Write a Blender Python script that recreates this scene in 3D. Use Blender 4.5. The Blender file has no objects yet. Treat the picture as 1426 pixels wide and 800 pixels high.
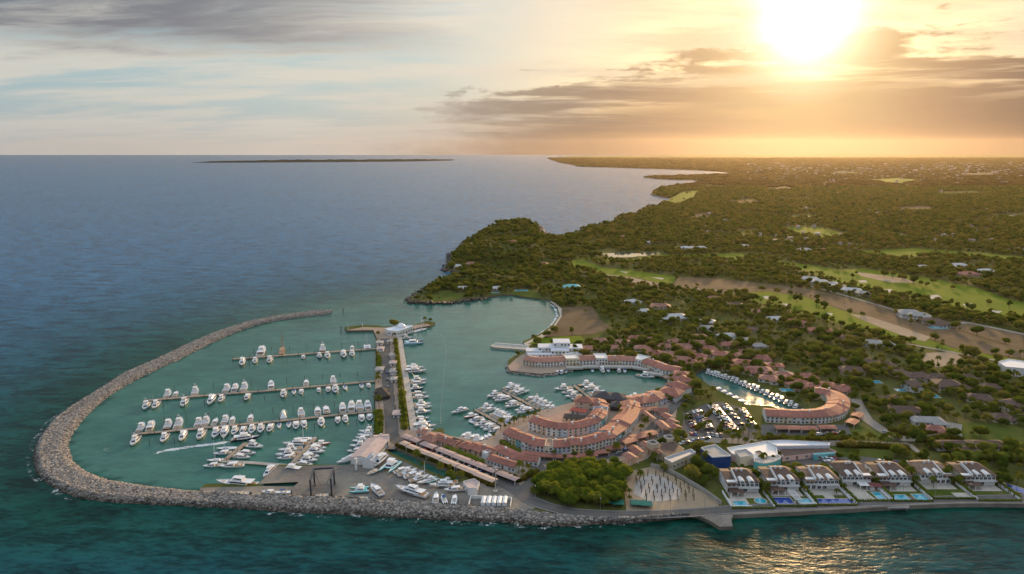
import bpy, bmesh, math, random
import numpy as np
from mathutils import Vector, Matrix
from mathutils.geometry import tessellate_polygon

random.seed(7)
RNG = np.random.default_rng(11)
SC = bpy.context.scene
COL = SC.collection
R = math.radians

# ------------------------------------------------------------------ camera
CAM_H, PITCH, FPX = 160.0, R(11.65), 950.7      # height, tilt, focal length in photo pixels (24 mm lens)
cam_data = bpy.data.cameras.new('camera')
cam_data.lens, cam_data.sensor_width, cam_data.sensor_fit = 24.0, 36.0, 'HORIZONTAL'
cam_data.clip_start, cam_data.clip_end = 1.0, 200000.0
cam = bpy.data.objects.new('camera', cam_data)
COL.objects.link(cam)
cam.location = (0, 0, CAM_H)
cam.rotation_euler = (math.pi / 2 - PITCH, 0, 0)
SC.camera = cam

# ------------------------------------------------------------------ light
SUN_AZ, SUN_EL = R(22.3), R(9.0)                # azimuth clockwise from +Y (the view axis), elevation
SUN_DIR = Vector((math.sin(SUN_AZ) * math.cos(SUN_EL), math.cos(SUN_AZ) * math.cos(SUN_EL), math.sin(SUN_EL)))
sun_data = bpy.data.lights.new('sun', 'SUN')
sun_data.energy, sun_data.angle, sun_data.color = 3.4, R(5.0), (1.0, 0.62, 0.28)
sun = bpy.data.objects.new('sun', sun_data)
COL.objects.link(sun)
sun.rotation_euler = (-SUN_DIR).to_track_quat('-Z', 'Y').to_euler()
sun.location = (0, 0, 400)

SC.view_settings.view_transform = 'Standard'
SC.view_settings.look = 'None'
SC.view_settings.gamma = 1.0
SC.view_settings.exposure = 0.7
SC.view_settings.use_curve_mapping = False
SC.render.engine = 'CYCLES'
cy = SC.cycles
cy.max_bounces, cy.diffuse_bounces, cy.glossy_bounces = 6, 2, 3
cy.transmission_bounces, cy.transparent_max_bounces, cy.volume_bounces = 3, 8, 1
cy.caustics_reflective = cy.caustics_refractive = False
cy.use_denoising = True
cy.sample_clamp_indirect = 6.0


# ------------------------------------------------------------------ node helper
class Nodes:
    """thin wrapper that turns python calls into shader nodes"""
    def __init__(self, tree):
        self.t, self.n, self.l = tree, tree.nodes, tree.links

    def put(self, sock, v):
        if isinstance(v, bpy.types.NodeSocket):
            self.l.new(v, sock)
        elif v is not None:
            if sock.type == 'RGBA' and len(v) == 3:
                v = (*v, 1.0)
            sock.default_value = v

    def new(self, kind, ins=None, **props):
        nd = self.n.new(kind)
        for k, v in props.items():
            setattr(nd, k, v)
        for k, v in (ins or {}).items():
            self.put(nd.inputs[k], v)
        return nd

    def m(self, op, a, b=None, c=None, clamp=False):
        nd = self.n.new('ShaderNodeMath')
        nd.operation, nd.use_clamp = op, clamp
        for i, v in enumerate((a, b, c)):
            if v is not None:
                self.put(nd.inputs[i], v)
        return nd.outputs[0]

    def vm(self, op, a, b=None, out=0):
        nd = self.n.new('ShaderNodeVectorMath')
        nd.operation = op
        self.put(nd.inputs[0], a)
        if b is not None:
            self.put(nd.inputs[1], b)
        return nd.outputs[out]

    def xyz(self, x, y, z):
        return self.new('ShaderNodeCombineXYZ', {0: x, 1: y, 2: z}).outputs[0]

    def sep(self, v):
        return self.new('ShaderNodeSeparateXYZ', {0: v}).outputs

    def noise(self, vec, scale, detail=4.0, rough=0.55, dist=0.0, out='Fac'):
        return self.new('ShaderNodeTexNoise', {'Vector': vec, 'Scale': scale, 'Detail': detail,
                                               'Roughness': rough, 'Distortion': dist}).outputs[out]

    def step(self, v, lo, hi, a=0.0, b=1.0):
        return self.new('ShaderNodeMapRange', {0: v, 1: lo, 2: hi, 3: a, 4: b}, interpolation_type='SMOOTHSTEP').outputs[0]

    def mix(self, f, a, b, mode='MIX'):
        nd = self.n.new('ShaderNodeMix')
        nd.data_type, nd.blend_type = 'RGBA', mode
        self.put(nd.inputs[0], f)
        self.put(nd.inputs[6], a)
        self.put(nd.inputs[7], b)
        return nd.outputs[2]

    def ramp(self, f, stops):
        nd = self.n.new('ShaderNodeValToRGB')
        self.put(nd.inputs[0], f)
        el = nd.color_ramp.elements
        while len(el) < len(stops):
            el.new(0.5)
        for e, (p, c) in zip(el, stops):
            e.position, e.color = p, (*c, 1.0)
        return nd.outputs[0]


# ------------------------------------------------------------------ sky
world = bpy.data.worlds.new('World')
SC.world = world
world.use_nodes = True
world.node_tree.nodes.clear()
W = Nodes(world.node_tree)
d = W.vm('NORMALIZE', W.new('ShaderNodeTexCoord').outputs['Generated'])
dx, dy, dz = W.sep(d)
flat = W.m('SQRT', W.m('ADD', W.m('MULTIPLY', dx, dx), W.m('MULTIPLY', dy, dy)))
el = W.m('MULTIPLY', W.m('ARCTAN2', dz, flat), 57.2958)          # elevation in degrees
az = W.m('MULTIPLY', W.m('ARCTAN2', dx, dy), 57.2958)            # azimuth in degrees, + to the sun's side
ang = W.m('MULTIPLY', W.m('ARCCOSINE', W.m('MINIMUM', W.vm('DOT_PRODUCT', d, tuple(SUN_DIR), 'Value'), 0.999999)), 57.2958)
nish = W.new('ShaderNodeTexSky', sky_type='NISHITA', sun_disc=False)
nish.sun_elevation, nish.sun_rotation = SUN_EL, SUN_AZ
nish.altitude, nish.air_density, nish.dust_density, nish.ozone_density = 160, 1.0, 2.0, 1.5
clear = W.vm('MULTIPLY', nish.outputs[0], (0.085, 0.085, 0.085))
elp = W.m('MAXIMUM', el, 0.0)
near = W.m('POWER', 2.718, W.m('MULTIPLY', ang, -1 / 20.0))         # closeness to the sun, wide
up = W.m('ADD', W.m('MAXIMUM', dz, 0.0), 0.10)
cp = W.xyz(W.m('DIVIDE', dx, up), W.m('DIVIDE', dy, up), 0.3)     # cloud-deck coordinates
warp = W.noise(cp, 0.8, 3, 0.5, out='Color')
cpw = W.vm('ADD', cp, W.vm('MULTIPLY', W.vm('SUBTRACT', warp, (0.5, 0.5, 0.5)), (1.1, 0.5, 0)))
rot = W.new('ShaderNodeMapping', {'Vector': cpw, 'Rotation': (0, 0, R(-14)), 'Scale': (0.55, 1.3, 1)}).outputs[0]
veil_n = W.noise(rot, 1.1, 9, 0.6)
wob = W.noise(rot, 0.55, 5, 0.6)
near2 = W.m('MAXIMUM', W.m('ADD', near, W.m('MULTIPLY', W.m('SUBTRACT', wob, 0.5), W.step(near, 0.05, 0.3, 0.06, 0.30))), 0.0)
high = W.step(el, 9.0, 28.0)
veil = W.step(veil_n, 0.36, 0.60)
veil_col = W.ramp(near2, [(0.0, (0.40, 0.43, 0.47)), (0.05, (0.45, 0.435, 0.385)), (0.14, (0.50, 0.465, 0.395)), (0.26, (0.56, 0.51, 0.43)), (0.36, (0.62, 0.53, 0.41)), (0.6, (0.62, 0.47, 0.30))])
base_col = W.ramp(near2, [(0.0, (0.22, 0.34, 0.40)), (0.14, (0.26, 0.38, 0.42)), (0.26, (0.42, 0.43, 0.40)), (0.36, (0.48, 0.42, 0.33)), (0.6, (0.52, 0.38, 0.22))])
skyc = W.mix(0.8, clear, base_col)
skyc = W.mix(W.m('MULTIPLY', veil, 0.9), skyc, veil_col)
skyc = W.mix(W.m('MULTIPLY', high, 0.8), skyc, W.mix(W.step(veil_n, 0.3, 0.65), (0.38, 0.59, 0.93), (0.95, 0.99, 1.04)))  # overhead sky made brighter than in view, to lift light on the ground
# slate streaks high in the sky
rot2 = W.new('ShaderNodeMapping', {'Vector': cpw, 'Location': (3.1, 1.7, 0), 'Rotation': (0, 0, R(-20)), 'Scale': (0.42, 1.25, 1)}).outputs[0]
slate_n = W.noise(rot2, 0.9, 10, 0.64)
slate = W.m('MULTIPLY', W.step(slate_n, 0.24, 0.52), W.step(W.m('ADD', el, W.m('MULTIPLY', W.m('SUBTRACT', veil_n, 0.5), 7.0)), 6.2, 8.8))
slate = W.m('MULTIPLY', slate, W.step(W.m('ADD', near, W.m('MULTIPLY', W.m('SUBTRACT', slate_n, 0.5), 0.75)), 0.36, 0.10))
slate_col = W.ramp(near2, [(0.0, (0.10, 0.112, 0.14)), (0.06, (0.115, 0.122, 0.145)), (0.14, (0.18, 0.18, 0.19)), (0.22, (0.32, 0.30, 0.275)), (0.4, (0.52, 0.44, 0.34))])
skyc = W.mix(W.m('MULTIPLY', W.m('MULTIPLY', slate, W.m('MULTIPLY_ADD', high, -0.55, 1.0)), 1.0), skyc, slate_col)
# pale band over the horizon
hz_f = W.m('POWER', 2.718, W.m('MULTIPLY', elp, -1 / 3.0))
hz_col = W.ramp(near, [(0.0, (0.30, 0.305, 0.31)), (0.07, (0.33, 0.31, 0.29)), (0.13, (0.38, 0.345, 0.315)), (0.25, (0.27, 0.22, 0.19)), (0.4, (0.20, 0.145, 0.11)), (0.65, (0.22, 0.145, 0.09))])
skyc = W.mix(W.m('MULTIPLY', hz_f, 0.85), skyc, hz_col)
# sun glare, before the cloud bank that covers its lower part
g1 = W.m('POWER', 2.718, W.m('MULTIPLY', W.m('POWER', W.m('DIVIDE', ang, 2.6), 2.0), -1.0))
g2 = W.m('POWER', 2.718, W.m('DIVIDE', ang, -5.0))
def scaled(col, f):
    nd = W.n.new('ShaderNodeVectorMath'); nd.operation = 'SCALE'
    nd.inputs[0].default_value = col
    W.l.new(f, nd.inputs['Scale'])
    return nd.outputs[0]
skyc = W.vm('ADD', skyc, scaled((0.9, 0.82, 0.7), g1))
skyc = W.vm('ADD', skyc, scaled((0.24, 0.18, 0.11), g2))
# brown cloud bank on the sun's side, ragged top edge
bc = W.xyz(W.m('MULTIPLY', az, 0.10), W.m('MULTIPLY', el, 0.34), 1.7)
bank_n = W.noise(bc, 1.6, 10, 0.62, 0.3)
streak = W.noise(W.xyz(W.m('MULTIPLY', az, 0.05), W.m('MULTIPLY', el, 0.75), 4.2), 1.5, 7, 0.55)
top = W.new('ShaderNodeFloatCurve', {1: W.m('DIVIDE', W.m('ADD', az, 12.0), 56.0, clamp=True)})
top.mapping.clip_min_y = -1.0
cv = top.mapping.curves[0]
pts = [(0.0, 0.0), (0.08, 0.22), (0.20, 0.46), (0.34, 0.60), (0.48, 0.72), (0.60, 0.80), (0.74, 0.78), (0.86, 0.70), (1.0, 0.84)]
while len(cv.points) < len(pts):
    cv.points.new(0.5, 0.5)
for q, (a_, b_) in zip(cv.points, pts):
    q.location = (a_, b_)
top.mapping.update()
top_el = W.m('MULTIPLY', top.outputs[0], 10.0)
edge = W.m('ADD', W.m('SUBTRACT', top_el, el), W.m('ADD', W.m('MULTIPLY', W.m('SUBTRACT', bank_n, 0.5), 10.0), W.m('MULTIPLY', W.m('SUBTRACT', streak, 0.5), 7.0)))
bank = W.m('MULTIPLY', W.step(edge, -0.3, 1.2), W.step(W.m('ADD', az, W.m('MULTIPLY', W.m('SUBTRACT', bank_n, 0.5), 22.0)), -12.0, 2.0))
low = W.step(el, 0.2, 3.5)
bank = W.m('MULTIPLY', bank, W.m('MAXIMUM', W.step(streak, 0.36, 0.54, 0.30, 1.0), W.step(W.m('SUBTRACT', top_el, el), 1.5, 4.5)))
bank_col = W.ramp(W.m('POWER', 2.718, W.m('DIVIDE', ang, -9.0)), [(0.0, (0.10, 0.068, 0.060)), (0.13, (0.125, 0.082, 0.066)), (0.25, (0.26, 0.165, 0.105)), (0.34, (0.35, 0.225, 0.13)), (0.5, (0.52, 0.35, 0.18)), (0.7, (0.85, 0.64, 0.38)), (0.9, (1.3, 1.1, 0.8))])
skyc = W.mix(W.m('MULTIPLY', bank, W.step(az, -8.0, 26.0, 0.62, 0.97)), skyc, bank_col)
skyc = W.vm('ADD', skyc, scaled((0.95, 0.80, 0.56), W.m('POWER', 2.718, W.m('MULTIPLY', W.m('POWER', W.m('DIVIDE', ang, 2.5), 2.0), -1.0))))
skyc = W.vm('ADD', skyc, scaled((0.05, 0.03, 0.01), W.m('POWER', 2.718, W.m('DIVIDE', ang, -6.0))))
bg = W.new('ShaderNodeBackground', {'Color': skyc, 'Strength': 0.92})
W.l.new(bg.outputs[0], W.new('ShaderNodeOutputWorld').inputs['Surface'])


# ------------------------------------------------------------------ survey: photo pixel (1426 x 800) -> point on a level plane
CP, SP = math.cos(PITCH), math.sin(PITCH)
LZ = 1.6                                         # level of quays and shore land above the sea
HAZE_DENSITY, HAZE_TOP = 0.95e-5, 280.0


def G(px, py, z=0.0):
    u, v = (px - 713.0) / FPX, (400.0 - py) / FPX
    dx_, dy_, dz_ = u, CP + v * SP, -SP + v * CP
    t = (z - CAM_H) / min(dz_, -0.0008)
    return (dx_ * t, dy_ * t)


def GL(px, py):
    return G(px, py, LZ)


def PGS(pts, z=0.0):
    return [G(a, b, z) for a, b in pts]


def project(x, y, z):
    """numpy arrays -> photo pixels"""
    zz = z - CAM_H
    dep = y * CP - zz * SP
    upv = y * SP + zz * CP
    return 713.0 + FPX * x / dep, 400.0 - FPX * upv / dep, dep


def inside(poly, X, Y):
    """vectorised point in polygon"""
    res = np.zeros(X.shape, bool)
    p = np.asarray(poly)
    x0, y0 = p[:, 0], p[:, 1]
    x1, y1 = np.roll(x0, -1), np.roll(y0, -1)
    if X.size == 0:
        return res
    bb = (X >= x0.min()) & (X <= x0.max()) & (Y >= y0.min()) & (Y <= y0.max())
    idx = np.nonzero(bb)[0]
    xs, ys = X[idx], Y[idx]
    r = np.zeros(idx.shape, bool)
    for a0, b0, a1, b1 in zip(x0, y0, x1, y1):
        if b0 == b1:
            continue
        c = ((b0 > ys) != (b1 > ys)) & (xs < (a1 - a0) * (ys - b0) / (b1 - b0) + a0)
        r ^= c
    res[idx] = r
    return res


def dist_line(line, X, Y):
    """distance of points to a polyline"""
    best = np.full(X.shape, 1e9)
    for (a0, b0), (a1, b1) in zip(line[:-1], line[1:]):
        vx, vy = a1 - a0, b1 - b0
        q = max(vx * vx + vy * vy, 1e-9)
        t = np.clip(((X - a0) * vx + (Y - b0) * vy) / q, 0, 1)
        best = np.minimum(best, np.hypot(X - a0 - t * vx, Y - b0 - t * vy))
    return best


def resample(line, n):
    p = np.asarray(line, float)
    s = np.concatenate([[0], np.cumsum(np.hypot(*np.diff(p, axis=0).T))])
    t = np.linspace(0, s[-1], n)
    return np.stack([np.interp(t, s, p[:, 0]), np.interp(t, s, p[:, 1])], 1)


def smooth_line(line, n, k=3):
    """resample then round the corners"""
    p = resample(line, n)
    for _ in range(k):
        q = p.copy()
        q[1:-1] = (p[:-2] + 2 * p[1:-1] + p[2:]) / 4
        p = q
    return p


def offset_line(line, w):
    """points shifted sideways (to the left of travel) by w"""
    p = np.asarray(line, float)
    t = np.gradient(p, axis=0)
    t /= np.maximum(np.hypot(t[:, 0], t[:, 1])[:, None], 1e-9)
    return p + np.stack([-t[:, 1], t[:, 0]], 1) * np.asarray(w).reshape(-1, 1)


def ribbon(line, w):
    a, b = offset_line(line, w / 2), offset_line(line, -w / 2)
    return [tuple(q) for q in a] + [tuple(q) for q in b[::-1]]


_ONES = 'zeroth first second third fourth fifth sixth seventh eighth ninth tenth eleventh twelfth thirteenth fourteenth fifteenth sixteenth seventeenth eighteenth nineteenth'.split()
_TENS = {2: ('twentieth', 'twenty'), 3: ('thirtieth', 'thirty'), 4: ('fortieth', 'forty'), 5: ('fiftieth', 'fifty'), 6: ('sixtieth', 'sixty')}


def nth(n):
    if n < 20:
        return _ONES[n]
    t, o = divmod(n, 10)
    return _TENS[t][0] if o == 0 else _TENS[t][1] + '-' + _ONES[o]


# ------------------------------------------------------------------ mesh builder and object makers
class MB:
    def __init__(self):
        self.v, self.f, self.mi = [], [], []

    def add(self, vs, fs, mi=0):
        o = len(self.v)
        self.v += [tuple(q) for q in vs]
        self.f += [tuple(i + o for i in f) for f in fs]
        self.mi += [mi] * len(fs)
        return self

    def box(self, x0, x1, y0, y1, z0, z1, mi=0):
        return self.add([(x0, y0, z0), (x1, y0, z0), (x1, y1, z0), (x0, y1, z0), (x0, y0, z1), (x1, y0, z1), (x1, y1, z1), (x0, y1, z1)],
                        [(0, 3, 2, 1), (4, 5, 6, 7), (0, 1, 5, 4), (1, 2, 6, 5), (2, 3, 7, 6), (3, 0, 4, 7)], mi)

    def frus(self, b, t, z0, z1, mi=0):
        """b, t: (x_aft, x_fore, half width aft, half width fore)"""
        return self.add([(b[0], -b[2], z0), (b[1], -b[3], z0), (b[1], b[3], z0), (b[0], b[2], z0),
                         (t[0], -t[2], z1), (t[1], -t[3], z1), (t[1], t[3], z1), (t[0], t[2], z1)],
                        [(0, 3, 2, 1), (4, 5, 6, 7), (0, 1, 5, 4), (1, 2, 6, 5), (2, 3, 7, 6), (3, 0, 4, 7)], mi)

    def prism(self, poly, z0, z1, mi=0, cap=True):
        n = len(poly)
        a = sum(poly[i][0] * poly[(i + 1) % n][1] - poly[(i + 1) % n][0] * poly[i][1] for i in range(n))
        if a < 0:
            poly = poly[::-1]
        vs = [(x, y, z0) for x, y in poly] + [(x, y, z1) for x, y in poly]
        fs = [(i, (i + 1) % n, (i + 1) % n + n, i + n) for i in range(n)]
        if cap:
            if n <= 4:
                fs += [tuple(range(n, 2 * n)), tuple(range(n - 1, -1, -1))]
            else:
                tri = tessellate_polygon([[Vector((x, y, 0)) for x, y in poly]])
                for t in tri:
                    a_, b_, c_ = [Vector((*poly[i], 0)) for i in t]
                    if (b_ - a_).cross(c_ - a_).z < 0:
                        t = t[::-1]
                    fs.append(tuple(i + n for i in t))
        return self.add(vs, fs, mi)

    def bar(self, a, b, r, n=5, mi=0, r2=None):
        a, b = Vector(a), Vector(b)
        d_ = (b - a).normalized()
        u = d_.orthogonal().normalized()
        w = d_.cross(u)
        r2 = r if r2 is None else r2
        vs = []
        for c, rr in ((a, r), (b, r2)):
            for k in range(n):
                q = 2 * math.pi * k / n
                vs.append(c + u * (rr * math.cos(q)) + w * (rr * math.sin(q)))
        fs = [(k, (k + 1) % n, (k + 1) % n + n, k + n) for k in range(n)]
        fs += [tuple(range(n - 1, -1, -1)), tuple(range(n, 2 * n))]
        return self.add(vs, fs, mi)

    def panel(self, q, u0, u1, v0, v1, off=0.03, mi=0):
        """a thin slab lying on the quad q (four corners: bottom a-b, top d-c seen from outside)"""
        a, b, c, d_ = [Vector(k) for k in q]
        nrm = (b - a).cross(d_ - a).normalized()
        P = lambda u, v: (a * (1 - u) + b * u) * (1 - v) + (d_ * (1 - u) + c * u) * v
        base = [P(u0, v0), P(u1, v0), P(u1, v1), P(u0, v1)]
        vs = [k - nrm * 0.05 for k in base] + [k + nrm * off for k in base]
        return self.add(vs, [(4, 5, 6, 7), (0, 1, 5, 4), (1, 2, 6, 5), (2, 3, 7, 6), (3, 0, 4, 7)], mi)

    def mesh(self, name, mats, smooth=False):
        me = bpy.data.meshes.new(name)
        me.from_pydata(self.v, [], self.f)
        for m_ in (mats if isinstance(mats, (list, tuple)) else [mats]):
            me.materials.append(m_)
        me.polygons.foreach_set('material_index', self.mi)
        if smooth:
            me.polygons.foreach_set('use_smooth', [True] * len(self.f))
        me.update()
        return me


def np_mesh(name, V, F, mats, smooth=False, mi=None):
    """big meshes from numpy arrays; F is (n, k)"""
    me = bpy.data.meshes.new(name)
    F = np.asarray(F, np.int32)
    me.vertices.add(len(V)); me.loops.add(F.size); me.polygons.add(len(F))
    me.vertices.foreach_set('co', np.asarray(V, np.float32).ravel())
    me.loops.foreach_set('vertex_index', F.ravel())
    me.polygons.foreach_set('loop_start', np.arange(len(F), dtype=np.int32) * F.shape[1])
    me.polygons.foreach_set('loop_total', np.full(len(F), F.shape[1], np.int32))
    for m_ in (mats if isinstance(mats, (list, tuple)) else [mats]):
        me.materials.append(m_)
    if mi is not None:
        me.polygons.foreach_set('material_index', np.asarray(mi, np.int32))
    if smooth:
        me.polygons.foreach_set('use_smooth', np.ones(len(F), bool))
    me.update(calc_edges=True)
    return me


def link(name, data, parent=None, loc=None, rz=None, scale=None):
    o = bpy.data.objects.new(name, data)
    COL.objects.link(o)
    if parent is not None:
        o.parent = parent
    if loc is not None:
        o.location = loc
    if rz is not None:
        o.rotation_euler = (0, 0, rz)
    if scale is not None:
        o.scale = scale if isinstance(scale, (tuple, list)) else (scale,) * 3
    return o


def tag(o, label, cat, group=None):
    o['label'], o['category'] = label, cat
    if group:
        o['group'] = group
    return o


def thing(name, label, cat, loc=(0, 0, 0), rz=0.0, group=None, scale=None):
    return tag(link(name, None, None, loc, rz, scale), label, cat, group)


def structure(name, me, **kw):
    o = link(name, me, **kw)
    o['kind'] = 'structure'
    return o


EXCL, HOUSE_SPOTS = [], []          # ground taken by something: no tree grows there


def sheet(name, outer, z, mat_, holes=(), skirt=None, sub=False):
    """a level sheet (with holes); skirt = depth of its edge wall"""
    rings = [outer, *holes]
    tri = tessellate_polygon([[Vector((x, y, 0)) for x, y in r] for r in rings])
    flatp = [p for r in rings for p in r]
    vs = [(x, y, z) for x, y in flatp]
    fs = []
    for t in tri:
        a, b, c = [Vector((*flatp[i], 0)) for i in t]
        cr = (b - a).cross(c - a).z
        if abs(cr) < 1e-9:
            continue
        fs.append(tuple(t) if cr > 0 else tuple(t[::-1]))
    mi = [0] * len(fs)
    if skirt:
        k = 0
        for r in rings:
            n = len(r)
            base = len(vs)
            vs += [(x, y, z - skirt) for x, y in r]
            for i in range(n):
                j = (i + 1) % n
                fs.append((k + i, k + j, base + j, base + i)); mi.append(1)
            k += n
    me = bpy.data.meshes.new(name)
    me.from_pydata(vs, [], fs)
    for m_ in (mat_ if isinstance(mat_, (list, tuple)) else [mat_]):
        me.materials.append(m_)
    me.polygons.foreach_set('material_index', [min(q, len(me.materials) - 1) for q in mi])
    me.update()
    return structure(name, me)


# ------------------------------------------------------------------ materials
MATS = {}


def mat(name, col, rough=0.6, var=0.12, scale=0.6, bump=0.0, bscale=None, metal=0.0, spec=0.5, col2=None, island=False, objrand=0.0, emit=None):
    """plain procedural surface: base colour broken up by noise"""
    if name in MATS:
        return MATS[name]
    m_ = bpy.data.materials.new(name)
    m_.use_nodes = True
    m_.node_tree.nodes.clear()
    N = Nodes(m_.node_tree)
    co = N.new('ShaderNodeTexCoord').outputs['Object']
    nz = N.noise(co, scale, 6, 0.6)
    c2 = col2 or tuple(c * 0.62 for c in col)
    c = N.mix(N.step(nz, 0.35, 0.7, 0, min(1.0, var * 3) if col2 is None else 1.0), col, c2)
    if island:
        r_ = N.new('ShaderNodeNewGeometry').outputs['Random Per Island']
        c = N.mix(1.0, c, N.ramp(r_, [(0, (0.45, 0.45, 0.45)), (0.5, (0.9, 0.9, 0.9)), (1, (1.45, 1.4, 1.3))]), 'MULTIPLY')
    if objrand:
        r_ = N.new('ShaderNodeObjectInfo').outputs['Random']
        k = N.m('MULTIPLY_ADD', r_, 2 * objrand, 1 - objrand)
        c = N.mix(1.0, c, N.xyz(k, k, k), 'MULTIPLY')
    b = N.new('ShaderNodeBsdfPrincipled', {'Base Color': c, 'Roughness': rough, 'Metallic': metal, 'Specular IOR Level': spec})
    if bump:
        bz = N.noise(co, bscale or scale * 4, 5, 0.6)
        bp = N.new('ShaderNodeBump', {'Height': bz, 'Strength': 0.8, 'Distance': bump})
        N.l.new(bp.outputs[0], b.inputs['Normal'])
    N.l.new(b.outputs[0], N.new('ShaderNodeOutputMaterial').inputs['Surface'])
    MATS[name] = m_
    return m_


def tile_mat(name, c0, c1, c2, pitch=0.45):
    """barrel tiles: ribs run down the slope, colour varies from patch to patch"""
    if name in MATS:
        return MATS[name]
    m_ = bpy.data.materials.new(name)
    m_.use_nodes = True
    m_.node_tree.nodes.clear()
    N = Nodes(m_.node_tree)
    co = N.new('ShaderNodeTexCoord').outputs['Object']
    n1 = N.noise(co, 0.35, 5, 0.6)
    n2 = N.noise(co, 2.6, 3, 0.6)
    c = N.ramp(N.m('ADD', N.m('MULTIPLY', n1, 0.6), N.m('MULTIPLY', n2, 0.4)), [(0.36, c0), (0.52, c1), (0.68, c2)])
    r_ = N.new('ShaderNodeObjectInfo').outputs['Random']
    k = N.m('MULTIPLY_ADD', r_, 0.3, 0.85)
    c = N.mix(1.0, c, N.xyz(k, k, k), 'MULTIPLY')
    wv = N.new('ShaderNodeTexWave', {'Vector': co, 'Scale': 0.5 / pitch, 'Distortion': 0.3}, wave_type='BANDS', bands_direction='X').outputs['Fac']
    wy = N.new('ShaderNodeTexWave', {'Vector': co, 'Scale': 0.4 / pitch, 'Distortion': 0.3}, wave_type='BANDS', bands_direction='Y', wave_profile='SAW').outputs['Fac']
    c = N.mix(N.step(wv, 0.0, 0.3, 0.35, 0.0), c, (0.12, 0.05, 0.03))
    b = N.new('ShaderNodeBsdfPrincipled', {'Base Color': c, 'Roughness': 0.75})
    bp = N.new('ShaderNodeBump', {'Height': N.m('ADD', wv, N.m('MULTIPLY', wy, 0.4)), 'Strength': 1.0, 'Distance': 0.08})
    N.l.new(bp.outputs[0], b.inputs['Normal'])
    N.l.new(b.outputs[0], N.new('ShaderNodeOutputMaterial').inputs['Surface'])
    MATS[name] = m_
    return m_


def leaf_mat(name, cols, trans=0.5):
    if name in MATS:
        return MATS[name]
    m_ = bpy.data.materials.new(name)
    m_.use_nodes = True
    m_.node_tree.nodes.clear()
    N = Nodes(m_.node_tree)
    r_ = N.new('ShaderNodeObjectInfo').outputs['Random']
    co = N.new('ShaderNodeTexCoord').outputs['Object']
    n1 = N.noise(co, 0.9, 3, 0.6)
    isl = N.new('ShaderNodeNewGeometry').outputs['Random Per Island']
    f = N.m('ADD', N.m('MULTIPLY', r_, 0.62), N.m('ADD', N.m('MULTIPLY', n1, 0.22), N.m('MULTIPLY', isl, 0.24)))
    k = len(cols) - 1
    c = N.ramp(f, [(0.08 + 0.88 * i / k, q) for i, q in enumerate(cols)])
    df = N.new('ShaderNodeBsdfDiffuse', {'Color': c})
    tr = N.new('ShaderNodeBsdfTranslucent', {'Color': N.mix(1.0, c, (1.5, 1.45, 0.7), 'MULTIPLY')})
    mx = N.new('ShaderNodeMixShader', {0: trans})
    N.l.new(df.outputs[0], mx.inputs[1]); N.l.new(tr.outputs[0], mx.inputs[2])
    N.l.new(mx.outputs[0], N.new('ShaderNodeOutputMaterial').inputs['Surface'])
    MATS[name] = m_
    return m_


def ground_mat(name, stops, scale, detail=8, bump=0.15, rough=0.95, fine=None):
    """earth, grass, asphalt: colour ramp over world-space noise"""
    if name in MATS:
        return MATS[name]
    m_ = bpy.data.materials.new(name)
    m_.use_nodes = True
    m_.node_tree.nodes.clear()
    N = Nodes(m_.node_tree)
    co = N.new('ShaderNodeNewGeometry').outputs['Position']
    n1 = N.noise(co, scale, detail, 0.62, 0.4)
    n2 = N.noise(co, fine or scale * 14, 6, 0.65)
    f = N.m('ADD', N.m('MULTIPLY', n1, 0.68), N.m('MULTIPLY', n2, 0.32))
    c = N.ramp(f, stops)
    b = N.new('ShaderNodeBsdfPrincipled', {'Base Color': c, 'Roughness': rough, 'Specular IOR Level': 0.02})
    if bump:
        bp = N.new('ShaderNodeBump', {'Height': n2, 'Strength': 0.7, 'Distance': bump})
        N.l.new(bp.outputs[0], b.inputs['Normal'])
    N.l.new(b.outputs[0], N.new('ShaderNodeOutputMaterial').inputs['Surface'])
    MATS[name] = m_
    return m_


M_WHITE = mat('white_plaster', (0.74, 0.73, 0.70), 0.8, 0.10, 0.35)
M_GEL = mat('white_gelcoat', (0.80, 0.80, 0.79), 0.25, 0.05, 0.5)
M_GLASS = mat('dark_glass', (0.012, 0.016, 0.02), 0.08, 0.0, 1.0, spec=0.8)
M_WIN = mat('window_glass', (0.018, 0.022, 0.028), 0.15, 0.2, 0.8, spec=0.4, objrand=0.5)
M_TEAK = mat('teak', (0.36, 0.24, 0.14), 0.7, 0.2, 1.5)
M_DARKMETAL = mat('dark_metal', (0.03, 0.035, 0.045), 0.45, 0.1, 1.0)
M_STEEL = mat('steel', (0.55, 0.56, 0.57), 0.35, 0.1, 1.0, metal=0.8)
M_RUBBER = mat('rubber', (0.02, 0.02, 0.02), 0.85, 0.1)
M_CONC = mat('concrete', (0.42, 0.39, 0.35), 0.9, 0.25, 0.15, 0.04, 1.5)
M_DOCK = mat('dock_boards', (0.34, 0.27, 0.20), 0.9, 0.3, 0.4, 0.03, 2.0)
M_DOCKC = mat('pale_dock_deck', (0.48, 0.44, 0.38), 0.9, 0.25, 0.3, 0.03, 2.0)
M_PILE = mat('pile_timber', (0.09, 0.07, 0.055), 0.9, 0.3, 0.8)
M_ROCK = mat('rock', (0.33, 0.295, 0.262), 0.95, 0.3, 0.5, 0.12, 1.6, island=True)
M_ROCKCORE = mat('rubble_core', (0.20, 0.17, 0.135), 0.95, 0.3, 0.3, 0.3, 0.8)
M_WETROCK = mat('wet_rock', (0.075, 0.06, 0.045), 0.55, 0.3, 0.5, 0.15, 1.2, island=True)
M_TERRA = tile_mat('terracotta_tiles', (0.24, 0.085, 0.06), (0.36, 0.135, 0.095), (0.47, 0.215, 0.16))
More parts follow.
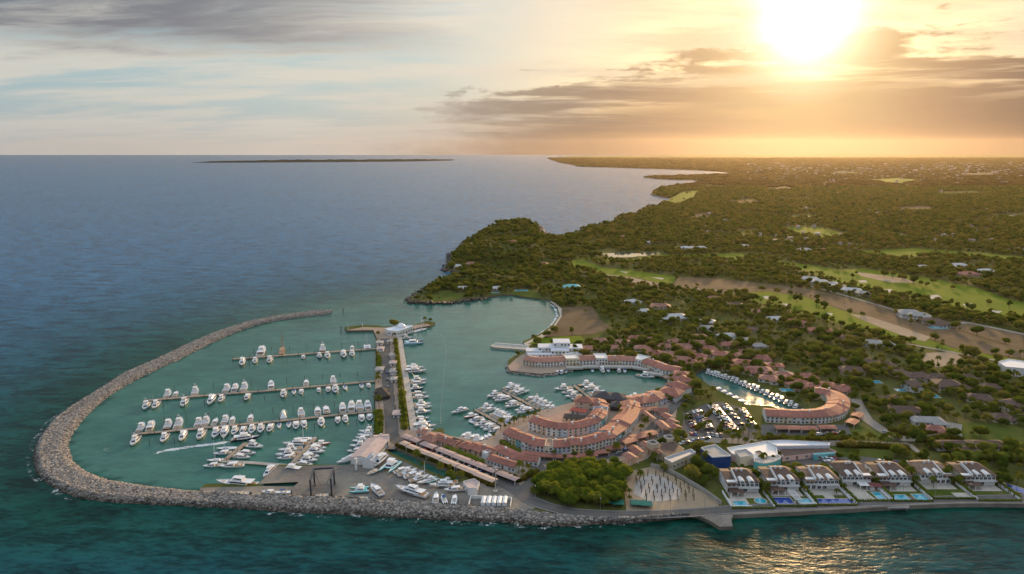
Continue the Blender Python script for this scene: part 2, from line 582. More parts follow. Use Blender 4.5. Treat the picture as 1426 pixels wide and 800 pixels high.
M_TERRAP = tile_mat('faded_pink_tiles', (0.29, 0.125, 0.085), (0.40, 0.185, 0.13), (0.50, 0.27, 0.20))
M_BROWN = tile_mat('brown_tiles', (0.085, 0.052, 0.038), (0.125, 0.078, 0.056), (0.18, 0.115, 0.08))
M_THATCH = mat('palm_thatch', (0.085, 0.07, 0.055), 0.95, 0.4, 0.8, 0.15, 5.0)
M_TRUNK = mat('bark', (0.16, 0.12, 0.085), 0.95, 0.3, 1.2, 0.05, 5.0)
M_POOL = mat('pool_water', (0.03, 0.34, 0.44), 0.06, 0.08, 0.4, 0.02, 1.2)
M_POOLD = mat('deep_pool_water', (0.012, 0.055, 0.28), 0.06, 0.08, 0.4, 0.02, 1.2)
M_STONE = mat('pale_paving', (0.50, 0.45, 0.38), 0.9, 0.2, 0.3, 0.02, 2.0)
M_BEIGE = mat('beige_plaster', (0.55, 0.45, 0.31), 0.85, 0.12, 0.3)
M_GREYROOF = mat('grey_roof', (0.33, 0.32, 0.30), 0.85, 0.2, 0.25, 0.03, 2.0)
M_CLAY = mat('clay_paving', (0.40, 0.25, 0.185), 0.9, 0.2, 0.2, 0.03, 2.0)
M_GREEN = leaf_mat('foliage', [(0.032, 0.062, 0.012), (0.092, 0.132, 0.020), (0.165, 0.182, 0.034), (0.26, 0.205, 0.065)])
M_GROVE = leaf_mat('dense_foliage', [(0.065, 0.11, 0.016), (0.12, 0.17, 0.022), (0.175, 0.21, 0.03), (0.23, 0.235, 0.045)])
M_FARWOOD = leaf_mat('dry_hazed_woodland', [(0.045, 0.042, 0.012), (0.095, 0.080, 0.022), (0.150, 0.112, 0.034), (0.21, 0.145, 0.05)])  # dry leaf browns, pushed browner to carry the far plain's golden haze
M_PALM = leaf_mat('palm_fronds', [(0.055, 0.078, 0.012), (0.105, 0.125, 0.018), (0.175, 0.17, 0.03)])
M_HEDGE = leaf_mat('hedge_leaves', [(0.05, 0.065, 0.012), (0.10, 0.10, 0.018), (0.20, 0.155, 0.03)])
PASTEL = {k: mat(k + '_stucco', c, 0.85, 0.10, 0.35) for k, c in {
    'white': (0.74, 0.72, 0.68), 'cream': (0.70, 0.62, 0.45), 'yellow': (0.72, 0.60, 0.30), 'turquoise': (0.10, 0.42, 0.46),
    'pale blue': (0.45, 0.57, 0.68), 'pink': (0.66, 0.46, 0.42), 'peach': (0.70, 0.50, 0.36), 'lilac': (0.55, 0.54, 0.66), 'deep blue': (0.004, 0.045, 0.20)}.items()}


# ------------------------------------------------------------------ the coast, traced at the waterline
SHORE = [(279, 684), (288, 678), (360, 678.5), (369, 682), (409, 682.5), (417, 676), (413, 671.5), (367, 671), (385, 654.5), (389, 651), (486, 652),
         (497, 647), (521, 613.5), (524, 608), (522.5, 607), (522.5, 550), (523.5, 471), (520, 462.5), (500, 463), (482.5, 463), (480, 458),
         (505, 455.2), (525, 455.8), (535, 457.5), (550, 456), (575, 455.5), (595, 449.5), (606, 451.5), (600, 456), (575, 461), (553, 468.5),
         (569, 603), (577, 603.5), (599.5, 605), (612, 600), (618.5, 601), (616, 606.5), (611, 609.5), (630, 612), (646, 614), (666, 619), (680, 617.5),
         (690, 607), (698, 598), (714, 590), (732, 584), (746, 579), (760, 574), (776, 570), (790, 566), (806, 562), (830, 560), (848, 560), (866, 557),
         (874, 560), (905, 556), (925, 549), (929, 540), (928, 531), (922, 527.5), (897, 516.5), (878, 514), (856, 514), (817, 514), (795, 516.5),
         (771, 522.5), (751, 524), (710, 519.5), (707, 513), (708, 504), (721, 496), (737, 488), (735, 482), (728, 478.5), (752, 467.5), (771, 453.5), (779.5, 440),
         (776, 429), (765, 419.5), (752, 418), (739, 416.5), (714, 412.5), (697, 412.5), (670, 416.5), (642, 420.5), (615, 423), (593, 423), (574, 421.5),
         (571, 415.5), (585, 408.5), (601, 398), (615, 391.5), (637, 387.5), (645, 382), (619, 377.5), (622, 373), (628.7, 369), (627, 359.5),
         (628.7, 354.5), (640, 348), (648, 338), (664.5, 329), (677, 320), (690, 314), (705, 310), (730, 309.5), (748, 315), (755, 323), (763, 331),
         (780, 333), (791, 329), (815, 320), (849, 313), (858, 304), (884, 299), (900, 291.5), (927, 283), (933, 277), (912, 273), (906, 271), (919, 263),
         (943, 259), (975, 255), (979, 252), (919.5, 250), (900, 248), (911, 246), (959, 245), (1011, 243), (1013, 240.5), (959, 237), (860, 234),
         (808, 232.5), (800, 230.5), (780, 227), (762, 220.5), (800, 217.5)]
SHORE_FRONT = [(2300, 690), (1426, 702.4), (1380, 701.6), (1340, 701.6), (1292, 703), (1230, 706), (1180, 709.5), (1140, 711), (1100, 713.6), (1060, 715),
               (1024, 718), (1018, 728), (1020, 738), (1002, 739), (986, 729), (972, 723), (958, 720.5), (930, 721), (900, 724), (860, 726), (820, 724.5), (788, 722), (740, 716),
               (698, 711), (662, 709), (617, 705.5), (572, 702), (527, 699.5), (495, 697.5), (450, 695), (382, 692.5), (331, 689.5), (279, 688)]
CANAL = PGS([(966, 524), (980, 516.5), (1000, 523), (1030, 534), (1060, 544), (1085, 556), (1120, 571), (1118, 578), (1095, 577), (1074, 569), (1040, 567), (1018, 555), (994, 544), (975, 531)])
BASIN = PGS([(533, 626), (549, 626.5), (600, 648), (628, 660), (646, 670), (632, 673), (600, 661), (570, 646), (545, 635)])
LAND = PGS(SHORE) + [(3500, 12900), (12900, 12900), (12900, 600)] + PGS(SHORE_FRONT)
LAGOON = PGS([(455, 439), (575, 420), (700, 405), (800, 420), (800, 480), (960, 500), (960, 560), (700, 640), (520, 660), (420, 690), (280, 684),
              (252, 682.5), (207, 677), (151, 667.5), (121, 656), (102, 641), (97, 620), (102, 604), (121, 581), (147, 557), (177, 536), (221, 515), (276, 489), (328, 464), (389, 447)])


def water_material():
    m_ = bpy.data.materials.new('sea_water')
    m_.use_nodes = True
    m_.node_tree.nodes.clear()
    N = Nodes(m_.node_tree)
    co = N.new('ShaderNodeNewGeometry').outputs['Position']
    sh = N.new('ShaderNodeAttribute', attribute_name='shallow').outputs['Fac']
    cs = N.new('ShaderNodeAttribute', attribute_name='coast').outputs['Fac']
    big = N.noise(co, 0.004, 5, 0.6)
    c = N.mix(cs, (0.022, 0.098, 0.190), (0.000, 0.033, 0.022))
    c = N.mix(N.step(big, 0.3, 0.7, 0, 0.45), c, N.mix(cs, (0.036, 0.132, 0.235), (0.001, 0.050, 0.034)))
    n_sh = N.noise(co, 0.02, 5, 0.6)
    c = N.mix(sh, c, N.mix(N.step(n_sh, 0.35, 0.65), (0.024, 0.112, 0.080), (0.040, 0.142, 0.106)))
    # wind waves: long crests run across the wind, chop on top
    mp = N.new('ShaderNodeMapping', {'Vector': co, 'Rotation': (0, 0, R(24)), 'Scale': (0.38, 1.0, 1.0)}).outputs[0]
    w1 = N.noise(mp, 0.10, 3, 0.5, 0.5)
    w2 = N.noise(mp, 0.42, 4, 0.6, 0.3)
    w3 = N.noise(co, 1.2, 3, 0.6)
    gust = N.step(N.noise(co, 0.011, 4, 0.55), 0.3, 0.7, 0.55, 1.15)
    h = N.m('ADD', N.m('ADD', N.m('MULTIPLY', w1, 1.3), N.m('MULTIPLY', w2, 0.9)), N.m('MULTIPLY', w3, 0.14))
    crest = N.step(N.m('ADD', N.m('MULTIPLY', w1, 0.5), N.m('MULTIPLY', w2, 0.5)), 0.36, 0.64, 0.45, 1.6)  # lighter crests, darker troughs painted in, standing in for light through the waves
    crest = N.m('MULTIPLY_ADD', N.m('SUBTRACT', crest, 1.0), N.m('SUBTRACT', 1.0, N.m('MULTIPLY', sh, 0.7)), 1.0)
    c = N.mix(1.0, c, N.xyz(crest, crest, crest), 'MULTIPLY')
    calm = N.m('MULTIPLY', N.m('SUBTRACT', 1.0, N.m('MULTIPLY', sh, 0.82)), gust)
    bp = N.new('ShaderNodeBump', {'Height': h, 'Strength': calm, 'Distance': 0.48})
    b = N.new('ShaderNodeBsdfPrincipled', {'Base Color': c, 'Roughness': N.m('MULTIPLY_ADD', sh, -0.12, 0.27), 'IOR': 1.33, 'Specular IOR Level': N.m('MULTIPLY_ADD', sh, 0.20, N.m('MULTIPLY_ADD', cs, -0.055, 0.092)), 'Normal': bp.outputs[0]})
    N.l.new(b.outputs[0], N.new('ShaderNodeOutputMaterial').inputs['Surface'])
    return m_


M_SEA = water_material()


def sea_axis(lo, hi, step, far_lo, far_hi):
    mid = list(np.arange(lo, hi, step))
    q, s = mid[-1], step
    up_ = []
    while q < far_hi:
        s *= 1.16; q += s; up_.append(min(q, far_hi))
    q, s = mid[0], step
    dn = []
    while q > far_lo:
        s *= 1.16; q -= s; dn.append(max(q, far_lo))
    return np.array(dn[::-1] + mid + up_)


SEA_L = 13000.0
sx, sy = sea_axis(-340, 330, 6, -SEA_L, SEA_L), sea_axis(200, 1000, 6, -3000, SEA_L)
SX, SY = np.meshgrid(sx, sy)
fx, fy = SX.ravel(), SY.ravel()
ins = inside(LAGOON, fx, fy)
dl = dist_line(LAGOON + LAGOON[:1], fx, fy)
mouth = PGS([(455, 439), (575, 420)])
dm = dist_line(mouth, fx, fy)
shallow = np.where(ins, np.clip(0.62 + 0.38 * np.minimum(dm, 130) / 130, 0, 1), 0.62 * np.exp(-dm / 60) + 0.14 * np.exp(-dl / 45))
near_coast = PGS(SHORE[75:115]) + PGS(SHORE_FRONT[1:])
dc = np.minimum(dist_line(PGS(SHORE_FRONT[1:]), fx, fy), dist_line(PGS([(279, 690), (107, 695), (48, 660), (129, 549), (271, 476), (461, 434), (575, 420)]), fx, fy))
coast = np.exp(-(dc / 190.0) ** 1.2)
can_in = inside(PGS([(955, 525), (980, 508), (1130, 565), (1125, 585), (1060, 575), (1000, 555)]), fx, fy) | inside(PGS([(525, 620), (560, 618), (660, 668), (630, 680)]), fx, fy)
shallow = np.where(can_in, 0.8, shallow)
gi = np.arange(len(fx)).reshape(SX.shape)
quads = np.stack([gi[:-1, :-1], gi[:-1, 1:], gi[1:, 1:], gi[1:, :-1]], -1).reshape(-1, 4)
sea_me = np_mesh('sea', np.stack([fx, fy, np.zeros_like(fx)], 1), quads, M_SEA)
for nm, arr in (('shallow', shallow), ('coast', coast)):
    at_ = sea_me.attributes.new(nm, 'FLOAT', 'POINT')
    at_.data.foreach_set('value', arr.astype(np.float32))
structure('sea', sea_me)

# ------------------------------------------------------------------ land
M_LAND = ground_mat('woodland_floor', [(0.30, (0.040, 0.058, 0.014)), (0.44, (0.075, 0.090, 0.022)), (0.58, (0.120, 0.115, 0.040)), (0.74, (0.18, 0.145, 0.075))], 0.006, fine=0.12)
M_SHORE = ground_mat('shore_rock', [(0.3, (0.12, 0.10, 0.08)), (0.6, (0.22, 0.19, 0.15)), (0.8, (0.30, 0.26, 0.20))], 0.2, bump=0.5)
M_GRASS = ground_mat('fairway_grass', [(0.30, (0.070, 0.120, 0.012)), (0.46, (0.115, 0.165, 0.016)), (0.60, (0.155, 0.185, 0.022)), (0.75, (0.20, 0.18, 0.05))], 0.02, fine=0.35)
M_LAWN = ground_mat('lawn', [(0.30, (0.045, 0.075, 0.015)), (0.5, (0.085, 0.11, 0.022)), (0.72, (0.15, 0.14, 0.04))], 0.05, fine=0.8)
M_SOIL = ground_mat('dry_soil', [(0.28, (0.085, 0.072, 0.030)), (0.42, (0.125, 0.092, 0.052)), (0.54, (0.175, 0.125, 0.078)), (0.66, (0.13, 0.105, 0.048)), (0.78, (0.20, 0.15, 0.095))], 0.016, fine=0.14)
M_PALES = ground_mat('pale_soil', [(0.3, (0.25, 0.19, 0.13)), (0.55, (0.36, 0.28, 0.19)), (0.75, (0.22, 0.17, 0.11))], 0.03, fine=0.4)
M_SAND = ground_mat('beach_sand', [(0.3, (0.40, 0.35, 0.28)), (0.6, (0.52, 0.46, 0.37)), (0.8, (0.34, 0.29, 0.22))], 0.08)
M_ASPH = ground_mat('asphalt', [(0.25, (0.085, 0.082, 0.078)), (0.5, (0.135, 0.127, 0.117)), (0.75, (0.21, 0.19, 0.165))], 0.06, bump=0.02, fine=1.6)
M_YARD = ground_mat('boatyard_concrete', [(0.25, (0.085, 0.082, 0.078)), (0.42, (0.16, 0.148, 0.132)), (0.56, (0.26, 0.23, 0.19)), (0.74, (0.36, 0.30, 0.23))], 0.045, bump=0.02, fine=0.9)
M_PROM = ground_mat('promenade_paving', [(0.3, (0.26, 0.20, 0.155)), (0.55, (0.37, 0.285, 0.22)), (0.78, (0.30, 0.25, 0.20))], 0.06, bump=0.02, fine=1.2)
M_LANE = ground_mat('pale_lane', [(0.3, (0.24, 0.21, 0.175)), (0.6, (0.34, 0.30, 0.25)), (0.8, (0.28, 0.24, 0.19))], 0.05, bump=0.02, fine=1.2)

sheet('land', LAND, LZ, [M_LAND, M_SHORE], holes=[CANAL, BASIN], skirt=2.6)

# the headland rises to a low wooded hill
HILLS = [(G(706, 355), 82.0, 130.0, 15.0), (G(678, 392), 50.0, 34.0, 7.0), (G(716, 332), 52.0, 80.0, 12.0)]


def hgt(x, y):
    z = np.full(np.shape(x), LZ)
    for (cx, cy_), a, b, h in HILLS:
        q = ((x - cx) / a) ** 2 + ((y - cy_) / b) ** 2
        z = np.maximum(z, LZ + h * np.clip(1 - q, 0, None) ** 1.3 - 0.02)
    return z


for (cx, cy_), a, b, h in HILLS:
    vs, fs = [], []
    nr, na = 9, 28
    for i in range(nr + 1):
        r_ = i / nr
        for k in range(na):
            t = 2 * math.pi * k / na
            vs.append((cx + a * r_ * math.cos(t), cy_ + b * r_ * math.sin(t), LZ - 0.35 + (h + 0.3) * max(0, 1 - r_ * r_) ** 1.3))
    for i in range(nr):
        for k in range(na):
            k2 = (k + 1) % na
            fs.append((i * na + k, (i + 1) * na + k, (i + 1) * na + k2, i * na + k2))
    structure('headland_hill', np_mesh('headland_hill', vs, fs, M_LAND, True))

Z1, Z2, Z3 = LZ + 0.06, LZ + 0.10, LZ + 0.14


LAND_V = np.array(LAND)
ZN = [0]


def zone(name, pts, mat_, z=Z1, keep_clear=True, world=False):
    """a ground cover sheet; corners that lie on the quay edge snap to it"""
    p = pts if world else PGS(pts, LZ)
    ZN[0] += 1
    z = z + 0.0015 * ZN[0]
    if not world and min(q[1] for q in pts) > 450:
        q2 = []
        for q in p:
            dd = np.hypot(LAND_V[:, 0] - q[0], LAND_V[:, 1] - q[1])
            j = int(np.argmin(dd))
            q2.append(tuple(LAND_V[j]) if dd[j] < 6.5 else q)
        p = [q for i, q in enumerate(q2) if q != q2[i - 1]]
    if keep_clear:
        EXCL.append(p)
    return sheet(name, p, z, mat_, skirt=0.05)


zone('golf_fairway', [(792, 363), (813, 362), (839, 373), (880, 376.5), (941, 386), (938, 394), (918, 395), (887, 387), (832, 381.5), (801, 373)], M_GRASS)
zone('golf_fairway', [(790, 357), (842, 359.5), (880, 361), (922, 355), (984, 354), (1032, 352.5), (1040, 357), (1025, 363), (989, 358.5), (930, 359), (880, 366), (835, 364)], M_GRASS)
zone('golf_fairway', [(1082, 363), (1138, 371), (1170, 377), (1201, 374), (1297, 388), (1360, 401), (1408, 418), (1470, 432), (1470, 446), (1411, 441), (1375, 438.5), (1347, 430), (1292, 419), (1248, 411), (1207, 402), (1165, 393), (1128, 379), (1085, 370)], M_GRASS)
zone('golf_fairway', [(1039, 408), (1065, 406), (1110, 412), (1125, 415), (1174, 433), (1196, 438), (1238, 452), (1292, 472), (1326, 485), (1389, 496), (1470, 510), (1470, 520), (1389, 503), (1334, 492), (1276, 480), (1238, 470), (1182, 455), (1141, 443), (1100, 432), (1077, 428), (1046, 418)], M_GRASS)
zone('golf_fairway', [(1085, 317), (1140, 316), (1190, 330), (1150, 334), (1100, 325)], M_GRASS)
zone('golf_fairway', [(1190, 350), (1270, 346), (1330, 350), (1426, 358), (1426, 364), (1320, 357), (1240, 357)], M_GRASS)
zone('golf_fairway', [(925, 282), (950, 268), (975, 265), (968, 275), (945, 287)], M_GRASS)
for fd in ([(1060, 262), (1100, 260), (1120, 264), (1075, 266)], [(1300, 268), (1360, 266), (1380, 271), (1310, 273)], [(1010, 281), (1050, 279), (1065, 284), (1020, 286)], [(1150, 240), (1190, 239), (1200, 242), (1160, 243)], [(1330, 242), (1390, 240), (1400, 244), (1340, 245)], [(1090, 300), (1130, 298), (1150, 303), (1105, 306)], [(1240, 290), (1290, 287), (1310, 293), (1255, 296)], [(1370, 300), (1426, 297), (1426, 304), (1380, 306)], [(960, 300), (985, 297), (995, 303), (970, 306)], [(1020, 322), (1050, 319), (1065, 324), (1030, 327)]):
    zone('dry_field', fd, M_SOIL if len(EXCL) % 2 else M_LAWN)
zone('open_field', [(1200, 251), (1250, 248), (1290, 252), (1250, 256)], M_GRASS)
for bk in ([(1228, 404), (1240, 403), (1246, 406), (1236, 408)], [(1290, 412), (1306, 411), (1312, 415), (1298, 417)], [(1340, 424), (1356, 423), (1360, 427), (1346, 428)], [(1195, 391), (1206, 391), (1208, 394), (1198, 394)], [(1062, 413), (1074, 413), (1076, 416), (1066, 417)], [(1088, 423), (1102, 424), (1100, 427), (1090, 427)], [(1150, 436), (1160, 437), (1158, 440)], [(862, 378), (874, 379), (872, 381)], [(905, 386), (925, 388), (922, 390)], [(1376, 432), (1396, 434), (1390, 437)]):
    zone('sand_bunker', bk, M_SAND, LZ + 0.16)
zone('cleared_strip', [(835, 381.5), (880, 386), (920, 395), (938, 394.5), (945, 386), (1000, 388), (1060, 395), (1110, 400), (1160, 410), (1230, 428), (1300, 450), (1426, 488), (1470, 498), (1470, 509), (1426, 500), (1380, 494), (1326, 484), (1292, 471), (1238, 451), (1196, 437), (1174, 432), (1125, 414), (1110, 411), (1065, 405), (1038, 408), (1000, 410), (960, 404), (920, 402), (880, 394), (845, 388)], M_SOIL, LZ + 0.03)
zone('pale_soil_patch', [(838, 382), (880, 386.5), (917, 395.5), (905, 397), (868, 391)], M_PALES, Z1)
zone('pale_soil_patch', [(1180, 437), (1210, 441), (1262, 458), (1296, 470), (1288, 476), (1262, 470), (1215, 452)], M_PALES, Z2)
zone('pale_soil_patch', [(1190, 379), (1260, 388), (1275, 394), (1240, 394), (1200, 385)], M_PALES, Z2)
zone('bare_field', [(782, 428), (824, 427), (836, 445), (852, 457), (824, 466), (774, 469), (757, 470), (773, 455), (782, 441)], M_SOIL, Z1)
zone('bare_field', [(1305, 455), (1340, 447), (1426, 465), (1426, 488), (1345, 463)], M_SOIL, Z2)
zone('bare_field', [(1290, 492), (1330, 490), (1345, 505), (1305, 512), (1285, 503)], M_PALES, Z1)
zone('lawn', [(752, 471), (807, 468), (815, 474), (794, 479), (757, 480), (742, 478)], M_GRASS, Z1)
zone('lawn', [(708, 405), (742, 403), (756, 412), (750, 416), (715, 411)], M_LAWN, Z1)
zone('lawn', [(600, 411), (625, 405), (648, 411), (640, 417), (600, 420)], M_LAWN, Z1)
zone('lawn', [(1170, 608), (1198, 594), (1228, 604), (1243, 612), (1236, 616), (1180, 617)], M_LAWN, Z1)
zone('lawn', [(1100, 622), (1240, 620), (1262, 628), (1240, 640), (1110, 634)], M_LAWN, LZ + 0.03, keep_clear=False)
zone('lawn', [(1325, 590), (1426, 590), (1426, 622), (1350, 620)], M_LAWN, LZ + 0.03, keep_clear=False)
zone('beach', [(735, 483), (729, 478.5), (752, 467.8), (771, 453.8), (779.8, 440), (776.5, 429), (765, 419.5), (773, 422), (782, 430), (785, 441), (777, 455), (757, 470), (742, 478)], M_SAND, LZ + 0.03)
POND = sheet('golf_pond', PGS([(838, 353.5), (887, 351.5), (922, 352.5), (905, 356), (880, 358.5), (848, 359)], LZ), Z1 + 0.1, mat('pond_water', (0.10, 0.11, 0.10), 0.05, 0.05, 0.02))
EXCL.append(PGS([(830, 351), (925, 350), (925, 358), (880, 361), (840, 361)], LZ))
for q in ([(750, 355), (772, 355), (770, 361), (752, 360)], [(1080, 276), (1135, 276), (1135, 279), (1082, 279)], [(1175, 273), (1190, 273), (1188, 276), (1176, 276)], [(1208, 277), (1216, 277), (1215, 280), (1209, 280)]):
    sheet('golf_pond', PGS(q, LZ), Z1 + 0.1, MATS['pond_water'])
    EXCL.append(PGS(q, LZ))

N_OPEN = len(EXCL)
# boatyard, mole, promenades, car parks
YARD = [(281, 687), (289, 679.5), (360, 680), (371, 683.5), (408, 684), (419, 677), (414, 672), (369, 672), (387, 655.5), (391, 652.5), (487, 653.5), (498, 648.5), (523, 613), (527, 609),
        (552, 611), (552, 624), (549, 626.2), (533, 625.8), (545, 635.2), (570, 646.5), (600, 661.5), (632, 673.5), (646, 671), (700, 676), (745, 690), (752, 703), (742, 712), (698, 708), (617, 702.5), (572, 699), (527, 697), (495, 695), (450, 692.5), (382, 690)]
zone('boatyard_apron', YARD, M_YARD)
zone('mole_paving', [(524.5, 606), (524, 551), (525, 472), (521, 461), (484, 461.5), (482, 458.5), (505, 456), (525, 456.5), (550, 457), (594, 451), (603, 452), (575, 459), (551.5, 468.5), (567.5, 602), (552, 611), (527, 608)], M_PROM)
zone('promenade', [(553, 611), (568, 603.5), (577, 604.5), (600, 605.5), (612, 601.5), (616.5, 602), (610, 611), (630, 613.5), (646, 615.5), (666, 620.5), (681, 619), (692, 608), (700, 599), (715, 591.5), (733, 585.5), (747, 580.5), (762, 575.5), (777, 571.5), (791, 567.5), (807, 563.5), (830, 561.5), (848, 561.5), (868, 558.5), (875, 561.5), (906, 557.5), (927, 550), (931, 540), (945, 560), (935, 610), (900, 640), (862, 655), (800, 652), (752, 662), (735, 690), (700, 675), (640, 655), (560, 618)], M_PROM)
zone('plaza', [(735, 592), (757, 582), (790, 572), (806, 566), (815, 580), (800, 590), (770, 596), (745, 599)], M_CLAY, Z2, False)
zone('promenade', [(709, 518.5), (708.5, 513), (722, 497), (737, 489), (760, 488), (800, 500), (900, 506), (940, 522), (926, 528), (897, 515.5), (856, 513), (817, 513), (795, 515.5), (771, 521), (751, 522.5)], M_PROM)
zone('car_park', [(952, 576), (985, 562), (1005, 560), (1040, 571), (1056, 598), (1050, 612), (960, 616), (950, 600)], M_ASPH, Z1)
zone('car_park', [(1060, 592), (1180, 592), (1186, 606), (1060, 606)], M_ASPH, Z1)
zone('building_plot', [(868, 668), (884, 655), (912, 650), (950, 670), (1003, 700), (1000, 706), (955, 712), (900, 714), (872, 712)], M_PALES, Z1)
zone('concrete_slab', [(885, 672), (905, 660), (930, 668), (950, 684), (945, 696), (905, 700), (882, 688)], M_CONC, Z2, False)
zone('slipway', [(960, 716.5), (972, 719.5), (988, 726), (1003, 735.5), (1017, 734.5), (1015, 726), (1020, 713.5)], M_YARD, LZ + 0.03, False)
zone('garage_court', [(1100, 640), (1200, 636), (1260, 644), (1255, 656), (1180, 652), (1100, 652)], M_ASPH, LZ + 0.03, False)

ROADS = [([(545, 612), (546, 596), (541, 550), (537.5, 507), (536, 472)], 7.5, M_ASPH), ([(545, 606), (552, 613), (590, 629), (640, 648.5), (690, 668), (718, 681), (738, 697), (760, 705)], 8.0, M_ASPH),
         ([(738, 697), (760, 706), (800, 715), (860, 718), (920, 717), (975, 714), (1010, 710.5), (1110, 705), (1210, 700), (1300, 697), (1426, 694.5), (1700, 690)], 7.0, M_ASPH),
         ([(728, 684), (748, 668), (752, 655), (742, 643), (715, 634), (690, 624)], 7.0, M_ASPH), ([(745, 643), (790, 645), (830, 640), (862, 632), (892, 618), (915, 606), (940, 600)], 6.0, M_ASPH),
         ([(940, 600), (962, 612), (1000, 614), (1075, 617), (1180, 618), (1268, 621)], 7.0, M_LANE), ([(1191, 556), (1198, 570), (1206, 584), (1228, 599), (1252, 612), (1292, 611), (1328, 603), (1330, 590)], 7.0, M_LANE),
         ([(1266, 619), (1276, 628), (1290, 638)], 3.0, M_LANE), ([(1328, 598), (1338, 616), (1340, 622)], 5.0, M_LANE),
         ([(1120, 396), (1166, 409), (1215, 423), (1262, 437)], 4.5, M_LANE), ([(1310, 458), (1346, 449), (1426, 466), (1500, 478)], 5.0, M_LANE), ([(1262, 479), (1320, 490), (1383, 502), (1450, 512)], 4.0, M_LANE),
         ([(1010, 470), (1050, 490), (1085, 515), (1130, 530), (1165, 548), (1195, 562)], 5.0, M_LANE), ([(955, 402), (985, 404), (1035, 408)], 4.0, M_LANE), ([(905, 600), (930, 575), (945, 560), (965, 545)], 6.0, M_ASPH)]
ROAD_P = []
for line, w, m_ in ROADS:
    p = smooth_line(PGS(line, LZ), 14 * len(line), 6)
    ROAD_P.append(ribbon(p, w + 3))
    zone('road', ribbon(p, w), m_, Z3, world=True)
# painted edge and centre lines of the shore road
M_PAINT = mat('road_paint', (0.42, 0.40, 0.36), 0.8, 0.5, 0.5)
pl = smooth_line(PGS(ROADS[2][0], LZ), 170, 6)
for off in (3.1, -3.1):
    zone('road_line', ribbon(offset_line(pl, off), 0.22), M_PAINT, Z3 + 0.02, False, True)
# kerbed seawall in front of the villas
sw = smooth_line(PGS([(1018, 716.5), (1060, 714.5), (1100, 712.8), (1140, 710.4), (1180, 708.5), (1230, 705.5), (1292, 702.2), (1340, 700.8), (1380, 700.8), (1426, 701.5), (1700, 701)], LZ), 150, 4)
wall_o = thing('seawall', 'long low concrete seawall between the shore road and the sea', 'seawall')
mb = MB()
a, b = offset_line(sw, 0.6), offset_line(sw, -0.9)
for i in range(len(sw) - 1):
    mb.prism([tuple(a[i]), tuple(a[i + 1]), tuple(b[i + 1]), tuple(b[i])], -1.0, LZ + 0.3, cap=True)
link('wall', mb.mesh('seawall', mat('weathered_concrete', (0.26, 0.225, 0.18), 0.9, 0.35, 0.12, 0.05, 1.2)), wall_o)
c_ = resample(sw, 12)[4]
st = thing('landing_platform', 'small square concrete landing jutting from the seawall into the sea', 'platform', (*G(1246, 707), 0))
mb = MB(); mb.box(-5, 5, -3, 3, LZ - 0.5, LZ + 0.1)
link('slab', mb.mesh('landing_slab', M_CONC), st)
for q in ((-4, -2.5), (4, -2.5)):
    mb = MB(); mb.bar((*q, -2), (*q, LZ - 0.5), 0.25, 6); link('post', mb.mesh('landing_post', M_CONC), st)

# ------------------------------------------------------------------ breakwater of boulders
ICO = None


def icosphere(sub):
    bm = bmesh.new()
    bmesh.ops.create_icosphere(bm, subdivisions=sub, radius=1.0)
    V = np.array([v.co[:] for v in bm.verts]); F = np.array([[v.index for v in f.verts] for f in bm.faces])
    bm.free()
    return V, F


ICO = icosphere(1)


def rock_mesh(name, pos, rad, mats, mi=None, squash=0.72):
    n = len(pos)
    V, F = ICO
    D = V[None] * (0.72 + 0.56 * RNG.random((n, 12, 1)))
    D = D * np.stack([0.8 + 0.5 * RNG.random(n), 0.8 + 0.5 * RNG.random(n), squash * (0.8 + 0.4 * RNG.random(n))], 1)[:, None]
    t = RNG.random(n) * 6.283
    c, s = np.cos(t)[:, None], np.sin(t)[:, None]
    X, Y = D[..., 0] * c - D[..., 1] * s, D[..., 0] * s + D[..., 1] * c
    P = np.stack([X, Y, D[..., 2]], -1) * rad[:, None, None] + pos[:, None]
    FF = (F[None] + (np.arange(n) * 12)[:, None, None]).reshape(-1, 3)
    return np_mesh(name, P.reshape(-1, 3), FF, mats, False, None if mi is None else np.repeat(mi, 20))


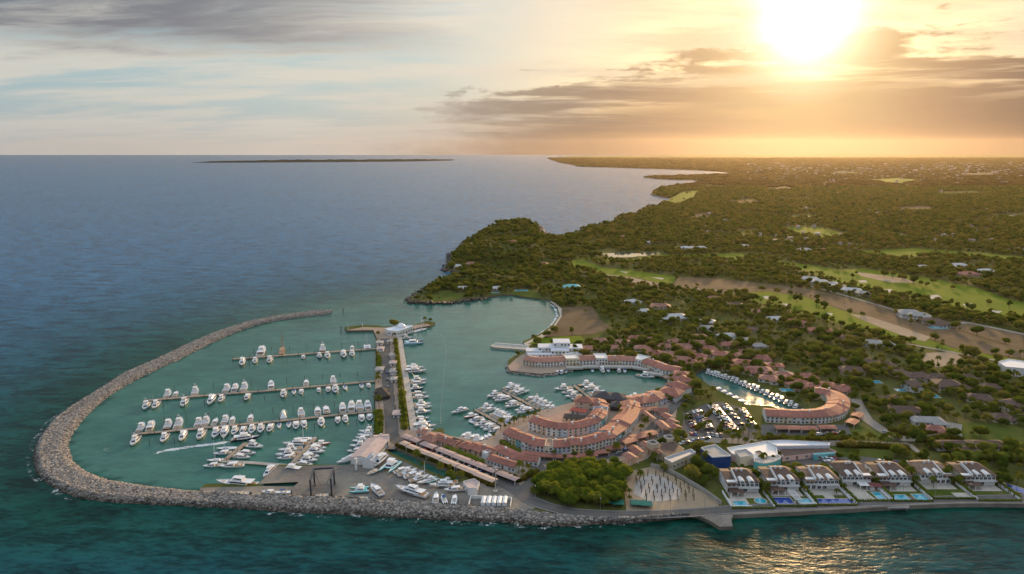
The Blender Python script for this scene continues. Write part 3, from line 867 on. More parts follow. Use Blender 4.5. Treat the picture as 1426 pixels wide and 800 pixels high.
def embankment(name, label, outer, inner, prof, n, per_m2, rad=(0.7, 1.5), wet_z=1.0, part='rubble_core'):
    o_, i_ = smooth_line(outer, n, 2), smooth_line(inner, n, 2)
    T = np.array([p[0] for p in prof]); Z = np.array([p[1] for p in prof])
    V = []
    for k in range(n):
        wob = 1 + 0.08 * math.sin(k * 1.7)
        for t, z in prof:
            q = o_[k] * (1 - t) + i_[k] * t
            V.append((q[0], q[1], z * wob if z > 0 else z))
    m_ = len(prof)
    F = [(k * m_ + j, k * m_ + j + 1, (k + 1) * m_ + j + 1, (k + 1) * m_ + j) for k in range(n - 1) for j in range(m_ - 1)]
    F = [f[::-1] for f in F]
    root = thing(name, label, name.replace('_', ' '))
    link(part, np_mesh(part, V, F, M_ROCKCORE, True), root)
    mid = (o_ + i_) / 2
    seg = np.hypot(*np.diff(mid, axis=0).T)
    wid = np.hypot(*(o_ - i_).T)
    area = seg * (wid[1:] + wid[:-1]) / 2
    cnt = int(area.sum() * per_m2)
    k = RNG.choice(n - 1, cnt, p=area / area.sum())
    u, t = RNG.random(cnt), RNG.random(cnt) * 1.0
    a = o_[k] * (1 - u)[:, None] + o_[k + 1] * u[:, None]
    b = i_[k] * (1 - u)[:, None] + i_[k + 1] * u[:, None]
    q = a * (1 - t)[:, None] + b * t[:, None]
    z = np.interp(t, T, Z)
    r_ = rad[0] + (rad[1] - rad[0]) * RNG.random(cnt) ** 1.6
    pos = np.stack([q[:, 0], q[:, 1], z + 0.05 * r_], 1)
    mi = ((z + RNG.normal(0, 0.35, cnt) < wet_z) & (t < 0.5)).astype(np.int32)
    bo = link('boulders', rock_mesh('boulders', pos, r_, [M_ROCK, M_WETROCK], mi), root)
    bo['kind'] = 'stuff'
    return root


BW_OUT = PGS([(462, 434), (436, 435), (384, 442), (345, 450), (304, 462.5), (271, 476), (235, 493), (202, 508), (170, 522), (129, 549), (95, 570), (69, 589), (50, 615), (44, 637), (48, 660),
              (69, 679), (106, 695.5), (151, 701.5), (207, 704), (264, 707), (292, 708)])
BW_IN = PGS([(460, 438), (428, 441.5), (389, 447), (356, 454), (328, 464), (301, 476), (276, 488.5), (249, 502.5), (221, 515), (196, 527), (177, 537), (147, 557), (121, 581), (102.5, 604), (97, 620.5),
             (102.5, 641), (121, 656), (151, 667.5), (207, 677), (252, 682.5), (281, 684.5)])
embankment('breakwater', 'long curved breakwater of piled boulders sheltering the boat basin', BW_OUT, BW_IN,
           [(0, -1.0), (0.08, 0.6), (0.18, 2.1), (0.30, 1.8), (0.72, 1.7), (0.88, 0.6), (1.0, -1.0)], 200, 2.3, (0.30, 0.80))
RV_OUT = PGS([(290, 707.5), (337, 710), (382, 714.5), (427, 716.5), (472, 718.5), (505, 719.5), (550, 723), (595, 725), (640, 727.5), (685, 729), (700, 729), (740, 733), (780, 735), (808, 733), (840, 730.5), (880, 729), (900, 727.5), (940, 723.5), (962, 721)])
RV_IN = PGS([(281, 685), (331, 687), (382, 690), (450, 692.5), (495, 695), (527, 697), (572, 699), (617, 702.5), (662, 706), (698, 708), (740, 712.5), (788, 719), (820, 721.5), (860, 723.5), (900, 721.5), (935, 718.5), (958, 717.5)], LZ)
embankment('revetment', 'sloping boulder revetment along the boatyard and shore road', RV_OUT, RV_IN,
           [(0, -1.5), (0.12, 0.5), (0.4, 1.7), (0.75, 2.4), (0.92, 2.3), (1.0, 1.4)], 110, 2.3, (0.32, 0.85))

# dark rocks round the headland
hs = smooth_line(PGS(SHORE[SHORE.index((670, 416.5)):SHORE.index((791, 329))]), 420, 1)
k = RNG.integers(0, 420, 2600)
pos = np.stack([hs[k, 0] + RNG.normal(0, 3.0, 2600), hs[k, 1] + RNG.normal(0, 3.0, 2600), RNG.uniform(-0.4, 1.5, 2600)], 1)
so = link('shore_rocks', rock_mesh('shore_rocks', pos, 0.8 + 1.7 * RNG.random(2600) ** 2, M_WETROCK))
so['kind'] = 'stuff'; tag(so, 'dark wet rocks along the waterline of the wooded headland', 'rocks')
k = RNG.integers(0, len(SHORE), 1)
ns_ = smooth_line(PGS([(707, 513), (710, 519.5), (751, 524), (771, 522.5), (795, 516.5)]), 80, 1)
k = RNG.integers(0, 80, 260)
pos = np.stack([ns_[k, 0] + RNG.normal(0, 1, 260), ns_[k, 1] + RNG.normal(0, 1, 260), RNG.uniform(-0.3, 1.0, 260)], 1)
so = link('shore_rocks', rock_mesh('quay_rocks', pos, 0.5 + 0.6 * RNG.random(260), M_ROCK))
so['kind'] = 'stuff'; tag(so, 'pale rocks at the foot of the inner harbour point', 'rocks')


# ------------------------------------------------------------------ foam on the water
def foam_material():
    m_ = bpy.data.materials.new('foam')
    m_.use_nodes = True
    m_.node_tree.nodes.clear()
    N = Nodes(m_.node_tree)
    co = N.new('ShaderNodeNewGeometry').outputs['Position']
    e = N.new('ShaderNodeAttribute', attribute_name='dense').outputs['Fac']
    n1 = N.noise(co, 0.16, 6, 0.65, 0.8)
    n2 = N.noise(co, 0.9, 5, 0.65, 0.5)
    f = N.m('ADD', N.m('MULTIPLY', n1, 0.6), N.m('MULTIPLY', n2, 0.4))
    thr = N.m('SUBTRACT', 0.78, N.m('MULTIPLY', e, 0.34))
    a = N.step(N.m('SUBTRACT', f, thr), -0.03, 0.09, 0.0, 0.85)
    df = N.new('ShaderNodeBsdfDiffuse', {'Color': (0.75, 0.77, 0.76, 1)})
    tr = N.new('ShaderNodeBsdfTransparent')
    mx = N.new('ShaderNodeMixShader', {0: a})
    N.l.new(tr.outputs[0], mx.inputs[1]); N.l.new(df.outputs[0], mx.inputs[2])
    N.l.new(mx.outputs[0], N.new('ShaderNodeOutputMaterial').inputs['Surface'])
    return m_


M_FOAM = foam_material()


def foam_strip(name, line, offs, dens, label, n=220, z=0.05, ends=True):
    p = smooth_line(line, n, 2)
    rows = [offset_line(p, o) for o in offs]
    V = np.concatenate([np.concatenate([r, np.full((n, 1), z)], 1) for r in rows])
    F = [(j * n + k, j * n + k + 1, (j + 1) * n + k + 1, (j + 1) * n + k) for j in range(len(offs) - 1) for k in range(n - 1)]
    me = np_mesh(name, V, F, M_FOAM)
    fade = np.minimum(1, np.minimum(np.arange(n), np.arange(n)[::-1]) / (n * 0.12)) if ends else np.ones(n)
    at_ = me.attributes.new('dense', 'FLOAT', 'POINT')
    at_.data.foreach_set('value', np.concatenate([dn * fade for dn in dens]).astype(np.float32))
    o = link(name, me)
    o['kind'] = 'stuff'
    tag(o, label, 'foam')
    return o


foam_strip('surf_foam', BW_OUT[:-1], [-2.5, -0.5, 2.0, 4.5, 8.0], [0.7, 0.65, 0.45, 0.2, 0.0], 'white surf breaking along the outer side of the curved breakwater')
foam_strip('surf_foam', RV_OUT, [-2.0, 0.0, 2.5, 6.0, 10.0], [0.65, 0.65, 0.5, 0.3, 0.0], 'white surf washing against the boulder revetment')
foam_strip('boat_wake', PGS([(206, 634), (235, 627), (270, 622), (300, 618.5), (328, 614)]), [-2.6, -1.0, 1.0, 2.6], [0.2, 1.1, 1.1, 0.2], 'white wake trailing behind the motor yacht crossing the basin', 80)
foam_strip('foam_swirl', PGS([(138, 619), (152, 628), (168, 634), (180, 639)]), [-5, -1.5, 1.5, 5], [0.0, 0.6, 0.6, 0.0], 'faint swirl of foam on the basin inside the breakwater bend', 50)
foam_strip('beach_foam', PGS([(725, 479), (749, 468), (768, 454), (776.5, 440), (773, 429), (762, 419.5)]), [-1.5, 0.5, 1.5, 3.0], [0.9, 1.0, 0.8, 0.0], 'thin white line of wavelets along the bay beach', 90)
foam_strip('surf_foam', [tuple(q) for q in hs], [-2, 1, 4, 9], [0.8, 0.8, 0.5, 0.0], 'white water breaking on the headland rocks', 300)

# low island on the horizon and the far shore
def far_isle(name, label, line, depth, h):
    p = smooth_line(line, 60, 2)
    q = p + np.array([0, depth])
    V, F = [], []
    for k in range(60):
        e = math.sin(math.pi * k / 59) ** 0.35
        hh = h * e * (0.75 + 0.5 * random.random())
        for pt, z in ((p[k], -2), (p[k] * 0.999 + np.array([0, 60]), hh * 0.6), ((p[k] + q[k]) / 2, hh), (q[k], -2)):
            V.append((pt[0], pt[1], z))
    F = [(k * 4 + j, (k + 1) * 4 + j, (k + 1) * 4 + j + 1, k * 4 + j + 1) for k in range(59) for j in range(3)]
    o = structure(name, np_mesh(name, V, F, mat('distant_woods', (0.030, 0.036, 0.030), 1.0, 0.3, 0.004, spec=0.0), False))
    o['label'] = label
    return o


far_isle('island', 'low flat wooded island on the horizon', PGS([(262, 227), (330, 226.8), (450, 226), (560, 225.3), (628, 224)]), 700, 20)


# ------------------------------------------------------------------ boats (bow along +x, waterline at z = 0)
HULLS = {'white': M_GEL, 'navy': mat('navy_gelcoat', (0.015, 0.025, 0.06), 0.2, 0.05), 'cream': mat('cream_gelcoat', (0.70, 0.62, 0.48), 0.3, 0.05), 'grey': mat('grey_gelcoat', (0.42, 0.45, 0.48), 0.3, 0.05),
         'turquoise': mat('turquoise_gelcoat', (0.10, 0.48, 0.50), 0.3, 0.05), 'red': mat('red_gelcoat', (0.32, 0.03, 0.035), 0.3, 0.05), 'orange': mat('orange_gelcoat', (0.75, 0.16, 0.03), 0.3, 0.05),
         'blue': mat('blue_gelcoat', (0.05, 0.22, 0.50), 0.25, 0.05), 'wood': mat('varnished_wood', (0.40, 0.22, 0.10), 0.35, 0.2), 'pale blue': mat('pale_blue_gelcoat', (0.45, 0.62, 0.72), 0.3, 0.05)}
M_CUSH = mat('beige_cushion', (0.55, 0.48, 0.38), 0.9, 0.1)
M_BLUECANVAS = mat('blue_canvas', (0.03, 0.09, 0.22), 0.9, 0.1)
M_BOTTOM = mat('bottom_paint', (0.04, 0.07, 0.16), 0.7, 0.1)
M_SHRINK = mat('white_shrink_wrap', (0.76, 0.74, 0.70), 0.6, 0.08, 1.2, 0.1, 1.5)
PROTO = {}


def hull_parts(L, B, fb, flare=0.55, depth=0.7, plumb=0.0, sharp=2.2, stern=0.9):
    """returns hull, keel-and-bottom, deck builders"""
    ns = 11
    hull, bottom, deck = MB(), MB(), MB()
    S = [i / (ns - 1) for i in range(ns)]
    rows = []
    for s in S:
        w = (stern + (1 - stern) * s / 0.4) if s < 0.4 else max(0.0, 1 - ((s - 0.4) / 0.6) ** sharp)
        hb = B / 2 * w
        zs = fb * (1 + flare * s * s)
        x = -L / 2 + L * s
        rake = (0.07 * L) * s ** 6 * (1 - plumb)
        zc = 0.12 * fb + 0.5 * fb * s ** 4
        zk = -depth * (1 - s ** 5) + zc * s ** 5
        cw = hb * (0.86 - 0.25 * s * s)
        rows.append(((x - rake * 1.1, 0, zk), (x - rake * 0.8, cw, zc), (x, hb, zs), x, hb, zs))
    for sgn in (1, -1):
        V = []
        for k, c, t, *_ in rows:
            V += [(c[0], c[1] * sgn, c[2]), (t[0], t[1] * sgn, t[2])]
        F = [(2 * i, 2 * i + 2, 2 * i + 3, 2 * i + 1) for i in range(ns - 1)]
        hull.add(V, F if sgn < 0 else [f[::-1] for f in F])
        V = []
        for k, c, t, *_ in rows:
            V += [k, (c[0], c[1] * sgn, c[2])]
        bottom.add(V, F if sgn < 0 else [f[::-1] for f in F])
    k, c, t, *_ = rows[0]
    hull.add([(c[0], -c[1], c[2]), (c[0], c[1], c[2]), (t[0], t[1], t[2]), (t[0], -t[1], t[2])], [(3, 2, 1, 0)])
    bottom.add([k, (c[0], c[1], c[2]), (c[0], -c[1], c[2])], [(0, 1, 2)])
    dz_ = 0.14 * fb
    V = []
    for *_, x, hb, zs in rows:
        V += [(x - 0.03 * L * (x > L * 0.45), hb * 0.985, zs - dz_), (x - 0.03 * L * (x > L * 0.45), -hb * 0.985, zs - dz_)]
    deck.add(V, [(2 * i, 2 * i + 1, 2 * i + 3, 2 * i + 2) for i in range(ns - 1)])
    return hull, bottom, deck


def quad_faces(b, t, z0, z1):
    """outward quads of a frustum: front, port, starboard"""
    A = [(b[0], -b[2], z0), (b[1], -b[3], z0), (b[1], b[3], z0), (b[0], b[2], z0), (t[0], -t[2], z1), (t[1], -t[3], z1), (t[1], t[3], z1), (t[0], t[2], z1)]
    return {'front': (A[1], A[2], A[6], A[5]), 'port': (A[2], A[3], A[7], A[6]), 'star': (A[0], A[1], A[5], A[4]), 'aft': (A[3], A[0], A[4], A[7])}


def rail_part(L, B, fb, x0):
    mb = MB()
    pts = []
    for i in range(9):
        s = x0 + (0.97 - x0) * i / 8
        w = max(0.0, 1 - ((s - 0.4) / 0.6) ** 2.2)
        pts.append((-L / 2 + L * s, B / 2 * w * 0.93, fb * (1 + 0.55 * s * s)))
    for sgn in (1, -1):
        q = [(x, y * sgn, z + 0.75) for x, y, z in pts]
        for a, b in zip(q[:-1], q[1:]):
            mb.bar(a, b, 0.035, 4)
        mb.bar(q[-1], (q[-1][0] + 0.15, 0, q[-1][2]), 0.035, 4)
        for (x, y, z), t in zip(pts[::2], q[::2]):
            mb.bar((x, y * sgn, z - 0.1), t, 0.03, 4)
    return mb


def boat_proto(kind, hue):
    key = (kind, hue)
    if key in PROTO:
        return PROTO[key]
    H = HULLS[hue]
    P = []                                     # (name, mesh, index of parent part or None)

    def put(name, mb, m_, par=None, smooth=False):
        P.append((name, mb.mesh(kind + '_' + name, m_, smooth), par))
        return len(P) - 1

    def house(name, b, t, z0, z1, m_=M_GEL, front=(0.06, 0.94, 0.3, 0.86), side=(0.05, 0.85, 0.34, 0.82), par=None, n_side=1):
        mb = MB(); mb.frus(b, t, z0, z1)
        i = put(name, mb, m_, par)
        F = quad_faces(b, t, z0, z1)
        if front and par is None:
            mb = MB(); mb.panel(F['front'], *front); put('windshield', mb, M_GLASS, i)
        elif front:
            mb = MB(); mb.panel(F['front'], *front); put('windshield', mb, M_GLASS, par)
        if side:
            for f in ('port', 'star'):
                mb = MB()
                u0, u1 = (side[0], side[1]) if f == 'star' else (1 - side[1], 1 - side[0])
                mb.panel(F[f], u0, u1, side[2], side[3]); put('side_window', mb, M_GLASS, i if par is None else par)
        return i

    if kind in ('sportfisher', 'sportfisher_tower'):
        L, B, fb = 15.5, 4.9, 1.35
        h, bt, dk = hull_parts(L, B, fb, 0.75)
        put('hull', h, H, None, True); put('keel', bt, M_BOTTOM); put('deck', dk, M_GEL)
        mb = MB(); mb.box(-L / 2 + 0.35, -2.6, -2.0, 2.0, 0.75, 1.22); put('cockpit_sole', mb, M_TEAK)
        i = house('cabin', (-2.6, 3.6, 1.95, 1.35), (-2.6, 2.0, 1.75, 1.25), 1.2, 3.1)
        mb = MB(); mb.frus((-2.7, 1.9, 1.8, 1.3), (-2.7, 1.6, 1.8, 1.25), 3.1, 3.22); mb.frus((-1.9, 1.7, 1.55, 1.2), (-1.9, 1.5, 1.5, 1.15), 3.22, 3.95); j = put('flybridge', mb, M_GEL)
        mb = MB(); mb.box(-0.9, 0.1, -0.75, 0.75, 3.95, 4.15); put('helm_seat', mb, M_CUSH, j)
        mb = MB(); mb.frus((-2.2, 1.2, 1.5, 1.3), (-2.1, 1.0, 1.4, 1.2), 5.35, 5.5); j = put('hardtop', mb, M_GEL)
        for x, y in ((-1.9, 1.3), (-1.9, -1.3), (0.9, 1.15), (0.9, -1.15)):
            mb = MB(); mb.bar((x, y, 3.9), (x, y, 5.4), 0.05, 4); put('post', mb, M_STEEL, j)
        if kind.endswith('tower'):
            mb = MB()
            for x, y in ((-1.6, 1.0), (-1.6, -1.0), (0.5, 0.9), (0.5, -0.9)):
                mb.bar((x, y, 5.5), (x * 0.45, y * 0.55, 7.2), 0.05, 4)
            mb.box(-0.75, 0.35, -0.6, 0.6, 7.2, 7.3); mb.box(-0.7, 0.3, -0.5, 0.5, 8.2, 8.26)
            for x, y in ((-0.7, 0.5), (-0.7, -0.5), (0.3, 0.5), (0.3, -0.5)):
                mb.bar((x, y * .8, 7.2), (x, y * .8, 8.2), 0.04, 4)
            put('tuna_tower', mb, M_STEEL)
        for sgn in (1, -1):
            mb = MB(); mb.bar((-0.5, 1.7 * sgn, 2.6), (-4.2, 2.3 * sgn, 9.2), 0.045, 4, r2=0.02); put('outrigger', mb, M_STEEL)
        put('bow_rail', rail_part(L, B, fb, 0.62), M_STEEL)
    elif kind in ('motor_yacht', 'large_yacht'):
        k = 1.0 if kind == 'motor_yacht' else 1.34
        L, B, fb = 18.5 * k, 5.3 * k ** 0.7, 1.75 * k ** 0.6
        h, bt, dk = hull_parts(L, B, fb, 0.6)
        i = put('hull', h, H, None, True); put('keel', bt, M_BOTTOM); put('deck', dk, M_GEL)
        for sgn in (1, -1):
            mb = MB(); y = B / 2 * 0.965 * sgn
            mb.box(-L * 0.16, L * 0.10, min(y, y * 1.02), max(y, y * 1.02), fb * 0.62, fb * 0.88); put('hull_window', mb, M_GLASS, i)
        z = fb * 0.98
        house('cabin', (-L * .30, L * .24, B * .40, B * .27), (-L * .30, L * .12, B * .37, B * .25), z, z + 2.05, side=(0.04, 0.9, 0.42, 0.86))
        mb = MB(); mb.frus((-L * .42, L * .13, B * .41, B * .27), (-L * .42, L * .11, B * .41, B * .26), z + 2.05, z + 2.2); j = put('flybridge_deck', mb, M_GEL)
        mb = MB(); mb.frus((-L * .20, L * .10, B * .34, B * .24), (-L * .20, L * .04, B * .32, B * .2), z + 2.2, z + 3.0); put('flybridge_coaming', mb, M_GEL, j)
        if kind == 'large_yacht':
            house('upper_house', (-L * .18, L * .08, B * .32, B * .22), (-L * .18, L * .02, B * .30, B * .2), z + 2.9, z + 4.5)
            zt = z + 4.5
        else:
            for x, y in ((-L * .13, B * .28), (-L * .13, -B * .28), (L * .03, B * .2), (L * .03, -B * .2)):
                mb = MB(); mb.bar((x, y, z + 2.9), (x - 0.3, y, z + 4.2), 0.08, 4); put('post', mb, M_GEL)
            zt = z + 4.2
        mb = MB(); mb.frus((-L * .2, L * .06, B * .33, B * .22), (-L * .2, L * .04, B * .31, B * .2), zt, zt + 0.16); j = put('hardtop', mb, M_GEL)
        mb = MB(); mb.bar((-L * .08, 0, zt), (-L * .1, 0, zt + 2.0), 0.09, 5); mb.box(-L * .1 - .2, -L * .1 + .2, -0.9, 0.9, zt + 1.0, zt + 1.12); put('radar_mast', mb, M_GEL, j)
        mb = MB(); mb.box(-L / 2 - 0.9, -L / 2 + 0.25, -B * .4, B * .4, 0.25, 0.45); put('swim_platform', mb, M_TEAK)
        mb = MB(); mb.box(-L * .46, -L * .31, -B * .36, B * .36, fb * 0.7, fb * 0.95); put('aft_deck', mb, M_TEAK)
        mb = MB(); mb.box(L * .26, L * .36, -B * .16, B * .16, fb * 1.05, fb * 1.3); put('sunpad', mb, M_CUSH)
        put('bow_rail', rail_part(L, B, fb, 0.6), M_STEEL)
    elif kind == 'express_cruiser':
        L, B, fb = 12.5, 3.9, 1.25
        h, bt, dk = hull_parts(L, B, fb, 0.45, sharp=2.5)
        put('hull', h, H, None, True); put('keel', bt, M_BOTTOM); put('deck', dk, M_GEL)
        house('cabin', (-1.6, 3.6, 1.55, 0.95), (-1.4, 1.7, 1.35, 0.95), 1.25, 2.35, front=(0.04, 0.96, 0.15, 0.9), side=(0.1, 0.92, 0.3, 0.85))
        mb = MB(); mb.box(-5.6, -1.7, -1.5, 1.5, 0.8, 1.18); put('cockpit_sole', mb, M_TEAK)
        mb = MB(); mb.box(-4.6, -3.2, -1.3, 1.3, 1.18, 1.6); put('sunpad', mb, M_CUSH)
        mb = MB(); mb.frus((-3.0, 1.2, 1.4, 1.1), (-2.8, 1.0, 1.3, 1.0), 2.85, 2.97); j = put('hardtop', mb, M_GEL)
        for x, y in ((-2.6, 1.3), (-2.6, -1.3), (0.8, 1.0), (0.8, -1.0)):
            mb = MB(); mb.bar((x - 0.3, y, 1.2), (x, y, 2.9), 0.07, 4); put('post', mb, M_GEL, j)
        put('bow_rail', rail_part(L, B, fb, 0.6), M_STEEL)
    elif kind == 'open_boat':
        L, B, fb = 8.6, 2.7, 0.85
        h, bt, dk = hull_parts(L, B, fb, 0.5)
        put('hull', h, H, None, True); put('keel', bt, M_BOTTOM); put('deck', dk, M_GEL)
        mb = MB(); mb.frus((-0.6, 0.9, 0.5, 0.5), (-0.4, 0.5, 0.45, 0.4), 0.75, 1.75); put('console', mb, M_GEL)
        mb = MB(); mb.frus((-1.5, 1.2, 0.95, 0.85), (-1.4, 1.0, 0.9, 0.8), 2.45, 2.57); j = put('t_top', mb, M_BLUECANVAS if hue == 'white' else M_GEL)
        for x, y in ((-0.9, 0.6), (-0.9, -0.6), (0.6, 0.55), (0.6, -0.55)):
            mb = MB(); mb.bar((x, y, 0.75), (x, y, 2.5), 0.04, 4); put('post', mb, M_STEEL, j)
        mb = MB(); mb.box(-2.2, -1.4, -0.7, 0.7, 0.75, 1.25); put('seat', mb, M_CUSH)
        for y in (-0.45, 0.45):
            mb = MB(); mb.frus((-0.35, 0.25, 0.2, 0.2), (-0.45, 0.2, 0.22, 0.2), 0.75, 1.5); mb.box(-0.2, 0.05, -0.1, 0.1, -0.4, 0.75)
            mb.v = [(x - L / 2 - 0.15, yy + y, z) for x, yy, z in mb.v]
            put('outboard_motor', mb, M_DARKMETAL)
    elif kind in ('sailboat', 'schooner'):
        sc_ = kind == 'schooner'
        L, B, fb = (22.0, 5.4, 1.6) if sc_ else (13.0, 3.9, 1.15)
        h, bt, dk = hull_parts(L, B, fb, 0.35, sharp=2.0, stern=0.7)
        put('hull', h, H, None, True); put('keel', bt, M_BOTTOM); put('deck', dk, M_TEAK if sc_ else M_GEL)
        i = house('cabin', (-L * .16, L * .2, B * .28, B * .2), (-L * .15, L * .17, B * .25, B * .17), fb * 0.9, fb * 0.9 + 0.75, m_=H if sc_ else M_GEL)
        masts = ((-L * .30, 17), (-L * .02, 20), (L * .22, 18)) if sc_ else ((L * .08, 16.5),)
        for x, hm_ in masts:
            mb = MB(); mb.bar((x, 0, fb * 0.8), (x, 0, fb + hm_), 0.16, 6, r2=0.08)
            for sgn in (1, -1):
                mb.bar((x, 0, fb + hm_ * .6), (x, 0.9 * sgn, fb + hm_ * .6), 0.05, 4)
                mb.bar((x, B * .45 * sgn, fb), (x, 0.05 * sgn, fb + hm_ * .97), 0.025, 3)
            j = put('mast', mb, M_TEAK if sc_ else M_GEL)
            mb = MB(); mb.bar((x, 0, fb + 1.6), (x - L * (.2 if sc_ else .36), 0, fb + 1.7), 0.16, 6); put('boom', mb, M_BLUECANVAS if not sc_ else M_CUSH, j)
        mb = MB(); x, hm_ = masts[-1]
        mb.bar((L * .49, 0, fb * 1.35), (x, 0, fb + hm_ * .95), 0.03, 3); put('forestay', mb, M_STEEL)
        if sc_:
            mb = MB(); mb.bar((L * .46, 0, fb * 1.4), (L * .62, 0, fb * 1.9), 0.12, 5, r2=0.06); put('bowsprit', mb, M_TEAK)
    elif kind in ('catamaran', 'power_catamaran'):
        L, B, fb = 14.5, 7.6, 1.5
        for sgn in (1, -1):
            h, bt, dk = hull_parts(L, 1.9, fb, 0.3, sharp=2.6)
            for q in (h, bt, dk):
                q.v = [(x, y + sgn * (B / 2 - 0.95), z) for x, y, z in q.v]
            i = put('hull', h, H, None, True); put('keel', bt, M_BOTTOM, i); put('deck', dk, M_GEL, i)
        mb = MB(); mb.box(-L * .42, L * .18, -B * .38, B * .38, fb * .7, fb * 1.05); put('bridge_deck', mb, H)
        house('cabin', (-L * .26, L * .16, B * .36, B * .28), (-L * .24, L * .06, B * .33, B * .25), fb * 1.05, fb * 1.05 + 1.7)
        if kind == 'catamaran':
            mb = MB(); mb.bar((L * .1, 0, fb), (L * .1, 0, fb + 18.5), 0.16, 6, r2=0.09)
            for sgn in (1, -1):
                mb.bar((0, B * .47 * sgn, fb), (L * .1, 0, fb + 17), 0.03, 3)
            mb.bar((L * .46, 0, fb), (L * .1, 0, fb + 16), 0.03, 3)
            j = put('mast', mb, M_GEL)
            mb = MB(); mb.bar((L * .1, 0, fb + 2.6), (-L * .3, 0, fb + 2.7), 0.2, 6); put('boom', mb, M_BLUECANVAS, j)
            mb = MB(); mb.box(L * .18, L * .4, -B * .34, B * .34, fb * .95, fb); put('trampoline', mb, M_RUBBER)
        else:
            mb = MB(); mb.frus((-L * .3, L * .1, B * .35, B * .28), (-L * .3, L * .07, B * .34, B * .26), fb + 1.8, fb + 2.0); mb.frus((-L * .1, L * .08, B * .3, B * .24), (-L * .1, L * .04, B * .28, B * .22), fb + 2.0, fb + 2.7); put('flybridge', mb, M_GEL)
            mb = MB(); mb.frus((-L * .22, L * .02, B * .28, B * .24), (-L * .22, 0, B * .27, B * .22), fb + 4.0, fb + 4.15)
            for x, y in ((-L * .2, B * .25), (-L * .2, -B * .25), (0, B * .2), (0, -B * .2)):
                mb.bar((x, y, fb + 1.9), (x, y, fb + 4.05), 0.06, 4)
            put('hardtop', mb, M_GEL)
    elif kind == 'covered_boat':
        L, B, fb = 15.0, 4.8, 1.4
        h, bt, dk = hull_parts(L, B, fb, 0.6)
        put('hull', h, H, None, True); put('keel', bt, M_BOTTOM)
        mb = MB(); mb.frus((-L * .49, L * .42, B * .46, B * .12), (-L * .42, L * .2, B * .3, B * .16), fb * 0.95, fb + 1.5); mb.frus((-L * .40, L * .16, B * .29, B * .16), (-L * .28, L * .02, B * .12, B * .08), fb + 1.5, fb + 2.9)
        put('shrink_wrap_cover', mb, M_SHRINK)
    elif kind == 'dinghy':
        L, B, fb = 4.6, 1.9, 0.5
        h, bt, dk = hull_parts(L, B, fb, 0.4)
        put('hull', h, H, None, True); put('keel', bt, H); put('deck', dk, M_CUSH)
        mb = MB(); mb.box(-0.6, -0.2, -0.75, 0.75, 0.4, 0.62); mb.box(0.7, 1.0, -0.6, 0.6, 0.42, 0.64); put('thwart', mb, M_TEAK)
        mb = MB(); mb.frus((-2.6, -2.25, 0.16, 0.16), (-2.65, -2.3, 0.18, 0.18), 0.2, 0.95); put('outboard_motor', mb, M_DARKMETAL)
    # lie the keel-less origin at the waterline
    PROTO[key] = P
    return P


KIND_NAME = {'sportfisher': ('sportfishing_boat', 'flybridge sportfishing boat'), 'sportfisher_tower': ('sportfishing_boat', 'sportfishing boat with tower'),
             'motor_yacht': ('motor_yacht', 'flybridge motor yacht'), 'large_yacht': ('motor_yacht', 'three-deck motor yacht'), 'express_cruiser': ('express_cruiser', 'low express cruiser'),
             'open_boat': ('open_motorboat', 'open motorboat with canopy'), 'sailboat': ('sailboat', 'single-mast sailboat'), 'schooner': ('schooner', 'three-mast wooden schooner'),
             'catamaran': ('sailing_catamaran', 'sailing catamaran'), 'power_catamaran': ('power_catamaran', 'broad power catamaran'),
             'covered_boat': ('covered_boat', 'boat wrapped in white plastic'), 'dinghy': ('dinghy', 'small dinghy')}
LABELS = set()


def boat(kind, hue, xy, heading, label, group, scale=1.0, z=0.0):
    name = KIND_NAME[kind][0]
    words = label.split()
    assert label not in LABELS, label
    LABELS.add(label)
    root = thing(name, label, {'sailboat': 'sailboat', 'schooner': 'sailing ship', 'sailing_catamaran': 'catamaran', 'power_catamaran': 'catamaran', 'dinghy': 'dinghy'}.get(kind if kind in ('sailboat', 'schooner', 'dinghy') else name, 'boat'),
                 (xy[0], xy[1], z), heading, group, scale)
    made = []
    for nm, me, par in boat_proto(kind, hue):
        made.append(link(nm, me, root if par is None else made[par]))
    root.scale = (scale * 0.92, scale * 0.92, scale * 0.74)
    return root


# ------------------------------------------------------------------ piers
def pier(name, label, line, width, z, m_, piles=9.0, pile_h=1.2, cat='pier', group=None, edge=0.0):
    p = np.asarray(resample(line, max(2, int(sum(math.dist(a, b) for a, b in zip(line[:-1], line[1:])) / 12))))
    root = thing(name, label, cat, (p[0][0], p[0][1], 0), 0, group)
    a, b = offset_line(p, width / 2), offset_line(p, -width / 2)
    mb = MB()
    o = p[0]
    for i in range(len(p) - 1):
        mb.prism([tuple(a[i] - o), tuple(a[i + 1] - o), tuple(b[i + 1] - o), tuple(b[i] - o)], z - 0.35, z)
    link('deck', mb.mesh(name + '_deck', m_), root)
    if piles:
        q = resample(line, max(2, int(sum(math.dist(u, v) for u, v in zip(line[:-1], line[1:])) / piles)))
        pa, pb = offset_line(q, width / 2 + 0.25), offset_line(q, -width / 2 - 0.25)
        mb = MB(); mb.bar((0, 0, -2), (0, 0, z + pile_h), 0.17, 6)
        me = mb.mesh('pile', M_PILE)
        for k in range(len(q)):
            for s in (pa, pb):
                link('pile', me, root, (s[k][0] - o[0], s[k][1] - o[1], 0))
    return root


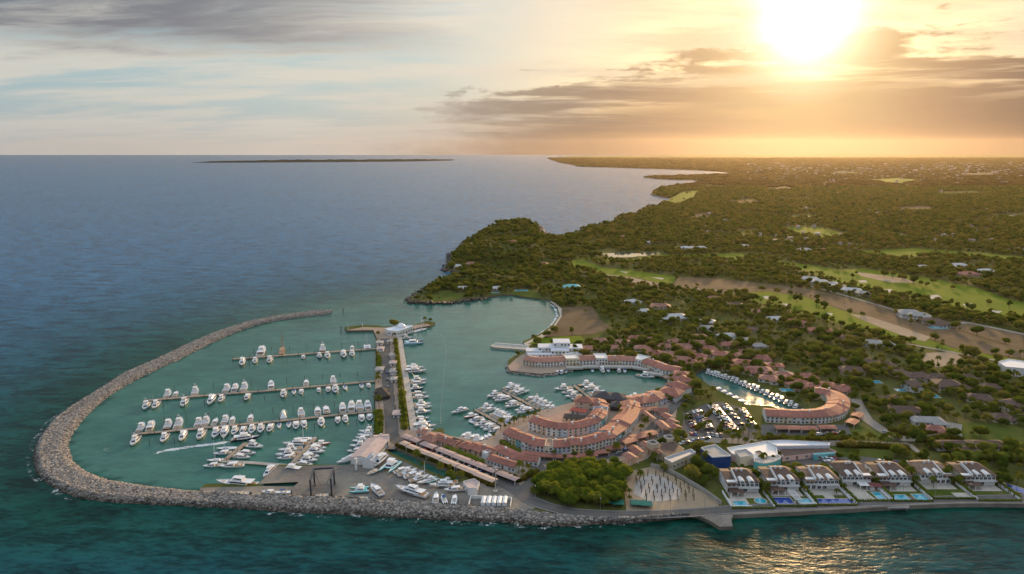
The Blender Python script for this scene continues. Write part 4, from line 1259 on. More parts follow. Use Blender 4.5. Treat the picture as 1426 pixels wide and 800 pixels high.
def mooring_piles(parent_line, side, dist, every, root):
    """free standing piles off a pier, between the berths"""
    q = resample(parent_line, max(2, int(sum(math.dist(u, v) for u, v in zip(parent_line[:-1], parent_line[1:])) / every)))
    s = offset_line(q, dist * side)
    mb = MB(); mb.bar((0, 0, -2), (0, 0, 3.6), 0.16, 6)
    me = bpy.data.meshes.get('mooring_pile') or mb.mesh('mooring_pile', M_PILE)
    o = root.location
    for k in range(1, len(q) - 1):
        link('mooring_pile', me, root, (s[k][0] - o[0], s[k][1] - o[1], 0))


P1 = PGS([(324, 500), (400, 494.5), (524, 485.5)], 1.0)
P2 = PGS([(207, 557.5), (298, 549.5), (361, 545), (400, 541.5), (524, 530.5)], 1.0)
P3 = PGS([(186, 604.5), (216, 602), (290, 595), (386, 586.5), (480, 576.5), (524, 572.5)], 1.0)
rows = {}
for nm, ln in (('outer', P1), ('middle', P2), ('inner', P3)):
    r_ = pier('finger_pier', nm + ' of the three long timber finger piers joined to the mole', ln, 2.6, 1.0, M_DOCK, 10.0, group='finger piers of the boat basin')
    mooring_piles(ln, 1, 16.5, 11.0, r_); mooring_piles(ln, -1, 16.5, 11.0, r_)
    rows[nm] = (ln, r_)
tagw = {'outer': 'outer', 'middle': 'middle', 'inner': 'inner'}


def berth_row(pname, line, side_name, px, sgn, skew=0.0):
    """boats lie stern to the pier; px: (x pixel, kind, hue, scale), sgn = +1 far side, -1 near side"""
    line = np.asarray(line)
    P = sorted(px, key=lambda q: -q[0])
    for i, (x, kind, hue, s) in enumerate(P):
        if hue == 'white' and random.random() < 0.10 and kind != 'covered_boat':
            hue = random.choice(('cream', 'grey', 'navy', 'pale blue'))
        # walk along the pier to the point under that pixel column
        fine = resample(line, 400)
        cx, _, _ = project(fine[:, 0], fine[:, 1], np.full(400, 1.0))
        j = int(np.argmin(np.abs(cx - x)))
        t = fine[min(j + 3, 399)] - fine[max(j - 3, 0)]
        t = t / np.hypot(*t)
        nrm = np.array([-t[1], t[0]])
        if nrm[1] < 0:
            nrm = -nrm
        nrm = nrm * sgn
        Lb = {'sportfisher': 15.5, 'sportfisher_tower': 15.5, 'motor_yacht': 18.5, 'large_yacht': 24.8, 'express_cruiser': 12.5, 'open_boat': 8.6, 'sailboat': 13, 'schooner': 22, 'covered_boat': 15, 'catamaran': 14.5, 'power_catamaran': 14.5, 'dinghy': 4.6}[kind] * s
        c = fine[j] + nrm * (1.3 + 1.4 + Lb / 2)
        hd = math.atan2(nrm[1], nrm[0]) + random.uniform(-0.06, 0.06) + skew
        boat(kind, hue, tuple(c), hd, f'{hue} {KIND_NAME[kind][1]}, {nth(i + 1)} from the mole, {side_name} side of {pname} pier', f'boats berthed along the {pname} finger pier', s)


S, T, Y, E, O = 'sportfisher', 'sportfisher_tower', 'motor_yacht', 'express_cruiser', 'open_boat'
w = 'white'
berth_row('outer', P1, 'near', [(340, Y, w, 0.95), (377, S, w, 1.0), (423, E, w, 0.85), (445, S, 'navy', 0.85), (456, S, w, 1.0), (478, Y, w, 0.95), (490, S, w, 0.95), (357, S, w, 0.9)], -1)
berth_row('outer', P1, 'far', [(362, 'large_yacht', w, 1.05), (392, 'schooner', 'wood', 1.0), (449, T, 'navy', 1.1), (491, E, w, 0.9), (512, 'catamaran', w, 0.8)], 1)
berth_row('middle', P2, 'near', [(209, T, w, 1.0), (222, S, w, 0.95), (261, T, w, 1.05), (298, Y, w, 0.95), (312, S, w, 0.85), (347, E, w, 1.1), (396, S, w, 0.95), (410, O, w, 1.1), (420, E, w, 0.9), (444, E, 'grey', 0.8), (457, E, w, 0.95), (467, T, w, 1.0), (480, O, w, 1.2), (502.5, O, w, 1.15), (512, E, 'cream', 0.85)], -1)
berth_row('middle', P2, 'far', [(229, S, w, 0.95), (241, E, 'grey', 0.9), (268, T, w, 1.0), (312, S, w, 1.0), (324, Y, w, 0.85), (337, T, w, 1.05), (376, 'large_yacht', w, 0.72), (426, E, w, 1.05), (464, S, w, 0.95)], 1)
berth_row('inner', P3, 'near', [(195, T, w, 0.95), (234, S, w, 0.9), (259, Y, w, 0.8), (284, S, w, 1.0), (305, S, w, 1.0), (317, Y, w, 0.92), (330, S, w, 0.85), (341, E, w, 1.0), (354, S, w, 0.9), (366, S, w, 0.9), (378, E, w, 1.1), (389, O, w, 1.0), (402.5, O, w, 1.1), (412.5, E, w, 1.1), (423, E, w, 1.05), (447, S, w, 0.92), (469.5, E, w, 0.95), (480.5, S, 'cream', 0.8), (503, E, w, 1.05), (514, E, 'grey', 1.0)], -1)
berth_row('inner', P3, 'far', [(190, S, 'grey', 0.9), (203, Y, w, 0.85), (229, S, w, 1.0), (244, T, w, 1.05), (272, S, w, 0.9), (283, T, w, 0.95), (296, E, w, 0.9), (310, S, w, 0.9), (320, E, w, 0.95), (346, E, w, 1.0), (394, 'covered_boat', w, 1.0), (419, S, w, 0.95), (442.5, E, 'white', 1.15), (455, E, 'navy', 1.2), (478, Y, w, 0.9), (490, Y, w, 0.98), (501, S, w, 1.1), (513, Y, w, 0.9)], 1)


def pile_list(prefix, group, items, z=0.0):
    """items: (x, y, bow x, bow y pixel, kind, hue, scale, label)"""
    for x, y, bx_, by_, kind, hue, s, lab in items:
        zz = z
        a, b = G(x, y, zz + 0.8), G(bx_, by_, zz + 0.8)
        boat(kind, hue, a, math.atan2(b[1] - a[1], b[0] - a[0]), lab, group, s, zz)


# concrete walkway with two short finger docks in the near part of the basin
pier('floating_walkway', 'pale floating concrete walkway running from the boatyard quay into the basin', PGS([(308, 642), (340, 643.5), (389, 647.5)], 0.9) + PGS([(440, 651)], 0.9), 2.6, 0.9, M_CONC, 0, cat='walkway')
FA = PGS([(312, 642), (342, 617)], 0.9)
FB = PGS([(405, 648), (439, 610)], 0.9)
pier('finger_dock', 'short timber dock slanting from the outer end of the concrete walkway', FA, 2.6, 0.95, M_DOCK, 7, 1.4, 'dock', 'short docks off the concrete walkway')
pier('finger_dock', 'short crowded timber dock beside the boatyard corner', FB, 2.6, 0.95, M_DOCK, 7, 1.4, 'dock', 'short docks off the concrete walkway')
pile_list('', 'boats around the short docks', [
    (343, 610.5, 358, 609, 'motor_yacht', 'navy', 0.9, 'navy-hulled motor yacht at the head of the short dock, its wake behind'),
    (353, 621, 366, 623, S, w, 0.95, 'white sportfishing boat, first on the landward side of outermost short dock'),
    (344, 630.5, 356, 631.5, E, w, 0.95, 'white express cruiser, second on the landward side of outermost short dock'),
    (336, 636, 348, 637.5, E, w, 1.0, 'white express cruiser, last on the landward side of outermost short dock'),
    (315, 624, 304, 624.5, 'sailboat', w, 0.9, 'white sailboat, first on the seaward side of outermost short dock'),
    (311, 631, 299, 632, E, 'pale blue', 0.95, 'pale blue cruiser behind the first sailboat of outermost short dock'),
    (302, 640.5, 290, 641, 'sailboat', w, 0.9, 'white sailboat tied at the outer tip of concrete walkway'),
    (296, 648, 285, 649, E, w, 0.85, 'white cruiser lying outside the sailboat at the concrete walkway tip'),
    (322, 648.5, 308, 649.5, E, w, 1.1, 'white cruiser along the near side of the concrete walkway'),
    (412, 618, 400, 618.5, Y, w, 0.85, 'white motor yacht, outermost on the seaward side of crowded dock'),
    (425, 611, 412, 611.5, 'sailboat', w, 1.0, 'white sailboat lying across the head of the crowded dock'),
    (404, 625.5, 392, 627, S, w, 0.9, 'white sportfishing boat, second on the seaward side of crowded dock'),
    (400.5, 632, 388, 633.5, T, w, 0.9, 'white sportfishing boat with tower, third on the seaward side of crowded dock'),
    (400, 637, 388, 638.5, E, w, 0.95, 'white express cruiser, last on the seaward side of crowded dock'),
    (448, 617.5, 458, 617, O, 'orange', 1.25, 'bright orange open boat at the head of the crowded dock'),
    (443, 623, 453, 624, E, w, 0.9, 'white express cruiser next to the orange boat'),
    (438, 628, 450, 629.5, S, w, 0.95, 'white sportfishing boat, third on the landward side of crowded dock'),
    (432, 634.5, 443, 636, E, w, 1.0, 'white express cruiser, fourth on the landward side of crowded dock'),
    (428, 640, 440, 641.5, S, w, 0.9, 'white sportfishing boat, fifth on the landward side of crowded dock'),
    (424, 646, 436, 647.5, E, w, 0.9, 'white express cruiser tied where the crowded dock meets the quay'),
    (404, 654, 386, 652, Y, 'blue', 0.82, 'blue-hulled motor yacht alongside the boatyard quay corner'),
    (374, 657.5, 366, 666.5, 'motor_yacht', 'pale blue', 0.75, 'pale blue motor yacht pointing at the camera by the quay corner'),
    (329, 674, 300, 672, 'large_yacht', w, 0.92, 'long white three-deck yacht lying along the breakwater wharf'),
    (513, 600.5, 500, 601, T, w, 0.8, 'white sportfishing boat with tower, first by the mole root quay'),
    (511, 605, 498, 606, S, w, 0.8, 'white sportfishing boat, second by the mole root quay'),
    (508, 609, 495, 610, E, w, 0.95, 'white express cruiser, third by the mole root quay'),
    (504, 613.5, 491, 614.5, S, w, 0.8, 'white sportfishing boat, fourth by the mole root quay'),
    (501, 620.5, 488, 621, S, w, 0.8, 'white sportfishing boat above the pink shed quay'),
    (497, 627.5, 484, 628.5, E, w, 0.95, 'white express cruiser beside the pink shed quay'),
    (484, 641, 470, 645, 'covered_boat', w, 0.9, 'boat shrouded in white plastic nosing into the quay corner'),
    (489, 637, 476, 640, 'covered_boat', w, 0.8, 'second white-wrapped boat tucked behind the first at the quay'),
    (484, 576, 0, 0, 'dinghy', w, 1.0, 'x')][:-1])
# on hard standing in the yard
pile_list('', 'boats on hard standing in the boatyard', [
    (499, 681.5, 487, 682.5, 'power_catamaran', 'turquoise', 0.72, 'turquoise and white catamaran standing alone near the rocks'),
    (506, 692, 498, 691.5, 'dinghy', 'grey', 1.15, 'grey dinghy on the concrete below the turquoise catamaran'),
    (524, 681.5, 514, 672, 'express_cruiser', w, 1.05, 'white cruiser standing askew in the middle of the boatyard'),
    (572, 684, 546, 677, 'large_yacht', w, 0.78, 'big white motor yacht on stands, bow toward the yard middle'),
    (607, 692.5, 608, 684, E, w, 0.8, 'white cruiser standing end-on by the rocks, first of three'),
    (618, 694, 615, 686, O, w, 1.05, 'white open boat standing end-on by the rocks, middle of three'),
    (633, 695, 635, 687, O, 'cream', 1.1, 'cream open boat standing end-on by the rocks, last of three'),
    (561, 654, 571, 651, E, w, 0.85, 'white cruiser nearest the teal catamaran in the yard row'),
    (568, 657, 578, 654, S, w, 0.75, 'white sportfishing boat, second in the yard row beside the basin'),
    (577, 660.5, 588, 657.5, E, w, 0.95, 'white cruiser, third in the yard row beside the basin'),
    (584, 665.5, 595, 662.5, S, 'cream', 0.75, 'cream sportfishing boat, fourth in the yard row beside the basin'),
    (594, 669.5, 582, 672, 'sailboat', w, 0.85, 'white sailboat with its mast up in the boatyard row'),
    (602, 667, 612, 664, 'power_catamaran', 'turquoise', 0.55, 'small turquoise catamaran beside the yard sailboat'),
    (615, 675, 600, 675.5, Y, w, 0.72, 'white motor yacht parked behind the three end-on boats'),
    (623, 671, 610, 672, S, w, 0.7, 'white sportfishing boat tucked behind the parked motor yacht'),
    (633, 681, 621, 682, E, w, 0.9, 'white express cruiser at the crane end of the boatyard row'),
    (528.5, 642, 518, 654, 'motor_yacht', w, 0.86, 'long white yacht standing beside the pink shed'),
    (543, 650, 533, 659, 'power_catamaran', 'turquoise', 1.0, 'big teal and white catamaran standing at the basin edge'),
    (519, 656.5, 514, 659, 'dinghy', 'pale blue', 1.7, 'pale blue launch on the concrete before the long yacht'),
    (448, 689, 440, 689.5, 'dinghy', w, 1.5, 'white launch standing under the travel hoist'),
    (375, 684.5, 365, 684, E, w, 0.7, 'white cruiser hauled out on the breakwater wharf'),
    (393, 685, 383, 685.5, O, w, 1.0, 'white open boat hauled out at the end of the slot'),
    (338, 685.5, 330, 685, 'dinghy', 'grey', 1.6, 'upturned-looking grey tender on the wharf behind the long yacht')], LZ + 0.75)

# the dock on the harbour side of the mole
MD = PGS([(556, 469), (577.5, 604)], 1.2)
pier('mole_dock', 'long straight timber dock along the harbour side of the mole', MD, 4.2, 1.2, M_DOCKC, 9, 0.6, 'dock')
its = []
for i, (x, y, kind, hue, s) in enumerate([(578, 512.5, Y, w, 0.85), (579, 517.5, 'motor_yacht', w, 1.0), (581, 530, S, w, 1.0), (582, 534, E, w, 1.1), (579, 541, 'sportfisher', 'navy', 0.85), (583, 547.5, E, w, 0.95), (585, 553.5, E, w, 1.15), (587, 563, T, w, 0.9), (588, 567, E, w, 1.1), (587, 573.5, S, w, 0.9), (587, 582.5, E, 'grey', 0.9), (588, 588.5, S, 'blue', 0.8), (591, 594, Y, w, 0.85), (591, 599, S, w, 0.8)]):
    its.append((x, y, x + 14, y - 0.6, kind, hue, s, f'{hue} {KIND_NAME[kind][1]}, {nth(i + 1)} from the far end of the mole dock'))
its += [(577, 477, 590, 476.5, 'catamaran', 'pale blue', 1.25, 'large pale blue catamaran with tall mast near the mole head'), (566, 470.5, 578, 470, S, w, 0.8, 'white sportfishing boat under the mole head building'),
        (586, 460, 600, 457, 'sailboat', w, 1.2, 'white sailboat moored beside the outer arm of the mole head')]
pile_list('', 'boats along the mole dock', its)

# inner harbour: three docks on the crescent side
HB = [('first', [(662, 570.5), (712, 598)], [(652, 569, 'large_yacht', w, .55, -1), (660, 578, O, 'red', 1.3, -1), (669, 582, E, w, .9, -1), (673, 568, S, w, .8, 1), (680, 571, E, w, .9, 1), (690, 576, S, w, .8, 1), (695, 578, T, w, .8, 1), (700, 580, S, w, .8, 1), (705, 582.5, E, w, .9, 1), (709, 585, S, w, .75, 1), (680, 588, S, w, .85, -1), (686, 591, E, w, .95, -1), (691, 594, S, w, .8, -1), (697, 597, E, w, .9, -1)]),
      ('second', [(700, 544), (760, 575)], [(694, 549, S, w, .9, -1), (700, 552, E, w, 1.0, -1), (705, 555, Y, w, .75, -1), (718, 559, E, w, .85, -1), (724, 562, S, w, .9, -1), (731, 569, S, w, .8, -1), (738, 571, Y, w, .75, -1), (706, 540, S, 'grey', .9, 1), (716, 539, 'large_yacht', w, .62, 1), (722, 543, S, w, .9, 1), (729, 546, Y, w, .75, 1), (740, 555, E, 'navy', .9, 1), (749, 557, T, w, .85, 1), (755, 560, S, w, .8, 1), (760, 563, S, w, .85, 1), (766, 566, E, w, .9, 1), (771, 569, S, w, .75, 1)]),
      ('third', [(800, 537), (824, 556)], [(789, 540.5, S, w, .95, -1), (795, 546, E, w, 1.0, -1), (801, 551, S, w, .85, -1), (806, 555, E, w, .9, -1), (812, 536, S, 'navy', .9, 1), (823, 541, Y, w, .8, 1), (829, 546.5, S, w, .9, 1), (834, 549, E, w, 1.0, 1), (840, 552.5, S, w, .8, 1)])]
for nm, ln, bs in HB:
    line = PGS(ln, 0.95)
    pier('finger_dock', f'{nm} of the three timber docks in the inner harbour, counted from the mole', line, 2.4, 0.95, M_DOCK, 8, 1.2, 'dock', 'timber docks of the inner harbour')
    dv = np.array(line[1]) - np.array(line[0]); dv /= np.hypot(*dv)
    nv = np.array([-dv[1], dv[0]])
    cnt = {1: 0, -1: 0}
    for x, y, kind, hue, s, sd in sorted(bs, key=lambda q: q[0]):
        cnt[sd] += 1
        c = np.array(G(x, y, 0.8))
        t = float(np.dot(c - np.array(line[0]), dv))
        Lb = {'large_yacht': 24.8, Y: 18.5, E: 12.5, O: 8.6}.get(kind, 15.5) * s
        off = (1.2 + 0.9 + Lb / 2) * sd
        c = np.array(line[0]) + dv * t + nv * off
        h = math.atan2(nv[1] * sd, nv[0] * sd)
        boat(kind, hue, tuple(c), h + random.uniform(-.05, .05), f'{hue} {KIND_NAME[kind][1]}, {nth(cnt[sd])} from the tip, {"far" if sd > 0 else "near"} side, {nm} inner dock', f'boats at the {nm} inner harbour dock', s)
pile_list('', 'boats in the inner harbour', [(661, 588.5, 653, 587, O, w, 1.15, 'white open boat lying alone off the first inner dock')] +
          [(646 + 6 * i, 606.5 + [0, 1, 2, 4, 6][i], 651 + 6 * i, 600, S if i % 2 else E, w, 0.75, f'white boat stern to the promenade, {nth(i + 1)} from the mole side') for i in range(5)] +
          [(672 + 5 * i, 611 - 2 * i, 668 + 5 * i, 603 - 2 * i, E, w, 0.7, f'white cruiser in the quay corner before the crescent, {nth(i + 1)} from the promenade') for i in range(3)] +
          [(706 + 6 * i, 589 - 2.6 * i, 702 + 6 * i, 583 - 2.6 * i, O, w, 0.9, f'small white open boat under the quay palms, {nth(i + 1)} from the first dock') for i in range(3)] +
          [(776, 519, 773, 526, E, w, 0.8, 'white cruiser by the inner harbour point, first of three'), (782, 518.5, 780, 526, E, w, 0.85, 'white cruiser by the inner harbour point, second of three'), (788, 517.5, 787, 525, O, w, 1.0, 'white open boat by the inner harbour point, third of three'),
           (825, 516, 826, 521, O, w, 1.0, 'white open boat berthed first along the far quay'), (839, 516, 842, 522, 'motor_yacht', w, 0.75, 'white motor yacht berthed second along the far quay'), (847, 516, 848, 521, O, w, 1.1, 'white open boat berthed third along the far quay'), (862, 516.5, 863, 522, E, w, 0.85, 'white cruiser berthed fourth along the far quay'), (870, 516.5, 870, 522, O, w, 1.1, 'white open boat berthed fifth along the far quay'),
           (899, 524, 912, 526, S, w, 0.95, 'white sportfishing boat off the end of the far quay'), (872, 556, 874, 549, S, w, 0.8, 'white sportfishing boat by the thatched halls, first of five'), (878, 553.5, 881, 546.5, E, w, 0.9, 'white cruiser by the thatched halls, second of five'), (884, 552.5, 886, 546, S, w, 0.8, 'white sportfishing boat by the thatched halls, third of five'), (903, 550, 905, 544, E, w, 0.85, 'white cruiser by the thatched halls, fourth of five'), (908, 549.5, 911, 543.5, E, w, 0.85, 'white cruiser by the thatched halls, fifth of five')])
# canal berths
its = []
for i in range(22):
    t = i / 21
    x, y = np.interp(t, [0, .3, .6, .8, 1], [986, 1016, 1052, 1080, 1108]), np.interp(t, [0, .3, .6, .8, 1], [518.5, 527.5, 541, 553.5, 566])
    kind = [S, E, Y, S, E][i % 5]
    its.append((x, y, x - 6, y + 5, kind, 'grey' if i == 13 else w, (0.72, 0.85, 0.62, 0.75, 0.8)[i % 5], f'white boat on the far bank of the canal, {nth(i + 1)} from its blind end' if i != 13 else 'grey boat among the white boats on the far canal bank'))
for i in range(16):
    t = i / 15
    x, y = np.interp(t, [0, .5, 1], [999, 1018, 1040]), np.interp(t, [0, .5, 1], [542, 552, 563.5])
    its.append((x, y, x + 5, y - 5, [E, S, O][i % 3], w, (0.75, 0.65, 0.9)[i % 3], f'white boat on the near bank of the canal, {nth(i + 1)} from its blind end'))
for i in range(7):
    its.append((1093 + 4 * i, 574.5 - 0.3 * i, 1094 + 4 * i, 569, [E, O][i % 2], w, 0.75, f'white boat in the round end of the canal, {nth(i + 1)} from the car park'))
pile_list('', 'boats moored along the canal', its)

# line of white floats across the harbour entrance channel
fl = resample(PGS([(613.5, 466), (619, 480), (621.5, 492), (618.5, 515), (616, 545), (613.5, 572), (613.5, 590)]), 46)
root = thing('float_line', 'curving line of small white floats across the harbour', 'float line', (*fl[0], 0))
mb = MB()
V, F = icosphere(2)
mb.add([tuple(q * 0.28) for q in V], [tuple(f) for f in F]); me = mb.mesh('float', M_GEL, True)
rp = MB()
for i, q in enumerate(fl):
    link('float', me, root, (q[0] - fl[0][0], q[1] - fl[0][1], 0.12))
    if i:
        rp.bar((fl[i - 1][0] - fl[0][0], fl[i - 1][1] - fl[0][1], -0.02), (q[0] - fl[0][0], q[1] - fl[0][1], -0.02), 0.03, 4)
link('rope', rp.mesh('rope', M_PILE), root)
for i, (x, y) in enumerate([(478, 434.5), (475, 461), (486, 604)]):
    b_ = thing('channel_marker', ['dark channel marker pile off the breakwater tip', 'dark channel marker pile off the end of the mole head', 'x'][i], 'marker', (*G(x, y), 0))
    mb = MB(); mb.bar((0, 0, -2), (0, 0, 3.2), 0.35, 7); link('pile', mb.mesh('marker_pile', M_PILE), b_)
    mb = MB(); mb.bar((0, 0, 3.2), (0, 0, 4.2), 0.55, 7, r2=0.1); link('topmark', mb.mesh('topmark', M_DARKMETAL), b_)
    if i == 1:
        break
# jetty at the bay
jt = thing('stone_jetty', 'pale stone jetty reaching into the bay beside the white hotel', 'jetty')
p = PGS([(683, 481.5), (688, 479.3), (736, 482.8), (740, 488)], 1.6) + PGS([(686, 483.5)], 1.6)
mb = MB(); mb.prism([p[0], p[1], p[2], p[3], p[4]], -1.5, 1.7); link('body', mb.mesh('jetty_body', M_STONE), jt)
mb = MB(); q = [tuple(np.array(p[1]) * (1 - t) + np.array(p[2]) * t) for t in (0.02, 0.98)]
mb.prism(ribbon(q, 0.8), 1.7, 2.6); link('parapet', mb.mesh('jetty_parapet', M_WHITE), jt)


# ------------------------------------------------------------------ building helpers
def window_mesh():
    mb = MB()
    mb.box(-0.5, 0.5, -0.06, 0.02, -0.5, 0.5, 0)                     # glass
    for x0, x1, z0, z1 in ((-0.56, -0.47, -0.56, 0.56), (0.47, 0.56, -0.56, 0.56), (-0.47, 0.47, 0.46, 0.56), (-0.47, 0.47, -0.58, -0.46), (-0.03, 0.03, -0.46, 0.46)):
        mb.box(x0, x1, -0.11, 0.0, z0, z1, 1)
    return mb.mesh('window', [M_WIN, M_WHITE])


WIN = window_mesh()
WIN_DARK = WIN.copy(); WIN_DARK.materials[1] = mat('brown_joinery', (0.14, 0.08, 0.05), 0.7)
mb = MB(); mb.box(-0.5, 0.5, -0.08, 0.02, 0, 1, 0); DOOR = mb.mesh('door', mat('timber_door', (0.20, 0.11, 0.06), 0.6, 0.3, 3.0))
mb = MB(); mb.box(-0.5, 0.5, -1.0, 0.0, -0.12, 0.0, 0); mb.box(-0.5, 0.5, -1.0, -0.93, 0.0, 0.85, 0); mb.box(-0.5, -0.47, -0.93, 0, 0, 0.85, 0); mb.box(0.47, 0.5, -0.93, 0, 0, 0.85, 0)
BALC = mb.mesh('balcony', M_WHITE)


def wall_windows(parent, a, b, z0, z1, storeys, pitch=2.1, size=(1.15, 1.35), keep=0.9, door=True, balc=0.15, dark=False):
    """windows on the wall that runs from a to b (outside on the right-hand side of travel)"""
    L = math.dist(a, b)
    n = max(1, int(L / pitch))
    ang_ = math.atan2(b[1] - a[1], b[0] - a[0])
    sh = (z1 - z0) / storeys
    for s in range(storeys):
        for k in range(n):
            if random.random() > keep:
                continue
            t = (k + 0.5) / n
            x, y = a[0] + (b[0] - a[0]) * t, a[1] + (b[1] - a[1]) * t
            if s == 0 and door and k == n // 2:
                o = link('door', DOOR, parent, (x, y, z0 + 0.02), ang_, (1.1, 1.0, min(2.2, sh * 0.8)))
                continue
            tall = random.random() < balc and s > 0
            o = link('window', WIN_DARK if dark else WIN, parent, (x, y, z0 + sh * (s + 0.5)), ang_, (size[0], 1.0, min(size[1] * (1.3 if tall else 1), sh * 0.8)))
            if tall:
                link('balcony', BALC, parent, (x, y, z0 + sh * (s + 0.5) - 0.85), ang_, (1.9, 1.0, 1.0))


def to_local(pts, o, ang_):
    c, s = math.cos(-ang_), math.sin(-ang_)
    return [((x - o[0]) * c - (y - o[1]) * s, (x - o[0]) * s + (y - o[1]) * c) for x, y in pts]


def row_house(f0, f1, b1, b0, h, wall, roof, label, group, storeys=3, flat=False, name='row_house', roof_h=1.9, z=None, dark=False, cat='house'):
    """f0-f1 front, b0-b1 back (world xy); roof ridge runs along the row"""
    z = LZ + 0.1 if z is None else z
    h, roof_h = h * 0.84, roof_h * 0.8
    o = ((f0[0] + f1[0]) / 2, (f0[1] + f1[1]) / 2)
    ang_ = math.atan2(f1[1] - f0[1], f1[0] - f0[0])
    F0, F1, B1, B0 = to_local([f0, f1, b1, b0], o, ang_)
    if B0[1] < 0:                                 # keep the back on +y
        o2, ang_ = o, ang_ + math.pi
        F0, F1, B1, B0 = to_local([f1, f0, b0, b1], o, ang_)
    root = thing(name, label, cat, (o[0], o[1], z), ang_, group)
    EXCL.append([f0, f1, b1, b0])
    e = 0.02
    F0, F1, B1, B0 = (F0[0] + e, F0[1]), (F1[0] - e, F1[1]), (B1[0] - e, B1[1]), (B0[0] + e, B0[1])
    mid = lambda p, q, t: (p[0] + (q[0] - p[0]) * t, p[1] + (q[1] - p[1]) * t)
    mb = MB()
    if flat:
        mb.prism([F0, F1, B1, B0], -1.0, h)
        link('wall', mb.mesh('wall', wall), root)
        mb = MB()
        mb.prism([mid(F0, B1, 0.04), mid(F1, B0, 0.04), mid(B1, F0, 0.04), mid(B0, F1, 0.04)], h, h + 0.06)
        link('roof', mb.mesh('flat_roof', roof), root)
        mb = MB()
        for p, q in ((F0, F1), (F1, B1), (B1, B0), (B0, F0)):
            d_ = math.atan2(q[1] - p[1], q[0] - p[0]); nx, ny = -math.sin(d_) * 0.25, math.cos(d_) * 0.25
            mb.prism([p, q, (q[0] + nx, q[1] + ny), (p[0] + nx, p[1] + ny)], h - 0.01, h + 0.7)
        link('parapet', mb.mesh('parapet', wall), root)
    else:
        R0, R1 = mid(F0, B0, 0.52), mid(F1, B1, 0.52)
        V = [(*F0, -1.0), (*F1, -1.0), (*B1, -1.0), (*B0, -1.0), (*F0, h), (*F1, h), (*B1, h), (*B0, h), (*R0, h + roof_h), (*R1, h + roof_h)]
        mb.add(V, [(0, 1, 5, 4), (1, 2, 6, 9, 5), (2, 3, 7, 6), (3, 0, 4, 8, 7)])
        link('wall', mb.mesh('wall', wall), root)
        ov = 0.5
        ex = lambda p, r, k: (p[0] + (p[0] - r[0]) * k, p[1] + (p[1] - r[1]) * k)
        kf = ov / max(0.1, math.dist(F0, R0))
        E0, E1, G0, G1 = ex(F0, R0, kf), ex(F1, R1, kf), ex(B0, R0, kf), ex(B1, R1, kf)
        dz_ = roof_h * kf
        th = 0.22
        mb = MB()
        top = [(*E0, h - dz_ + th), (*E1, h - dz_ + th), (*R1, h + roof_h + th), (*R0, h + roof_h + th), (*G1, h - dz_ + th), (*G0, h - dz_ + th)]
        bot = [(x, y, q - th) for x, y, q in top]
        mb.add(top + bot, [(0, 1, 2, 3), (3, 2, 4, 5), (7, 6, 9, 8), (8, 9, 11, 10), (6, 7, 1, 0), (10, 11, 5, 4), (6, 0, 3, 9), (9, 3, 5, 11), (1, 7, 8, 2), (2, 8, 10, 4)])
        rf = link('roof', mb.mesh('roof', roof), root)
        if random.random() < 0.45:
            c = mid(mid(F0, F1, random.uniform(.25, .75)), mid(B0, B1, .5), random.uniform(0.25, 0.6))
            mb = MB(); mb.box(c[0] - .45, c[0] + .45, c[1] - .4, c[1] + .4, h, h + roof_h + 1.0); mb.box(c[0] - .55, c[0] + .55, c[1] - .5, c[1] + .5, h + roof_h + 1.0, h + roof_h + 1.15)
            link('chimney', mb.mesh('chimney', M_WHITE), rf)
    wall_windows(root, F0, F1, 0.1, h - 0.2, storeys, dark=dark)
    return root


